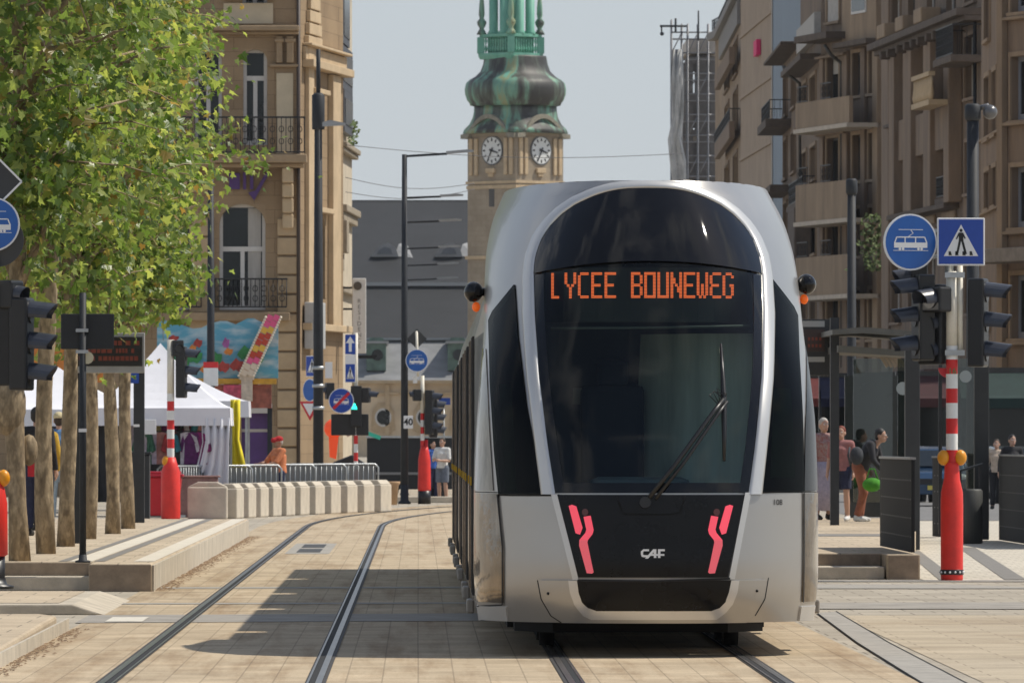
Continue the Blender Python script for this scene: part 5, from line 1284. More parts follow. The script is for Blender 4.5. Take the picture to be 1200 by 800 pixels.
def ped_sign(par,c,s,yaw=0.0,th=.03):
    """square blue pedestrian crossing sign, side s"""
    q=MB(); q.box(-s/2,s/2,0,th,-s/2,s/2); o=q.build('crossing_sign',sign_white,par,loc=c,rot=(0,0,yaw),bev=.01)
    q=MB(); q.box(-s*.465,s*.465,-.004,-.0005,-s*.465,s*.465); q.build('face',sign_blue,o)
    q=MB(); q.prism([(-.36*s,-.30*s),(.36*s,-.30*s),(0,.36*s)],lambda p:(p[0],-.008,p[1]),lambda p:(p[0],-.0045,p[1])); q.build('triangle',sign_white,o)
    q=MB(); y=-.0115
    def f(*pts): q.prism([(a*s,b*s) for a,b in pts],lambda p:(p[0],y,p[1]),lambda p:(p[0],y+.003,p[1]))
    q.prism([((.0+.032*math.cos(t*PI/6))*s,(.235+.036*math.sin(t*PI/6))*s) for t in range(12)],lambda p:(p[0],y,p[1]),lambda p:(p[0],y+.003,p[1]))
    f((-.05,.19),(.045,.19),(.05,.03),(-.045,.03)); f((-.05,.19),(-.11,.06),(-.085,.05),(-.04,.14)); f((.045,.19),(.10,.07),(.08,.055),(.03,.13))
    f((-.045,.03),(.005,.03),(-.06,-.26),(-.105,-.26)); f((.05,.03),(.0,.03),(.075,-.26),(.125,-.26))
    for a in (-.26,-.12,.03,.18): f((a,-.285),(a+.07,-.285),(a+.045,-.20),(a-.0,-.20))
    q.build('walking_figure',sign_black,o); return o
# ---------------------------------------------------------------- right: big signal pole with red boot
YR=101.0; xr=PX(1115.5,YR); zR=lambda py:PZ(py,YR)
t=thing('traffic_signal','tall striped signal pole in a red boot carrying round tram and square pedestrian signs','traffic light',(xr,YR,0))
L=lambda px,py,dy=0:(PX(px,YR)-xr,dy,PZ(py,YR))
pyz=[533,519,502,485,468,451,434,421,406]
striped_pole(t,0,0,0.02,zR(318),.068,[zR(545),zR(527),zR(508),zR(490),zR(472),zR(455),zR(438),zR(421),zR(405)])
q=MB(); q.lathe([(.125,.0),(.132,.03),(.132,.06),(.134,.9),(.130,1.05),(.095,1.2),(.085,1.36),(.078,1.40)],(0,0,0),20); q.build('boot',red_rubber,t)
q=MB(); q.lathe([(.137,.075),(.139,.08),(.139,.13),(.137,.135)],(0,0,0),24); bb_=q.build('reflector_band',black_plastic,t)
q=MB()
for k in range(14):
    a=k*2*PI/14; q.ball((.14*math.cos(a),.14*math.sin(a),.105),.014,6)
q.build('stud',sign_white,bb_)
for sg in (-1,1):   # yellow push-button casings both sides
    q=MB(); q.ball((sg*.10,-.02,zR(536)),.075,12,(1.0,.9,1.25)); q.build('push_button',orange_plastic,t)
q=MB(); q.tube([L(1125,310),L(1125.5,412)],.033,8); q.build('bracket_tube',cream_paint,t)
q=MB(); 
for y in (322,413): q.box(L(1107,y)[0],L(1130,y)[0],-.085,-.05,L(0,y+3.5)[2],L(0,y-3)[2])
build_split(q,'clamp',galv,t)
signal_head(t,L(1092,372,.12),(-1,-.25),h=1.02,w=.34,visor=.30)
signal_head(t,L(1137,378,.10),(1,-.25),h=1.05,w=.34,visor=.30)
signal_head(t,L(1101,380,.22),(-.6,-.8),h=.95,w=.34,visor=.1)
hd=signal_head(t,L(1104,351,-.06),(-.75,-.62),h=.30,w=.34,n=1,visor=.22)
signal_head(t,L(1086,325,.30),(-.95,-.2),h=.36,w=.28,n=1,visor=.2)
o=disc_sign(t,L(1066.5,284,-.10),.335,sign_blue2,yaw=.30); tram_symbol(o,.22)
o=ped_sign(t,L(1125.5,283.5,-.10),.565,yaw=.0)
q=MB(); q.bar(L(1066,300,-.03),L(1112,300,.09),.04,.04); q.bar(L(1066,270,-.03),L(1112,270,.09),.04,.04); q.tube([L(1112,262,0),L(1112,320,0)],.05,8); q.build('sign_bracket',galv,t)
text_obj('number','16',.10,mat('sticker_green',(0.02,0.22,0.08),0.5),t,(0,-.0715,zR(435)),FACE)
q=MB(); q.prism([(.115*math.cos(a),.115*math.sin(a)) for a in [PI+PI*k/12 for k in range(13)]],lambda p:(p[0]-.04,.09,p[1]+zR(431)),lambda p:(p[0]-.04,.12,p[1]+zR(431))); q.build('warning_plate',sign_red,t)
# ---------------------------------------------------------------- left: near signal with red boot and yellow button
YN=90.0; xn=PX(-8,YN)
t=thing('traffic_signal','traffic light at the left edge with red boot, orange button and round blue tram sign','traffic light',(xn,YN,0.1)); zN=lambda py:PZ(py,YN)-.1
L=lambda px,py,dy=0:(PX(px,YN)-xn,dy,PZ(py,YN)-.1)
striped_pole(t,0,0,.3,zN(235),.065,[1.0,1.18,1.36,1.54,1.72,1.9])
q=MB(); q.lathe([(.22,0),(.22,.03),(.15,.05),(.125,.12),(.125,.34)],(0,0,0),18); q.build('foot',black_plastic,t)
q=MB(); q.lathe([(.10,.33),(.155,.36),(.15,.9),(.12,1.06),(.075,1.2)],(0,0,0),18); q.build('boot',red_rubber,t)
q=MB(); q.ball((.11,-.02,zN(560)),.07,12,(1,.9,1.3)); q.build('push_button',orange_plastic,t)
signal_head(t,L(14,403,.08),(1,-.2),h=.98,w=.34,visor=.28)
signal_head(t,L(2,345,.1),(.8,-.5),h=.30,w=.24,n=1,visor=.12)
q=MB(); q.box(*sorted((L(-6,0)[0],L(22,0)[0])),.0,.22,L(0,452)[2],L(0,354)[2]); q.build('cabinet',black_plastic,t,bev=.02)
o=disc_sign(t,L(-8,263,-.10),.285,sign_blue2); tram_symbol(o,.20)
o=disc_sign(t,L(-4,281,.05),.285,mat('sign_back',(0.05,0.052,0.055),0.5,.3),rim=False)
q=MB(); s=.40; q.prism([(s,0),(0,s),(-s,0),(0,-s)],lambda p:(p[0]+L(-19,0)[0],-.02,p[1]+zN(213)),lambda p:(p[0]+L(-19,0)[0],.01,p[1]+zN(213))); dsg=q.build('diamond_sign',MATS['sign_back'],t)
q=MB(); 
for a,b in (((s,0),(0,s)),((s,0),(0,-s))): q.bar((a[0]+L(-19,0)[0],-.022,a[1]+zN(213)),(b[0]+L(-19,0)[0],-.022,b[1]+zN(213)),.025,.02)
q.build('rim',sign_white,dsg)
# ---------------------------------------------------------------- left: sign pole with plate seen from behind
YP=94.6; x=PX(97,YP)
t=thing('sign_pole','slim grey pole on the platform with the dark back of a sign plate','sign',(x,YP,PH))
q=MB(); q.tube([(0,0,0),(0,0,PZ(343,YP)-PH)],.038,12); flange(q,0,0,0,.085); q.build('pole',dark_steel,t)
q=MB(); q.box(-.245,.345,.045,.065,PZ(409,YP)-PH,PZ(367.5,YP)-PH); q.build('plate',mat('plate_back',(0.02,0.022,0.024),0.5,.2,var=.2),t,bev=.03)
q=MB(); 
for y in (387,412): q.box(-.075,.06,-.05,.044,PZ(y+2,YP)-PH,PZ(y-2,YP)-PH)
build_split(q,'clamp',galv,t)
q=MB(); q.box(-.045,.045,-.043,-.037,PZ(506,YP)-PH,PZ(502,YP)-PH); q.build('sticker',sign_white,t)
q=MB(); q.tube([(.05,-.02,PZ(419,YP)-PH),(.05,.02,PZ(419,YP)-PH)],.07,14); q.build('round_cap',mat('cap_cream',(0.55,0.5,0.35),0.5),t)
# ---------------------------------------------------------------- departure display on a dark post (left platform)
YD=112; x=PX(91,YD)
t=thing('departure_display','grey departure display with faint orange text hung on a dark post at the left platform','display',(x,YD,PH))
L=lambda px,py,dy=0:(PX(px,YD)-x,dy,PZ(py,YD)-PH)
q=MB(); q.box(-.045,.045,-.05,.05,0,L(0,392)[2]); q.build('post',anthracite,t,bev=.01)
a,b=L(86,0)[0],L(170,0)[0]
q=MB(); q.box(a,b,-.20,-.06,L(0,437)[2],L(0,390)[2]); ds=q.build('housing',mat('housing_grey',(0.34,0.34,0.33),0.5,var=.1),t,bev=.01)
q=MB(); q.box(a+.02,b-.03,-.212,-.201,L(0,429)[2],L(0,395)[2]); q.build('screen',mat('screen_black',(0.012,0.010,0.010),0.25),ds)
orl=mat('display_orange_dim',(0.12,0.02,0.01),0.5,emit=(1,.16,.04),estr=.025)
dim=MB(); random.seed(2)
for r_ in range(3):
    u=a+.08
    while u<b-.12:
        w_=random.uniform(.02,.07); zz=L(0,402+r_*9)[2]; dim.box(u,u+w_,-.216,-.213,zz-.03,zz+.03); u+=w_+random.choice((.012,.012,.05))
dim.build('lettering',orl,ds)
YD=140; x=PX(163,YD)
t=thing('dark_post','dark steel post with a small blue plate between the last plane tree and the gazebo','post',(x,YD,PH))
L=lambda px,py,dy=0:(PX(px,YD)-x,dy,PZ(py,YD)-PH)
q=MB(); q.box(-.09,.09,-.07,.07,0,L(0,432)[2]); q.build('shaft',anthracite,t,bev=.01)
q=MB(); q.box(L(152,0)[0],L(163,0)[0],-.1,-.08,L(0,449)[2],L(0,437)[2]); q.build('blue_plate',sign_blue,t)
q=MB(); q.box(-.09,.01,-.085,-.075,L(0,500)[2],L(0,497)[2]); q.build('label_plate',sign_white,t)
# ---------------------------------------------------------------- mid-left: striped signal by the red bin
YB=179.0; x=PX(200,YB)
t=thing('traffic_signal','striped signal pole with a red boot next to the red bin and white gazebo','traffic light',(x,YB,0)); zB_=lambda py:PZ(py,YB)
L=lambda px,py,dy=0:(PX(px,YB)-x,dy,PZ(py,YB))
striped_pole(t,.0,0,.5,zB_(398),.075,[zB_(y) for y in (547,536,525,514,503,492,481,470,461)])
q=MB(); q.lathe([(.19,0),(.205,.05),(.20,1.0),(.14,1.16),(.10,1.3)],(0,0,0),18); q.build('boot',red_rubber,t)
signal_head(t,L(207,436,.05),(1,-.12),h=1.08,w=.36,visor=.30); signal_head(t,L(206,408,.05),(.3,-1),h=.34,w=.25,n=1,visor=.05)
q=MB(); q.ball((-.10,-.05,zB_(540)),.085,10,(1,.8,1.3)); q.build('push_button',orange_plastic,t)
# red wheeled bin
YK=181; x=PX(190,YK)
t=thing('wheelie_bin','bright red wheeled waste bin behind the striped signal pole','bin',(x,YK,0))
q=MB(); q.prism([(-.33,0),(.33,0),(.42,.82),(-.42,.82)],lambda p:(p[0],-.3,p[1]+.06),lambda p:(p[0],.3,p[1]+.06)); q.build('body',mat('bin_red',(0.55,0.012,0.02),0.4,var=.1),t,bev=.03)
q=MB(); q.box(-.46,.46,-.36,.36,.88,.94); q.box(-.40,.40,-.30,.30,.94,1.0); q.build('lid',mat('bin_lid_red',(0.42,0.012,0.03),0.4),t,bev=.02)
for sx_ in (-.3,.3): q=MB(); q.tube([(sx_-.03,.3,.08),(sx_+.03,.3,.08)],.08,12); q.build('wheel',black_plastic,t)
# dark equipment cabinet beside the last tree
YC=148; x=PX(165,YC); t=thing('equipment_cabinet','dark grey equipment cabinet standing between the last tree and red bin','cabinet',(x,YC,PH))
q=MB(); q.box(-.16,.16,-.2,.2,0,1.1); q.build('body',anthracite,t,bev=.02); q=MB(); q.box(-.18,.18,-.22,.22,1.1,1.15); q.build('cap',dark_steel,t,bev=.01)
# ---------------------------------------------------------------- concrete blocks on the bend, with crowd barriers behind
cst=mat('block_concrete',(0.52,0.46,0.37),0.85,var=.16,scale=3,bump=.25,bscale=40)
def block(x,y,rz,L_,w,h,label):
    t=thing('concrete_block',label,'barrier',(x,y,0),rz,'concrete blocks along the bend')
    q=MB(); q.prism([(-w/2,0),(w/2,0),(w/2,h*.97),(-w/2,h*.97)],lambda p:(p[0],-L_/2,p[1]),lambda p:(p[0],L_/2,p[1])); q.build('body',cst,t,bev=.03)
    q=MB(); 
    q.prism([(-w/2+.01,0),(w/2-.01,0),(w*.25,.10),(-w*.25,.10)],lambda p:(p[0],-L_/2+.05,p[1]+h*.97+.002),lambda p:(p[0],L_/2-.05,p[1]+h*.97+.002)); q.build('crest',cst,t,bev=.02)
block(PX(243,179.6),179.9,0,.75,.83,.70,'broad pale concrete block lying across the head of the barrier row beside the red bin')
A0=Vector((PX(271,181.0),181.0)); B0=Vector((PX(443,197.5),197.5)); NB=11
for k in range(NB):
    p=A0.lerp(B0,k/(NB-1)); p.x+=-.25*math.sin(PI*k/(NB-1)); d=(B0-A0); rz=-math.atan2(d.x,d.y)+.05-.012*k
    block(p.x,p.y,rz,.98,.40,.66,'pale concrete barrier block standing in the curved row along the tram bend')
# crowd barriers (one made, the others copied)
bar0=thing('crowd_barrier','galvanised crowd barrier panel with upright bars standing behind the concrete blocks','barrier',(0,0,0),0,'crowd barriers behind the blocks')
q=MB(); w_=1.05
q.tube([(-w_,0,.25),(-w_,0,1.02),(-w_+.08,0,1.1),(w_-.08,0,1.1),(w_,0,1.02),(w_,0,.25),(-w_,0,.25)],.024,6)
q.build('frame',galv,bar0)
q=MB()
for k in range(1,18): q.tube([(-w_+2*w_*k/18,0,.25),(-w_+2*w_*k/18,0,1.1)],.010,5)
q.build('bars',galv,bar0)
q=MB(); q.box(-w_+.06,w_-.06,.012,.02,.72,1.07); q.build('mesh_panel',glassmat('barrier_mesh',(0.30,0.34,0.34),0.22,.5),bar0)
for sx_ in (-.8,.8): q=MB(); q.bar((sx_,-.3,.03),(sx_,.3,.03),.05,.05); q.bar((sx_,0,.03),(sx_,0,.25),.05,.05); q.build('foot',galv,bar0)
spots=[(PX(224,184),184,1.1),(PX(240,187),187,.2),(PX(275,190.5),190.5,.12),(PX(316,194),194,.12),(PX(353,197),197,.1),(PX(391,200),200,.1)]
for k,(x,y,rz) in enumerate(spots):
    o=bar0 if k==0 else copy_tree(bar0)
    o.location=(x,y,0); o.rotation_euler=(0,0,rz)
bar0['label']='galvanised crowd barrier panel turned edgeways beside the red bin'
[o for o in bpy.data.objects if o.name.startswith('crowd_barrier')][-1]['label']='last galvanised crowd barrier of the row, at the end of the concrete blocks'
# ---------------------------------------------------------------- street lamps
def lamp_post(px,Y,top_py,label,arm_px=None,arm_py=None,r=.09,head='arm',grp='street lamps with long arms'):
    x=PX(px,Y); H=PZ(top_py,Y)
    t=thing('street_lamp',label,'street lamp',(x,Y,0),0,grp)
    q=MB(); q.tube([(0,0,0),(0,0,H*.45),(0,0,H)],[r*1.1,r,r*.72],12); q.lathe([(r*1.9,0),(r*1.8,.05),(r*1.2,.09),(r*1.12,.5)],(0,0,0),12); q.build('pole',dark_steel,t)
    if arm_px:
        ax=PX(arm_px,Y)-x; az=PZ(arm_py,Y)
        q=MB(); q.bar((0,0,H-.05),(ax*.62,0,H-.05+(az-H)*.5),.07,.06); q.build('arm',dark_steel,t)
        q=MB(); q.prism([(ax*.6,0),(ax,0),(ax,.05),(ax*.9,.075),(ax*.6,.07)],lambda p:(p[0],-.12,p[1]+H-.07+(az-H)*min(1,p[0]/ax)),lambda p:(p[0],.12,p[1]+H-.07+(az-H)*min(1,p[0]/ax))); hd=q.build('lamp_head',mat('lamp_head_grey',(0.32,0.33,0.34),0.4,.4,var=.1),t)
    return t
lamp_post(474,222,181,'tall grey street lamp with one long flat arm, nearest of the file beyond the bend',555,175)
names=['second','third','fourth','fifth','sixth']
for k,(Y,ty,tx) in enumerate(((258,230,543),(287,259,541),(326,290,540),(357,310,538),(390,327,537))):
    lamp_post(474,Y,ty,'grey street lamp arm showing behind the nearest tall lamp, %s from the top'%names[k],tx,ty-3,r=.075)
YQ=200; t=lamp_post(373,YQ,110,'tall dark mast with a short side lamp in front of the ochre corner building',r=.115,grp='dark masts')
x0=0; ax=PX(405,YQ)-PX(373,YQ); za=PZ(146,YQ)
q=MB(); q.lathe([(.14,PZ(152,YQ)),(.15,PZ(150,YQ)),(.15,PZ(112,YQ)),(.08,PZ(109,YQ))],(0,0,0),12); q.build('collar',dark_steel,t)
q=MB(); q.prism([(0,0),(.12,.06),(ax*.45,.10),(ax,.03),(ax,-.02),(ax*.4,-.04),(.1,-.05)],lambda p:(p[0],-.11,p[1]+za),lambda p:(p[0],.11,p[1]+za)); q.build('lamp_head',MATS['lamp_head_grey'],t)
q=MB(); q.tube([(0,0,PZ(112,YQ)),(0,0,PZ(58,YQ))],.05,8); q.build('antenna',dark_steel,t)
q=MB(); q.box(.16,.33,-.02,.0,PZ(443,YQ),PZ(424,YQ)); pl_=q.build('notice_plate',sign_white,t); 
for y in (431,452,478,): q=MB(); q.lathe([(.145,PZ(y+2,YQ)),(.145,PZ(y-2,YQ))],(0,0,0),12); q.build('strap',galv,t)
YQ=205; t=lamp_post(247,YQ,210,'slim dark mast rising between the gazebo and the painted fairground panel',r=.095,grp='dark masts')
q=MB(); q.box(-.17,.17,-.14,.14,PZ(452,YQ),PZ(431,YQ)); bx=q.build('wrap',white_paint,t); q=MB(); q.box(-.175,.175,-.145,.145,PZ(430.8,YQ),PZ(424,YQ)); q.build('red_edge',red_paint,bx)
YQ=209; t=lamp_post(498+0,330+0,60,'x') if False else None
# ---------------------------------------------------------------- signs and signals on the bend
YG=204
t=thing('sign_post','striped post with pedestrian, round blue and give way signs beside the dark mast','sign',(PX(370,YG),YG,0)); x0=PX(370,YG)
striped_pole(t,0,0,0,PZ(425,YG),.05,[PZ(y,YG) for y in (540,530,520,510,500,490,480,470,460,450,440,430)][:11] if False else [PZ(y,YG) for y in (542,532,522,512,502,492,484)])
o=ped_sign(t,(PX(366,YG)-x0,-.08,PZ(429,YG)),.50,yaw=-.9)
o=disc_sign(t,(PX(363,YG)-x0,-.08,PZ(457,YG)),.27,sign_blue2,yaw=-.9)
q=MB(); s=.30; q.prism([(-s,s*.6),(s,s*.6),(0,-s*.9)],lambda p:(p[0],0,p[1]),lambda p:(p[0],.03,p[1])); o=q.build('give_way_sign',sign_red,t,loc=(PX(363,YG)-x0,-.08,PZ(479,YG)),rot=(0,0,-.6))
q=MB(); s=.20; q.prism([(-s,s*.6),(s,s*.6),(0,-s*.9)],lambda p:(p[0],-.004,p[1]+.01),lambda p:(p[0],-.001,p[1]+.01)); q.build('face',sign_white,o)
YG=206; x0=PX(417,YG)
t=thing('traffic_signal','signal cluster with green walking light, crossed-out tram disc and stacked blue signs','traffic light',(x0,YG,0))
striped_pole(t,0,0,0,PZ(390,YG),.05,[PZ(y,YG) for y in (560,550,540,530,520,510,500,490,480)])
q=MB(); q.box(PX(404.5,YG)-x0,PX(416.5,YG)-x0,-.1,-.07,PZ(415,YG),PZ(392,YG)); o=q.build('ahead_sign',sign_blue,t)
q=MB(); cx_=PX(410.5,YG)-x0; q.box(cx_-.035,cx_+.035,-.106,-.101,PZ(412,YG),PZ(402,YG)); q.prism([(cx_-.11,PZ(402,YG)),(cx_+.11,PZ(402,YG)),(cx_,PZ(394,YG))],lambda p:(p[0],-.106,p[1]),lambda p:(p[0],-.101,p[1])); q.build('arrow',sign_white,o)
q=MB(); q.box(PX(404.5,YG)-x0,PX(416.5,YG)-x0,-.1,-.07,PZ(426,YG),PZ(415.6,YG)); q.build('white_plate',sign_white,t)
o=ped_sign(t,(PX(410.5,YG)-x0,-.10,PZ(437,YG)),.27,yaw=0); o.scale=(.92,1,1.7)
o=disc_sign(t,(PX(400,YG)-x0,-.28,PZ(469.5,YG)),.305,sign_blue); tram_symbol(o,.19)
q=MB(); q.bar((-.19,-.014,-.19),(.19,-.014,.19),.07,.006,up=(0,1,0)) ; q.build('red_slash',sign_red,o)
grn=mat('green_man_lit',(0.01,0.2,0.15),0.4,emit=(.03,.95,.65),estr=2.2)
q=MB(); q.box(PX(411,YG)-x0,PX(424,YG)-x0,-.18,.05,PZ(500,YG),PZ(452,YG)); q.build('signal_head',black_plastic,t,bev=.02)
q=MB(); cx_=PX(415.3,YG)-x0; q.ball((cx_,-.19,PZ(474,YG)),.035,8); q.prism([(cx_-.07,PZ(479.5,YG)),(cx_+.07,PZ(479.5,YG)),(cx_+.05,PZ(475.5,YG)),(cx_-.05,PZ(475.5,YG))],lambda p:(p[0],-.20,p[1]),lambda p:(p[0],-.182,p[1])); q.build('green_figure',grn,t)
signal_head(t,(PX(424,YG)-x0,0,PZ(463,YG)),(1,-.2),h=.36,w=.26,n=1,visor=.22); signal_head(t,(PX(391,YG)-x0,.1,PZ(458,YG)),(-1,-.2),h=.4,w=.26,n=1,visor=.18)
q=MB(); q.box(PX(388,YG)-x0,PX(432,YG)-x0,-.05,.1,PZ(510,YG),PZ(485,YG)); q.build('lower_box',black_plastic,t,bev=.02)
YG=222; x0=PX(495,YG)
t=thing('traffic_signal','pair of black signal heads on a striped pole with red boot, blue tram disc above','traffic light',(x0,YG,0))
striped_pole(t,0,0,.4,PZ(440,YG),.05,[PZ(y,YG) for y in (560,548,540,532,524,516,508,500,492,484)])
q=MB(); q.tube([(.10,0,1.2),(.10,0,PZ(515,YG))],.045,8); 
q.build('second_pole',red_paint,t)
q=MB(); q.lathe([(.165,.34),(.17,.4),(.16,1.15),(.12,1.38),(.09,1.5)],(0.05,0,0),16); q.build('boot',red_rubber,t)
q=MB(); q.lathe([(.17,0),(.165,.36)],(.05,0,0),16); q.build('foot',black_plastic,t)
signal_head(t,(PX(499,YG)-x0,.02,PZ(483,YG)),(1,-.2),h=1.15,w=.34,visor=.25); signal_head(t,(PX(503,YG)-x0,.35,PZ(490,YG)),(1,.1),h=1.0,w=.34,visor=.25); signal_head(t,(PX(493,YG)-x0,-.05,PZ(463,YG)),(-1,-.2),h=.30,w=.26,n=1,visor=.1)
o=disc_sign(t,(PX(488.5,YG)-x0,-.25,PZ(422.5,YG)),.295,sign_blue2); tram_symbol(o,.2)
q=MB(); q.tube([(PX(490,YG)-x0,-.2,PZ(441,YG)),(PX(488,YG)-x0,-.2,PZ(388,YG))],.035,8); q.build('sign_tube',cream_paint,t)
q=MB(); s=.26; q.prism([(s,0),(0,s),(-s,0),(0,-s)],lambda p:(p[0]+PX(488.5,YG)-x0,-.16,p[1]+PZ(397,YG)),lambda p:(p[0]+PX(488.5,YG)-x0,-.14,p[1]+PZ(397,YG))); q.build('diamond_sign',MATS['sign_back'],t)
q=MB(); q.box(PX(484,YG)-x0,PX(489,YG)-x0,-.1,0,PZ(449,YG),PZ(441,YG)); q.build('sensor_box',white_paint,t)
# speed limit plate on the tall lamp
Yq=221.75; q=MB(); q.box(PX(473,Yq),PX(484,Yq),Yq-.03,Yq,PZ(502,Yq),PZ(487,Yq)); sp=q.build('speed_sign',sign_white,bev=.01); tag(sp,'small white square plate reading 40 on the tall lamp post','sign')
text_obj('lettering','40',.24,sign_black,sp,(PX(478.5,Yq),Yq-.036,PZ(494.5,Yq)),FACE,font_off=.006)
# street name sign behind the signal pair
t=thing('direction_sign','small blue arrow sign on a thin post behind the black signal pair','sign',(PX(520,260),260,0)); q=MB(); q.tube([(0,0,0),(0,0,PZ(466,260))],.03,6); q.build('post',galv,t); q=MB(); q.box(-.15,.2,-.03,0,PZ(474,260),PZ(466,260)); q.build('plate',sign_blue,t)
# ---------------------------------------------------------------- market stall, fairground panel, black trailer
YZ=186
tent=mat('tent_white',(0.74,0.74,0.78),0.75,var=.05,scale=2,bump=.3,bscale=3)
def gazebo(label,cx_,cy,hw,eave,peak,drop=.38):
    t=thing('gazebo',label,'tent',(cx_,cy,0),0,'white market gazebos')
    q=MB(); q.smooth=False; n=8
    for (a,b) in (((-1,-1),(1,-1)),((1,-1),(1,1)),((1,1),(-1,1)),((-1,1),(-1,-1))):
        prev=None
        for k in range(n+1):
            s=k/n; sc=1-s; z=eave+(peak-eave)*(s**1.35); r=[]
            for j in range(7):
                u=j/6; x=(a[0]+(b[0]-a[0])*u)*hw*sc; y=(a[1]+(b[1]-a[1])*u)*hw*sc; r.append(q.addv((x,y,z-.06*math.sin(PI*u)*sc)))
            if prev:
                for j in range(6): q.face((prev[j],prev[j+1],r[j+1],r[j]))
            prev=r
        e=[(a[0]*hw,a[1]*hw),(b[0]*hw,b[1]*hw)]
        for j in range(12):
            u0,u1=j/12,(j+1)/12; p0=(e[0][0]+(e[1][0]-e[0][0])*u0,e[0][1]+(e[1][1]-e[0][1])*u0); p1=(e[0][0]+(e[1][0]-e[0][0])*u1,e[0][1]+(e[1][1]-e[0][1])*u1)
            q.poly([(p0[0]*1.01,p0[1]*1.01,eave-drop),(p1[0]*1.01,p1[1]*1.01,eave-drop),(p1[0],p1[1],eave),(p0[0],p0[1],eave)])
    c=q.build('canopy',tent,t); md=c.modifiers.new('solid','SOLIDIFY'); md.thickness=.012
    for a in ((-1,-1),(1,-1),(1,1),(-1,1)): q=MB(); q.bar((a[0]*hw*.97,a[1]*hw*.97,0),(a[0]*hw*.97,a[1]*hw*.97,eave),.05,.05); q.build('leg',galv,t)
    return t
gz=gazebo('white pop-up gazebo with a gathered side curtain sheltering a clothes stall',PX(188,YZ),YZ,1.55,PZ(478,YZ-1.5),PZ(402,YZ))
q=MB(); q.smooth=True; R=[]
for (z,w0,w1) in ((PZ(490,YZ-1.5),-.62,.0),(1.6,-.60,-.02),(1.1,-.72,-.03),(.75,-.92,-.04),(.2,-1.0,-.05)): R.append([q.addv((1.55+w0+(w1-w0)*k/16,-1.5+.09*math.sin(k*1.5),z)) for k in range(17)])
for a,c in zip(R[:-1],R[1:]):
    for k in range(16): q.face((a[k],a[k+1],c[k+1],c[k]))
c=q.build('side_curtain',tent,gz,fix=False); c.modifiers.new('solid','SOLIDIFY').thickness=.01
q=MB(); q.smooth=True; R=[]
for z in (2.3,1.4,.3): R.append([q.addv((-1.5+3.0*k/24,1.5+.05*math.sin(k*1.9),z)) for k in range(25)])
for a,c in zip(R[:-1],R[1:]):
    for k in range(24): q.face((a[k],a[k+1],c[k+1],c[k]))
c=q.build('back_curtain',mat('stall_back',(0.05,0.05,0.055),0.9,var=.3,scale=2),gz,fix=False); c.modifiers.new('solid','SOLIDIFY').thickness=.01
gazebo('second white gazebo roof half hidden behind the mast and the front gazebo',PX(218,202),202,1.5,PZ(470,202),PZ(446,202)+.2)
gazebo('grey-white gazebo roof showing between the trunks of the plane trees',PX(60,196),196,2.2,PZ(480,196),PZ(425,196))
# clothes rails with hanging garments
random.seed(21)
cols=[(.20,.02,.12),(.35,.30,.35),(.45,.42,.45),(.03,.10,.06),(.30,.03,.03),(.05,.05,.09),(.30,.14,.12),(.10,.02,.10),(.5,.48,.5),(.02,.02,.02),(.25,.20,.08),(.03,.15,.18)]
cn=['plum','mauve','pale grey','dark green','deep red','navy','dusty pink','violet','white','black','olive','teal']
def rail(px0,px1,Y,z,label):
    t=thing('clothes_rail',label,'clothes rack',(PX((px0+px1)/2,Y),Y,0)); w=(PX(px1,Y)-PX(px0,Y))/2
    q=MB(); q.tube([(-w,0,0),(-w,0,z),(w,0,z),(w,0,0)],.018,6); q.build('frame',dark_steel,t)
    for sx_ in (-w,w): q=MB(); q.bar((sx_,-.25,.02),(sx_,.25,.02),.04,.04); q.build('foot',dark_steel,t)
def garment(x,Y,z,k,s=1.0,rz=0.0,where='on the front clothes rail'):
    q=MB(); pr=[(0,.02),(.10,0),(.24,-.05),(.36,-.45),(.26,-.5),(.2,-.22),(.22,-.8),(-.22,-.8),(-.2,-.22),(-.26,-.5),(-.36,-.45),(-.24,-.05),(-.10,0)]
    q.prism([(a*s,b*s) for a,b in pr],lambda p:(p[0],-.03-.02*math.sin(p[1]*9),p[1]),lambda p:(p[0],.05,p[1]))
    o=q.build('garment',mat('cloth_'+cn[k].replace(' ','_'),cols[k],.9,var=.35,scale=9),None,loc=(x,Y,z),rot=(0,0,rz)); tag(o,'%s top hanging %s of the market stall'%(cn[k],where),'clothing','clothes hanging in the market stall')
    return o
rail(166,238,184.6,1.85,'clothes rail in the opening of the white gazebo'); rail(150,250,187,2.1,'second clothes rail deeper inside the white gazebo')
for k in range(10): garment(PX(168+7.2*k,184.6),184.6,1.82,(k*5+3)%12,.85,random.uniform(-.9,.9))
for k in range(12): garment(PX(152+8.4*k,187),187,2.08,(k*7+1)%12,.9,random.uniform(-.9,.9),'on the rear clothes rail')
for k,(px,py,c_) in enumerate(((30,520,4),(42,505,10),(58,512,5),(92,525,7),(118,520,4),(112,545,9),(140,530,0))): garment(PX(px,194),194,PZ(py-22,194),c_,1.2,random.uniform(-.7,.7),'between the tree trunks')
q=MB(); q.box(-.55,.55,-.3,.3,.0,.86); q.box(-.6,.6,-.34,.34,.861,.9); o=q.build('stall_table',mat('table_cloth_pink',(0.30,0.17,0.15),0.9,var=.3,scale=5),None,loc=(PX(226,184),183.6,0),bev=.02); tag(o,'low stall table draped in dusty pink cloth under the gazebo','table')
q=MB(); q.box(-.22,.22,-.02,.02,-.16,.16); o=q.build('price_board',sign_white,None,loc=(PX(171,184.2),184.2,PZ(500,184)),bev=.01); tag(o,'small white price board hanging at the left of the gazebo','sign')
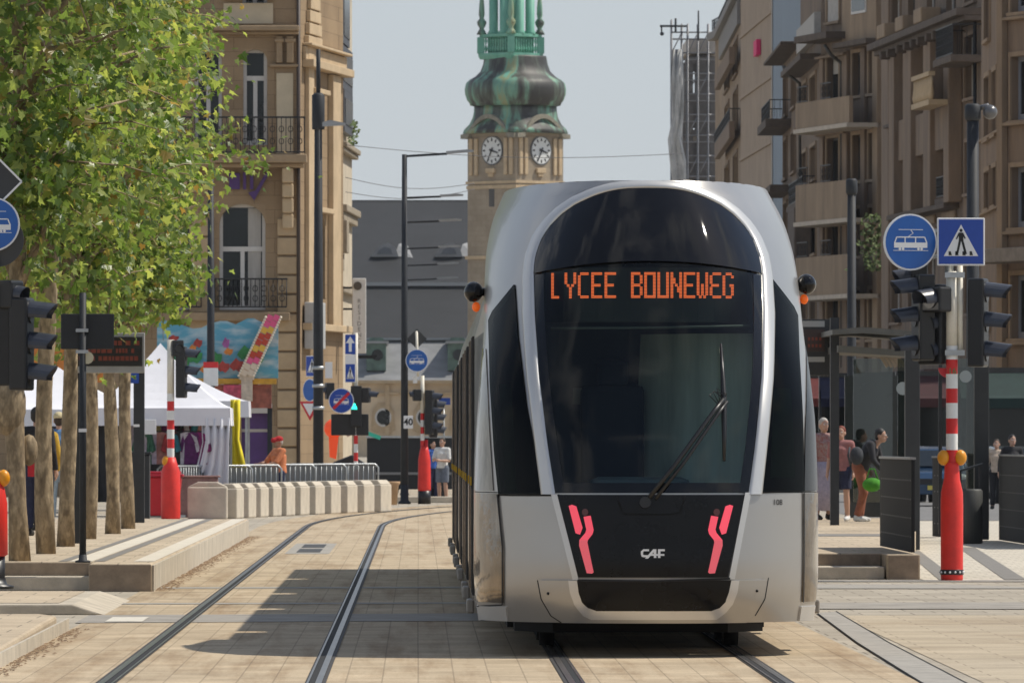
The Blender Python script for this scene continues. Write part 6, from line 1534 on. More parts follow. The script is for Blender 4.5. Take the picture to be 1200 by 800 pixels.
# yellow cloth hanging by the curtain
q=MB(); q.smooth=True; R=[]; Yy=188
for (py,a,b) in ((468,270,281),(490,270,281),(515,269,280),(530,268,284),(552,267,289)): R.append([q.addv((PX(a+(b-a)*k/8,Yy),Yy+.06*math.sin(k*1.7),PZ(py,Yy))) for k in range(9)])
for a,c in zip(R[:-1],R[1:]):
    for k in range(8): q.face((a[k],a[k+1],c[k+1],c[k]))
o=q.build('yellow_drape',mat('cloth_yellow',(0.75,0.62,0.02),0.8,var=.15,scale=4),None,fix=False); o.modifiers.new('solid','SOLIDIFY').thickness=.01; tag(o,'long bright yellow cloth tied beside the gazebo curtain','cloth')
# fairground ride: scalloped sky panel, light towers, striped booth
YF=215; x0=PX(250,YF)
t=thing('fairground_ride','fairground ride with scalloped sky panel and slanted pink and yellow light tower','ride',(x0,YF,0))
L=lambda px,py,dy=0:(PX(px,YF)-x0,dy,PZ(py,YF))
top=[(184,378),(192,375),(202,377),(214,381),(226,385),(236,384),(246,379),(258,376),(266,376),(276,380),(282,377),(290,373),(298,373),(306,377),(316,382),(326,381)]
painted=bpy.data.materials.new('painted_sky'); painted.use_nodes=True; MATS['painted_sky']=painted
nt=painted.node_tree; bb=nt.nodes['Principled BSDF']; bb.inputs['Roughness'].default_value=.4
tc=nt.nodes.new('ShaderNodeTexCoord'); nn=nt.nodes.new('ShaderNodeTexNoise'); nn.inputs['Scale'].default_value=1.6; nn.inputs['Detail'].default_value=5; mp=nt.nodes.new('ShaderNodeMapping'); mp.inputs['Scale'].default_value=(1,1,3.2); nt.links.new(tc.outputs['Object'],mp.inputs[0]); nt.links.new(mp.outputs[0],nn.inputs[0])
rr=nt.nodes.new('ShaderNodeValToRGB'); e=rr.color_ramp.elements; e[0].position=.45; e[0].color=(.10,.36,.50,1); e[1].position=.70; e[1].color=(.50,.62,.66,1); nt.links.new(nn.outputs[0],rr.inputs[0]); nt.links.new(rr.outputs[0],bb.inputs[0])
q=MB(); q.prism([(L(a,b)[0],L(a,b)[2]) for a,b in top]+[(L(326,443)[0],L(0,443)[2]),(L(184,443)[0],L(0,443)[2])],lambda p:(p[0],0,p[1]),lambda p:(p[0],.12,p[1])); pn=q.build('scenery_panel',painted,t)
random.seed(4)
def blob(name,m,px,py,rx,ry,dy,n=11):
    q=MB(); q.prism([(L(px+rx*(1+.25*math.sin(k*2.7))*math.cos(2*PI*k/n),0)[0],L(0,py+ry*(1+.25*math.cos(k*3.1))*math.sin(2*PI*k/n))[2]) for k in range(n)],lambda p:(p[0],dy,p[1]),lambda p:(p[0],dy+.02,p[1])); return q.build(name,m,pn)
gm=mat('painted_green',(0.03,0.22,0.06),.5,var=.4,scale=5); rm=mat('painted_red',(0.35,0.04,0.03),.5,var=.5,scale=6); vm=mat('painted_violet',(0.35,0.10,0.32),.5,var=.4,scale=6); om=mat('painted_orange',(0.6,0.20,0.03),.5,var=.3,scale=6)
k=0
for (px,py,rx,ry,m) in ((196,420,9,9,gm),(212,424,10,8,gm),(228,418,9,7,gm),(252,420,8,8,gm),(288,414,9,8,gm),(300,420,9,7,gm),(232,402,5,5,rm),(226,408,4,4,om),(265,402,4,6,vm),(268,412,5,4,om),(262,430,7,6,rm),(278,428,8,7,rm),(292,432,7,5,om),(204,396,6,3,rm),(244,432,9,6,om)):
    blob('painted_foliage' if m is gm else 'painted_flower',m,px,py,rx,ry,-.022-.0215*k); k+=1
q=MB(); q.prism([(L(184,0)[0],L(0,450)[2]),(L(324,0)[0],L(0,450)[2]),(L(324,0)[0],L(0,443.5)[2]),(L(184,0)[0],L(0,443.5)[2])],lambda p:(p[0],-.15,p[1]),lambda p:(p[0],.15,p[1])); q.build('rim_band',mat('band_yellow',(0.55,0.30,0.03),.5,var=.3,scale=4),t)
q=MB(); q.box(L(188,0)[0],L(318,0)[0],.0,.3,L(0,478)[2],L(0,450.5)[2]); q.build('lower_panel',mat('panel_rust',(0.30,0.09,0.06),.5,var=.6,scale=3),t)
q=MB(); q.box(L(262,0)[0],L(290,0)[0],-.2,-.05,L(0,472)[2],L(0,451)[2]); q.build('pink_board',mat('board_pink',(0.55,0.08,0.14),.5,var=.5,scale=7),t)
tm=[mat('tower_pink',(0.75,0.10,0.25),.4),mat('tower_yellow',(0.75,0.45,0.06),.4),mat('tower_red',(0.5,0.05,0.02),.4),mat('tower_cream',(0.7,0.58,0.45),.4)]
q=MB(); a=Vector(L(289,440,-.3)); b=Vector(L(322,369,-.3))
order=[3,3,0,2,1,2,2,1,0,0]
for k in range(10):
    q.m=order[k]
    for off in (-.085,.085): q.bar(a.lerp(b,k/10)+Vector((off,0,0)),a.lerp(b,(k+.93)/10)+Vector((off,0,0)),.15,.16,up=(0,1,0))
q.build('light_tower',tm,t)
bm_=MB()
for k in range(24):
    p=a.lerp(b,k/24)
    for off in (-.19,.19): bm_.ball(p+Vector((off,-.09,0)),.035,6)
build_split(bm_,'bulb',mat('bulb_cream',(0.85,0.75,0.6),.3),t)
q=MB(); q.box(L(283,0)[0],L(296,0)[0],-.3,0,L(0,470)[2],L(0,445)[2]); q.box(L(281,0)[0],L(298,0)[0],-.32,.02,L(0,444.9)[2],L(0,437)[2]); q.build('tower_foot',mat('foot_cream',(0.55,0.47,0.38),.6,var=.3,scale=7),t)
q=MB()
for px in (192,250,316): q.bar(L(px,478,.2),(L(px,0)[0],.2,0),.12,.12)
q.build('support',dark_steel,t)
# second ride glimpsed between the trunks
q=MB(); q.box(-1.2,1.2,0,.1,0,.9); o=q.build('ride_canopy',om,None,loc=(PX(70,206),206,PZ(448,206))); tag(o,'orange and green ride canopy glimpsed between the plane trunks','ride')
# black trailer with a pale roof edge behind the bend
YV=236; x0=PX(465,YV)
t=thing('event_trailer','long matt black event trailer with pale roof edge parked behind the lamp post','trailer',(x0,YV,0)); L=lambda px,py,dy=0:(PX(px,YV)-x0,dy,PZ(py,YV))
q=MB(); q.box(L(430,0)[0],L(530,0)[0],0,2.4,.30,L(0,513)[2]); q.build('body',mat('trailer_black',(0.012,0.013,0.015),.6,var=.2),t,bev=.02)
q=MB(); q.box(L(429,0)[0],L(531,0)[0],-.04,2.44,L(0,512.9)[2],L(0,510.5)[2]); q.build('roof_edge',galv,t)
q=MB(); q.box(L(431,0)[0],L(529,0)[0],-.03,-.005,L(0,556)[2],L(0,553)[2]); q.build('trim',mat('trim_grey',(0.2,0.2,0.2),.5),t)
for px in (440,455,512): q=MB(); q.tube([L(px,0,.2)[:2]+(.3,),L(px,0,.45)[:2]+(.3,)],.3,14); q.build('wheel',black_plastic,t)
# things heaped in front of it
q=MB(); q.prism([(-.5,0),(.6,0),(.7,.9),(.1,1.3),(-.4,1.1)],lambda p:(p[0],0,p[1]),lambda p:(p[0],.8,p[1])); o=q.build('machine',black_plastic,None,loc=(PX(408,212),212,0),bev=.05); tag(o,'dark machine with red base standing behind the barriers','machine')
q=MB(); q.ball((0,0,0),.24,12,(1,.8,1)); q.prism([(-.12,-.2),(.12,-.2),(.06,-.75),(-.10,-.7)],lambda p:(p[0],-.1,p[1]),lambda p:(p[0],.1,p[1])); o=q.build('balloon_light',mat('balloon_red',(0.85,0.08,0.02),.5,emit=(1,.1,.02),estr=.25),None,loc=(PX(391,210),210,PZ(502,210))); tag(o,'round orange-red balloon above the barriers beside the mast','balloon')
q=MB(); q.bar(Vector((PX(408,214),214,PZ(499,214))),Vector((PX(446,214),214,PZ(513,214))),.05,.10); o=q.build('green_awning_bar',mat('bar_teal',(0.05,0.55,0.38),.5),None); tag(o,'slanting turquoise bar of a folded awning above the black trailer','bar')
q=MB(); q.bar(Vector((PX(402,213),213,PZ(494,213))),Vector((PX(409,213),213,PZ(511,213))),.05,.09); o=q.build('folded_parasol',mat('parasol_cream',(0.55,0.35,0.28),.7),None); tag(o,'thin cream and red folded parasol leaning behind the crossed-out tram disc','parasol')
q=MB(); q.lathe([(.16,0),(.2,.5),(.24,.55),(.24,.6)],n=12); o=q.build('planter',mat('planter_tan',(0.42,0.27,0.15),.8,var=.2),None,loc=(PX(458,219),219,0)); tag(o,'small tan planter tub at the end of the concrete blocks','planter')
q=MB(); q.box(-3,4,0,1.2,0,.16); o=struct(q.build('kerb',kerbst,None,loc=(PX(500,226),226.3,0),bev=.02))
# ---------------------------------------------------------------- right platform: shelter, screens, display, masts
YH=137
t=thing('tram_shelter','open dark steel tram shelter with two roof beams and glass side panels','shelter',(0,0,0))
q=MB(); q.box(PX(978,137)-.07,PX(978,137)+.07,136.9,137.1,.30,PZ(372,137)); q.build('post',anthracite,t)
posts=[(1069,128,.11),(1150,141,.12)]
for px,Y,h in posts: q=MB(); q.box(PX(px,Y)-h,PX(px,Y)+h,Y-h,Y+h,0.02,PZ(392,Y)); q.build('post',anthracite,t,bev=.01)
q=MB()
q.prism([(PX(972,137),PZ(393,137)),(PX(1008,137),PZ(391,137)),(PX(1090,137),PZ(397,137)),(PX(1090,137),PZ(391,137)),(PX(1008,137),PZ(384,137)),(PX(972,137),PZ(387,137))],lambda p:(p[0],136,p[1]),lambda p:(p[0],141,p[1]))
q.build('roof',mat('shelter_roof_grey',(0.10,0.10,0.092),.5,.2,var=.15),t)
q=MB(); q.prism([(PX(980,137),PZ(413,137)),(PX(1060,137),PZ(418,137)),(PX(1060,137),PZ(411,137)),(PX(980,137),PZ(405,137))],lambda p:(p[0],136.4,p[1]),lambda p:(p[0],140,p[1])); q.build('lower_beam',MATS['shelter_roof_grey'],t)
q=MB()
for k in range(5): q.bar((PX(1032+k*5,139),139,PZ(417,139)),(PX(1040+k*5,139),139,PZ(430,139)),.05,.05)
q.build('seat_rail',mat('rail_tan',(0.30,0.25,0.19),.6),t)
gl=glassmat('shelter_glass',(0.55,0.60,0.57),.06)
for (pa,pb,Y) in ((1052,1064,129),(1122,1141,140),(1000,1046,146)):
    q=MB(); q.box(PX(pa,Y),PX(pb,Y),Y,Y+.03,.6,PZ(420,Y)); gp=q.build('glass_panel',gl,t)
    if pb<1142 and pa>1040: q=MB(); q.prism([(PX((pa+pb)/2,Y)+.10*math.cos(k*PI/8),PZ(455 if pa<1100 else 441,Y)+.10*math.sin(k*PI/8)) for k in range(16)],lambda p:(p[0],Y-.006,p[1]),lambda p:(p[0],Y-.002,p[1])); q.build('sticker',mat('sticker_pale',(0.30,0.34,0.35),.5),gp)
for (pa,pb,Y) in ((1066,1068.5,130),(1100,1104,142),(1142,1145,142)):
    q=MB(); q.box(PX(pa,Y),PX(pb,Y),Y,Y+.08,.1,PZ(415,Y)); q.build('mullion',anthracite,t)
q=MB(); q.box(PX(990,149),PX(1062,149),149,149.08,.32,PZ(440,149)); q.build('shade_backdrop',mat('shade_backdrop_dark',(0.02,0.022,0.022),.12,spec=.6,var=.3),t)  # dark sheet added to deepen the shade behind the shelter
# display on the right platform
YD=140; x=PX(960,YD)
t=thing('departure_display','black hooded departure display beside the shelter, half hidden by the tram','display',(x,YD,.3)); L=lambda px,py,dy=0:(PX(px,YD)-x,dy,PZ(py,YD)-.3)
q=MB(); q.box(L(930,0)[0],L(972,0)[0],-.1,.1,L(0,440)[2],L(0,374)[2]); hs_=q.build('housing',black_plastic,t,bev=.01)
q=MB(); q.box(L(940,0)[0],L(966,0)[0],-.115,-.101,L(0,383)[2],L(0,376)[2]); q.box(L(940,0)[0],L(966,0)[0],-.115,-.101,L(0,424)[2],L(0,418)[2]) ; q.build('trim',mat('trim_pale',(0.30,0.30,0.29),.5),hs_)
q=MB(); q.box(L(940,0)[0],L(966,0)[0],-.115,-.101,L(0,412)[2],L(0,386)[2]); q.build('screen',mat('screen_brown',(0.03,0.012,0.008),.3),hs_)
dim=MB()
for r_ in range(2):
    for u in range(5): zz=L(0,397+8*r_)[2]; dim.box(L(942+u*4.4,0)[0],L(944.5+u*4.4,0)[0],-.119,-.116,zz-.025,zz+.025)
dim.build('lettering',orl,hs_)
q=MB(); q.box(L(974,0)[0],L(983,0)[0],-.06,.06,0,L(0,374)[2]); q.build('post',anthracite,t)
# perforated railing panels
def perf_panel(label,a,b,z0,z1,rows_=4,grp='perforated railing panels'):
    a=Vector(a); b=Vector(b); t=thing('railing_panel',label,'railing',(a.x,a.y,z0),0,grp); d=(b-a); Ln=d.length; d=d/Ln; ang=math.atan2(d.y,d.x); t.rotation_euler=(0,0,ang); h=z1-z0
    q=MB(); q.box(0,Ln,-.02,.02,0.02,h); q.build('sheet',mat('panel_black',(0.010,0.011,0.012),.8,.0,var=.2),t)
    q=MB(); q.box(0,Ln,-.035,.035,h+.001,h+.03); q.build('top_rail',mat('rail_top_grey',(0.28,0.28,0.28),.4,.5),t)
    q=MB()
    for r in range(rows_):
        for k in range(int(Ln/.45)):
            x=.3+k*.45; z=h*.78-r*h*.2
            for sy in (-1,1): q.box(x,x+.10,sy*.021-.001,sy*.021+.001,z-.008,z+.008)
    q.build('slot_pattern',mat('slot_pale',(0.22,0.22,0.215),.5),t); return t
perf_panel('black perforated railing panel on the right platform edge behind the steps',(PX(1033,108.7),108.7),(PX(1070,102.3),102.3),.30,1.43)
perf_panel('black perforated railing panel at the right picture edge',(PX(1172,141),141),(PX(1235,130),130),0.0,1.40)
perf_panel('narrow black perforated panel standing behind the big signal pole',(PX(1094,146),146),(PX(1102,145),145),0.0,1.36)
# litter bin with slanted lid by the shelter
t=thing('litter_bin','dark slatted litter bin with a slanted lid beside the right shelter post','bin',(PX(1137,137),137,0)); q=MB(); q.lathe([(.17,0),(.20,.02),(.20,.85),(.17,.88)],n=16); q.build('body',mat('bin_grey',(0.05,0.052,0.05),.6,var=.25,scale=3,stretch=(8,8,.2)),t)
q=MB(); q.bar((-.35,0,1.12),(.2,0,1.28),.3,.03); q.bar((-.16,0,.88),(-.16,0,1.18),.04,.04); q.bar((.16,0,.88),(.16,0,1.26),.04,.04); q.build('lid',anthracite,t)
# tall masts with cameras / lamps
def mast(px,Y,py,r,label,kind):
    x=PX(px,Y); H=PZ(py,Y); t=thing('camera_mast',label,'mast',(x,Y,0),0,'dark masts'); q=MB(); q.tube([(0,0,0),(0,0,H*.3),(0,0,H)],[r*1.05,r,r*.9],12); q.lathe([(r*1.8,0),(r*1.7,.05),(r*1.1,.1)],(0,0,0),12); q.build('pole',dark_steel,t)
    q=MB(); q.lathe([(r*1.05,H-.10),(r*1.25,H-.05),(r*1.25,H+.16),(r*.8,H+.2)],(0,0,0),12); q.build('cap',dark_steel,t)
    if kind:
        q=MB(); q.tube([(r,0,H+.12),(.28,-.05,H+.16)],.05,8); q.ball((.30,-.06,H+.05),.13,12); q.build('dome_camera',mat('camera_pale',(0.12,0.12,0.125),.3,.3),t)
    return t
mast(1140,150,135,.115,'tall dark mast with a pale dome camera rising behind the pedestrian sign',1)
mast(998,156,222,.085,'slim dark mast with a plain lamp cap rising behind the right shelter',0)
# parked cars beyond the shelter
carblue=mat('car_paint_blue',(0.03,0.07,0.14),.25,.3,coat=.5); cardark=mat('car_paint_dark',(0.02,0.022,0.025),.25,.3,coat=.5); carwhite=mat('car_paint_silver',(0.42,0.43,0.45),.3,.4,coat=.5)
tyre=mat('tyre',(0.015,0.015,0.015),.85); carglass=mat('car_glass',(0.015,0.02,0.024),.05,spec=.7); hl=mat('headlight_glass',(0.65,0.66,0.68),.1)
def car(px,Y,m,label,rz=0.0,h=1.5):
    t=thing('parked_car',label,'car',(PX(px,Y),Y,0.0),rz,'cars beyond the right pavement')
    side=[(-2.1,.30),(-2.15,.65),(-2.0,.86),(-1.2,.95),(-.65,h*.96),(.6,h),(1.5,h*.93),(2.05,.95),(2.1,.5),(2.05,.28)]
    q=MB()
    for (s0,k0),(s1,k1) in (((-.86,.98),(-.78,1)),((-.78,1),(.78,1)),((.78,1),(.86,.98))):
        q.prism(side,lambda p,s=s0:(s*(1-.16*max(0,p[1]-.95)),p[0],p[1]),lambda p,s=s1:(s*(1-.16*max(0,p[1]-.95)),p[0],p[1]))
    q.build('body',m,t,bev=.04)
    q=MB(); q.poly([(-.68,-1.19,1.0),(.68,-1.19,1.0),(.6,-.70,h*.93),(-.6,-.70,h*.93)]); o=q.build('windscreen',carglass,t,fix=False); o.location=(0,-.02,.012)
    for sg in (-1,1):
        q=MB(); q.prism([(-1.0,1.0),(1.7,1.0),(1.35,h*.9),(-.55,h*.92)],lambda p:(sg*.80,p[0],p[1]),lambda p:(sg*(.875-.16*max(0,p[1]-.95)*.8),p[0],p[1])); q.build('side_window',carglass,t)
        q=MB(); q.ball((sg*.62,-2.06,.72),.14,10,(1.2,.6,.7)); q.build('headlight',hl,t)
        for yq in (-1.3,1.3):
            q=MB(); q.tube([(sg*.70,yq,.32),(sg*.89,yq,.32)],.32,20); w_=q.build('wheel',tyre,t); q=MB(); q.tube([(sg*.885,yq,.32),(sg*.90,yq,.32)],.2,14); q.build('rim',galv,w_)
    q=MB(); q.box(-.26,.26,-2.19,-2.15,.42,.53); q.build('number_plate',mat('plate_yellow',(0.6,0.5,0.1),.5),t)
    q=MB(); q.box(-.5,.5,-2.17,-2.13,.56,.70); q.build('grille',black_plastic,t)
car(1088,215,carblue,'blue parked car seen head-on between the shelter posts',.05); car(1052,228,carwhite,'silver car half hidden behind the shelter glass',.05); car(1195,224,cardark,'dark car at the right edge beyond the perforated railing',.1)
# awnings / shop goods along the right ground floors
random.seed(8)
aw=[(.10,.012,.012),(.010,.014,.05),(.09,.07,.055),(.04,.01,.012),(.012,.03,.026)]
an=['red','navy','tan','wine red','dark green']
for k,(px,Y,w_) in enumerate(((958,300,2.6),(1008,290,2.8),(1052,282,2.6),(1098,270,2.6),(1185,240,3.0))):
    t=thing('shop_awning','%s shop awning shading a dark shopfront behind the right platform'%an[k],'awning',(PX(px,Y),Y,0)); q=MB(); z=PZ(468,Y)
    q.prism([(0,z+.5),(0,z+.75),(-1.4,z),(-1.4,z-.25),(-1.43,z-.25),(-1.43,z+.03)],lambda p:(-w_/2,p[0],p[1]),lambda p:(w_/2,p[0],p[1])); q.build('canvas',mat('awning_%s'%an[k].replace(' ','_'),aw[k],.85,var=.2),t)
    q=MB(); 
    for sx_ in (-w_/2,w_/2): q.bar((sx_,-1.4,z-.1),(sx_,-1.4,0),.05,.05)
    q.build('support',dark_steel,t)
    q=MB(); q.box(-w_/2,w_/2,.0,.3,0,z+.9); q.build('shopfront',shopdark,t)
    q=MB(); q.box(-w_/2+.2,w_/2-.2,-.03,-.005,.6,z-.2); q.build('shop_window',win_glass,t)
# overhead wires
q=MB()
wire=mat('wire',(0.12,0.12,0.13),.6)
for k,(a,b,Y) in enumerate((((405,170),(800,180),262),((405,208),(556,215),262),((405,225),(556,222),262))):
    q=MB(); A=P(a[0],a[1],Y); B=P(b[0],b[1],Y+6); pts=[A.lerp(B,t/10)+Vector((0,0,-.25*math.sin(PI*t/10))) for t in range(11)]; q.tube(pts,.010,4); o=q.build('overhead_wire',wire,None); tag(o,'thin overhead wire crossing the sky, %s'%('topmost, towards the scaffold','middle one by the lamp arm','lowest one above the station roof')[k],'wire')
# bushy plant on the tan house balcony
q=MB(); random.seed(6)
for k in range(260):
    p=Vector((PX(1022,354)+random.gauss(0,.28),353.6+random.gauss(0,.3),PZ(300,354)+random.uniform(-.6,1.7))); s=.13
    a=Vector((random.uniform(-1,1),random.uniform(-1,1),random.uniform(-1,1))).normalized(); b_=a.orthogonal().normalized(); q.poly([p+a*s,p+b_*s*.6,p-a*s,p-b_*s*.6])
o=thing('balcony_plant','leafy climbing plant hanging on the balconies of the tan house','plant'); q.build('foliage',MATS['plant_green'],o,fix=False)
# ================================================================ people
skin=mat('skin_warm',(0.46,0.27,0.19),.55,var=.1,scale=9); skin2=mat('skin_tan',(0.36,0.20,0.13),.55,var=.1,scale=9)
def cl(n,c,**k): return mat('fabric_'+n,c,.9,var=.22,scale=14,bump=.3,bscale=30,**k)
def remesh(o,v,it=3):
    m=o.modifiers.new('remesh','REMESH'); m.mode='VOXEL'; m.voxel_size=v; m.use_smooth_shade=True
    s=o.modifiers.new('smooth','SMOOTH'); s.factor=.5; s.iterations=it
def ell(q,c,r): 
    q.ball(c,1.0,14,r)
def person(label,loc,rz,H,top,bottom,shoes,hairc,sk=None,pose='stand',hat=None,sleeve=.45,leg=1.0,skirt=None,group=None,wide=1.0,hair_long=False):
    sk=sk or skin
    t=thing('person',label,'person',loc,rz,group); s=H/1.75
    V=lambda x,y,z:Vector((x*s,y*s,z*s))
    lean=0
    J=dict(pel=V(0,0,.95),wa=V(0,.0,1.10),ch=V(0,-.01,1.32),nk=V(0,.0,1.47),hd=V(0,-.02,1.62),
      shL=V(-.18*wide,0,1.42),shR=V(.18*wide,0,1.42),hipL=V(-.09,0,.93),hipR=V(.09,0,.93),
      elL=V(-.24*wide,.03,1.13),elR=V(.24*wide,.03,1.13),wrL=V(-.25*wide,-.06,.89),wrR=V(.25*wide,-.06,.89),
      knL=V(-.10,-.015,.50),knR=V(.10,-.015,.50),anL=V(-.11,.03,.085),anR=V(.11,.03,.085))
    if pose=='walk':
        J.update(knL=V(-.09,-.16,.52),anL=V(-.09,-.12,.10),knR=V(.10,.06,.50),anR=V(.10,.28,.13),wrL=V(-.24,.16,.93),elL=V(-.23,.12,1.16),wrR=V(.23,-.22,.97),elR=V(.23,-.02,1.14))
    if pose=='phone':
        J.update(wrL=V(-.08,-.32,1.17),elL=V(-.24,-.08,1.13),wrR=V(.10,-.32,1.13),elR=V(.24,-.06,1.12))
    if pose=='bag':
        J.update(wrR=V(.16,-.20,1.30),elR=V(.25,-.04,1.14),knR=V(.11,-.08,.50),anR=V(.12,-.05,.085))
    if pose=='reach':
        J.update(wrL=V(-.18,-.46,1.12),elL=V(-.24,-.22,1.16),wrR=V(.16,-.44,1.10),elR=V(.24,-.20,1.15))
    if pose=='bend':
        for k in ('wa','ch','nk','hd','shL','shR'): J[k]=J[k]+V(0,-.55*(J[k].z/s-.95)**1.1,-.22*(J[k].z/s-.95))
        J.update(elL=V(-.24,-.30,1.05),wrL=V(-.15,-.46,.86),elR=V(.24,-.30,1.05),wrR=V(.15,-.46,.86),knL=V(-.11,-.10,.50),knR=V(.11,-.02,.5))
    R=lambda *a:[x*s for x in a]
    q=MB()
    def limb(a,b,c,ra,rb,rc):
        m1=a.lerp(b,.5); m2=b.lerp(c,.35)
        q.tube([a,m1,b,m2,c],R(ra,(ra+rb)/2*1.02,rb,rb*1.06,rc),10)
        for p,r in ((a,ra),(b,rb)): q.ball(p,r*s,10)
    for sd in 'LR':
        limb(J['hip'+sd],J['kn'+sd],J['an'+sd],.088,.056,.040)
        limb(J['sh'+sd],J['el'+sd],J['wr'+sd],.052,.040,.028)
        a=J['an'+sd]; q.tube([a,a+V(0,-.05,-.03),a+V(0,-.15,-.06)],R(.04,.042,.028),8); q.ball(a+V(0,.03,-.04),.038*s,8)
        # hand: palm, four unequal fingers, thumb from the side
        w=J['wr'+sd]; d=(w-J['el'+sd]).normalized(); side=Vector((1,0,0)) if sd=='L' else Vector((-1,0,0)); fw=d.cross(side).normalized(); sd_=fw.cross(d).normalized()
        pc=w+d*.05*s; q.tube([w,w+d*.03*s,w+d*.085*s],R(.027,.034,.030),8)
        for k,ln in enumerate((.070,.080,.074,.056)):
            f0=w+d*.08*s+fw*((k-1.5)*.019*s); f1=f0+d*ln*.5*s+sd_*.008*s; f2=f1+(d*.8+sd_*.55).normalized()*ln*.5*s; q.tube([f0,f1,f2],R(.0095,.009,.0075),6)
        t0=w+d*.03*s-fw*.028*s; q.tube([t0,t0+d*.03*s-fw*.022*s,t0+d*.062*s-fw*.020*s+sd_*.012*s],R(.012,.0105,.008),6)
    q.tube([J['pel'],J['wa'],J['ch'],J['nk']],R(.13,.115,.135,.06),14)
    q.tube([J['shL'],J['ch']+V(0,0,.07),J['shR']],R(.055,.09,.055),10)
    hd=J['hd']; fwd=Vector((0,-1,0)); 
    q.tube([J['nk']-V(0,0,.04),hd-V(0,-.01,.06)],R(.052,.050),10)
    ell(q,hd+V(0,.01,.02),(.076*s,.096*s,.112*s)); ell(q,hd+V(0,-.03,-.055),(.055*s,.062*s,.055*s))
    q.tube([hd+V(0,-.085,.015),hd+V(0,-.112,-.022),hd+V(0,-.088,-.032)],R(.009,.017,.012),6)
    for sx in (-1,1): ell(q,hd+V(sx*.078,.015,-.005),(.012*s,.026*s,.034*s))
    b=q.build('body',sk,t); remesh(b,.0115*s,2)
    # face: eyes with brows, mouth
    for sx in (-1,1):
        q=MB(); q.ball(hd+V(sx*.031,-.080,.018),.0125*s,8); q.build('eye',sign_white,t)
        q=MB(); q.ball(hd+V(sx*.031,-.0885,.018),.0062*s,8); q.build('pupil',sign_black,t)
        q=MB(); q.tube([hd+V(sx*.014,-.090,.040),hd+V(sx*.032,-.092,.045),hd+V(sx*.050,-.082,.038)],R(.004,.005,.003),5); q.build('eyebrow',hairc,t)
    q=MB(); q.tube([hd+V(-.024,-.083,-.064),hd+V(0,-.091,-.062),hd+V(.024,-.083,-.064)],R(.004,.0075,.004),6); q.build('mouth',mat('lips',(0.33,0.09,0.08),.5),t)
    q=MB(); ell(q,hd+V(0,.022,.045),(.085*s,.098*s,.098*s)); 
    if hair_long: ell(q,hd+V(0,.055,-.06),(.085*s,.06*s,.16*s))
    else: ell(q,hd+V(0,.05,.0),(.078*s,.062*s,.085*s))
    h=q.build('hair',hairc,t); remesh(h,.014*s,3)
    # keep the face clear of hair
    for v in h.data.vertices:
        if v.co.y<hd.y-.045*s and v.co.z<hd.z+.075*s: v.co.y=hd.y-.045*s
    # garments
    q=MB()
    q.tube([J['pel']+V(0,0,-.03),J['wa'],J['ch'],J['nk']-V(0,0,.05)],R(.158*wide,.145*wide,.158*wide,.085),14); q.tube([J['shL'],J['ch']+V(0,0,.075),J['shR']],R(.075,.11,.075),10)
    for sd in 'LR':
        a,b_,c=J['sh'+sd],J['el'+sd],J['wr'+sd]; q.ball(a,.074*s,10)
        if sleeve<=.5: q.tube([a,a.lerp(b_,sleeve*2)],R(.072,.062),10)
        else: q.tube([a,b_,b_.lerp(c,(sleeve-.5)*2*.97)],R(.072,.056,.044),10); q.ball(b_,.056*s,10)
    g=q.build('top',top,t); remesh(g,.016*s,2)
    if skirt:
        q=MB(); q.lathe([(.155*s,1.0*s),(.19*s,.85*s),(.21*s,.55*s),(.235*s,skirt*s),(.225*s,skirt*s)],(0,0,0),24); q.build('skirt',bottom,t)
    else:
        q=MB(); q.tube([J['pel']+V(0,0,.06),J['pel']-V(0,0,.06)],R(.150,.150),14)
        for sd in 'LR':
            a,b_,c=J['hip'+sd],J['kn'+sd],J['an'+sd]
            if leg<=.55: q.tube([a,a.lerp(b_,leg*1.8)],R(.108,.096),12)
            else: q.tube([a,b_,b_.lerp(c,(leg-.5)*2*.96)],R(.108,.078,.064),12); q.ball(b_,.078*s,10)
            q.ball(a,.106*s,10)
        g=q.build('shorts' if leg<.7 else 'trousers',bottom,t); remesh(g,.018*s,2)
    for sd in 'LR':
        a=J['an'+sd]; q=MB(); q.tube([a+V(0,.05,-.035),a+V(0,-.03,-.035),a+V(0,-.12,-.05),a+V(0,-.19,-.058)],R(.048,.052,.048,.026),10); q.tube([a+V(0,.01,.03),a+V(0,.0,-.04)],R(.045,.050),10); g=q.build('shoe',shoes,t); remesh(g,.014*s,2)
    if hat:
        q=MB(); ell(q,hd+V(0,.015,.065),(.093*s,.108*s,.082*s)); q.tube([hd+V(0,-.07,.055),hd+V(0,-.165,.045)],R(.062,.050),10); g=q.build('cap',hat,t); remesh(g,.012*s,2)
    return t,J,s
hb=mat('hair_brown',(0.04,0.025,0.015),.7); hg=mat('hair_grey',(0.40,0.38,0.35),.8); hk=mat('hair_black',(0.012,0.010,0.009),.6); hr=mat('hair_red_brown',(0.16,0.03,0.012),.7)
shw=cl('shoe_white',(0.6,0.6,0.58)); shd=cl('shoe_dark',(0.03,0.028,0.025))
denim=cl('denim_blue',(0.10,0.20,0.36)); jeans=cl('pale_jeans',(0.30,0.37,0.43)); black_c=cl('black',(0.015,0.015,0.018)); navy_c=cl('navy',(0.02,0.025,0.06))
pf='people around the stalls'
def at(px,Y,z=0): return (PX(px,Y),Y,z)
person('man in blue denim jacket, pale jeans and straw cap seen from behind among trunks',at(69,139,PH),PI,1.80,denim,jeans,shw,hb,hat=cl('straw',(0.55,0.47,0.28)),sleeve=1.0)
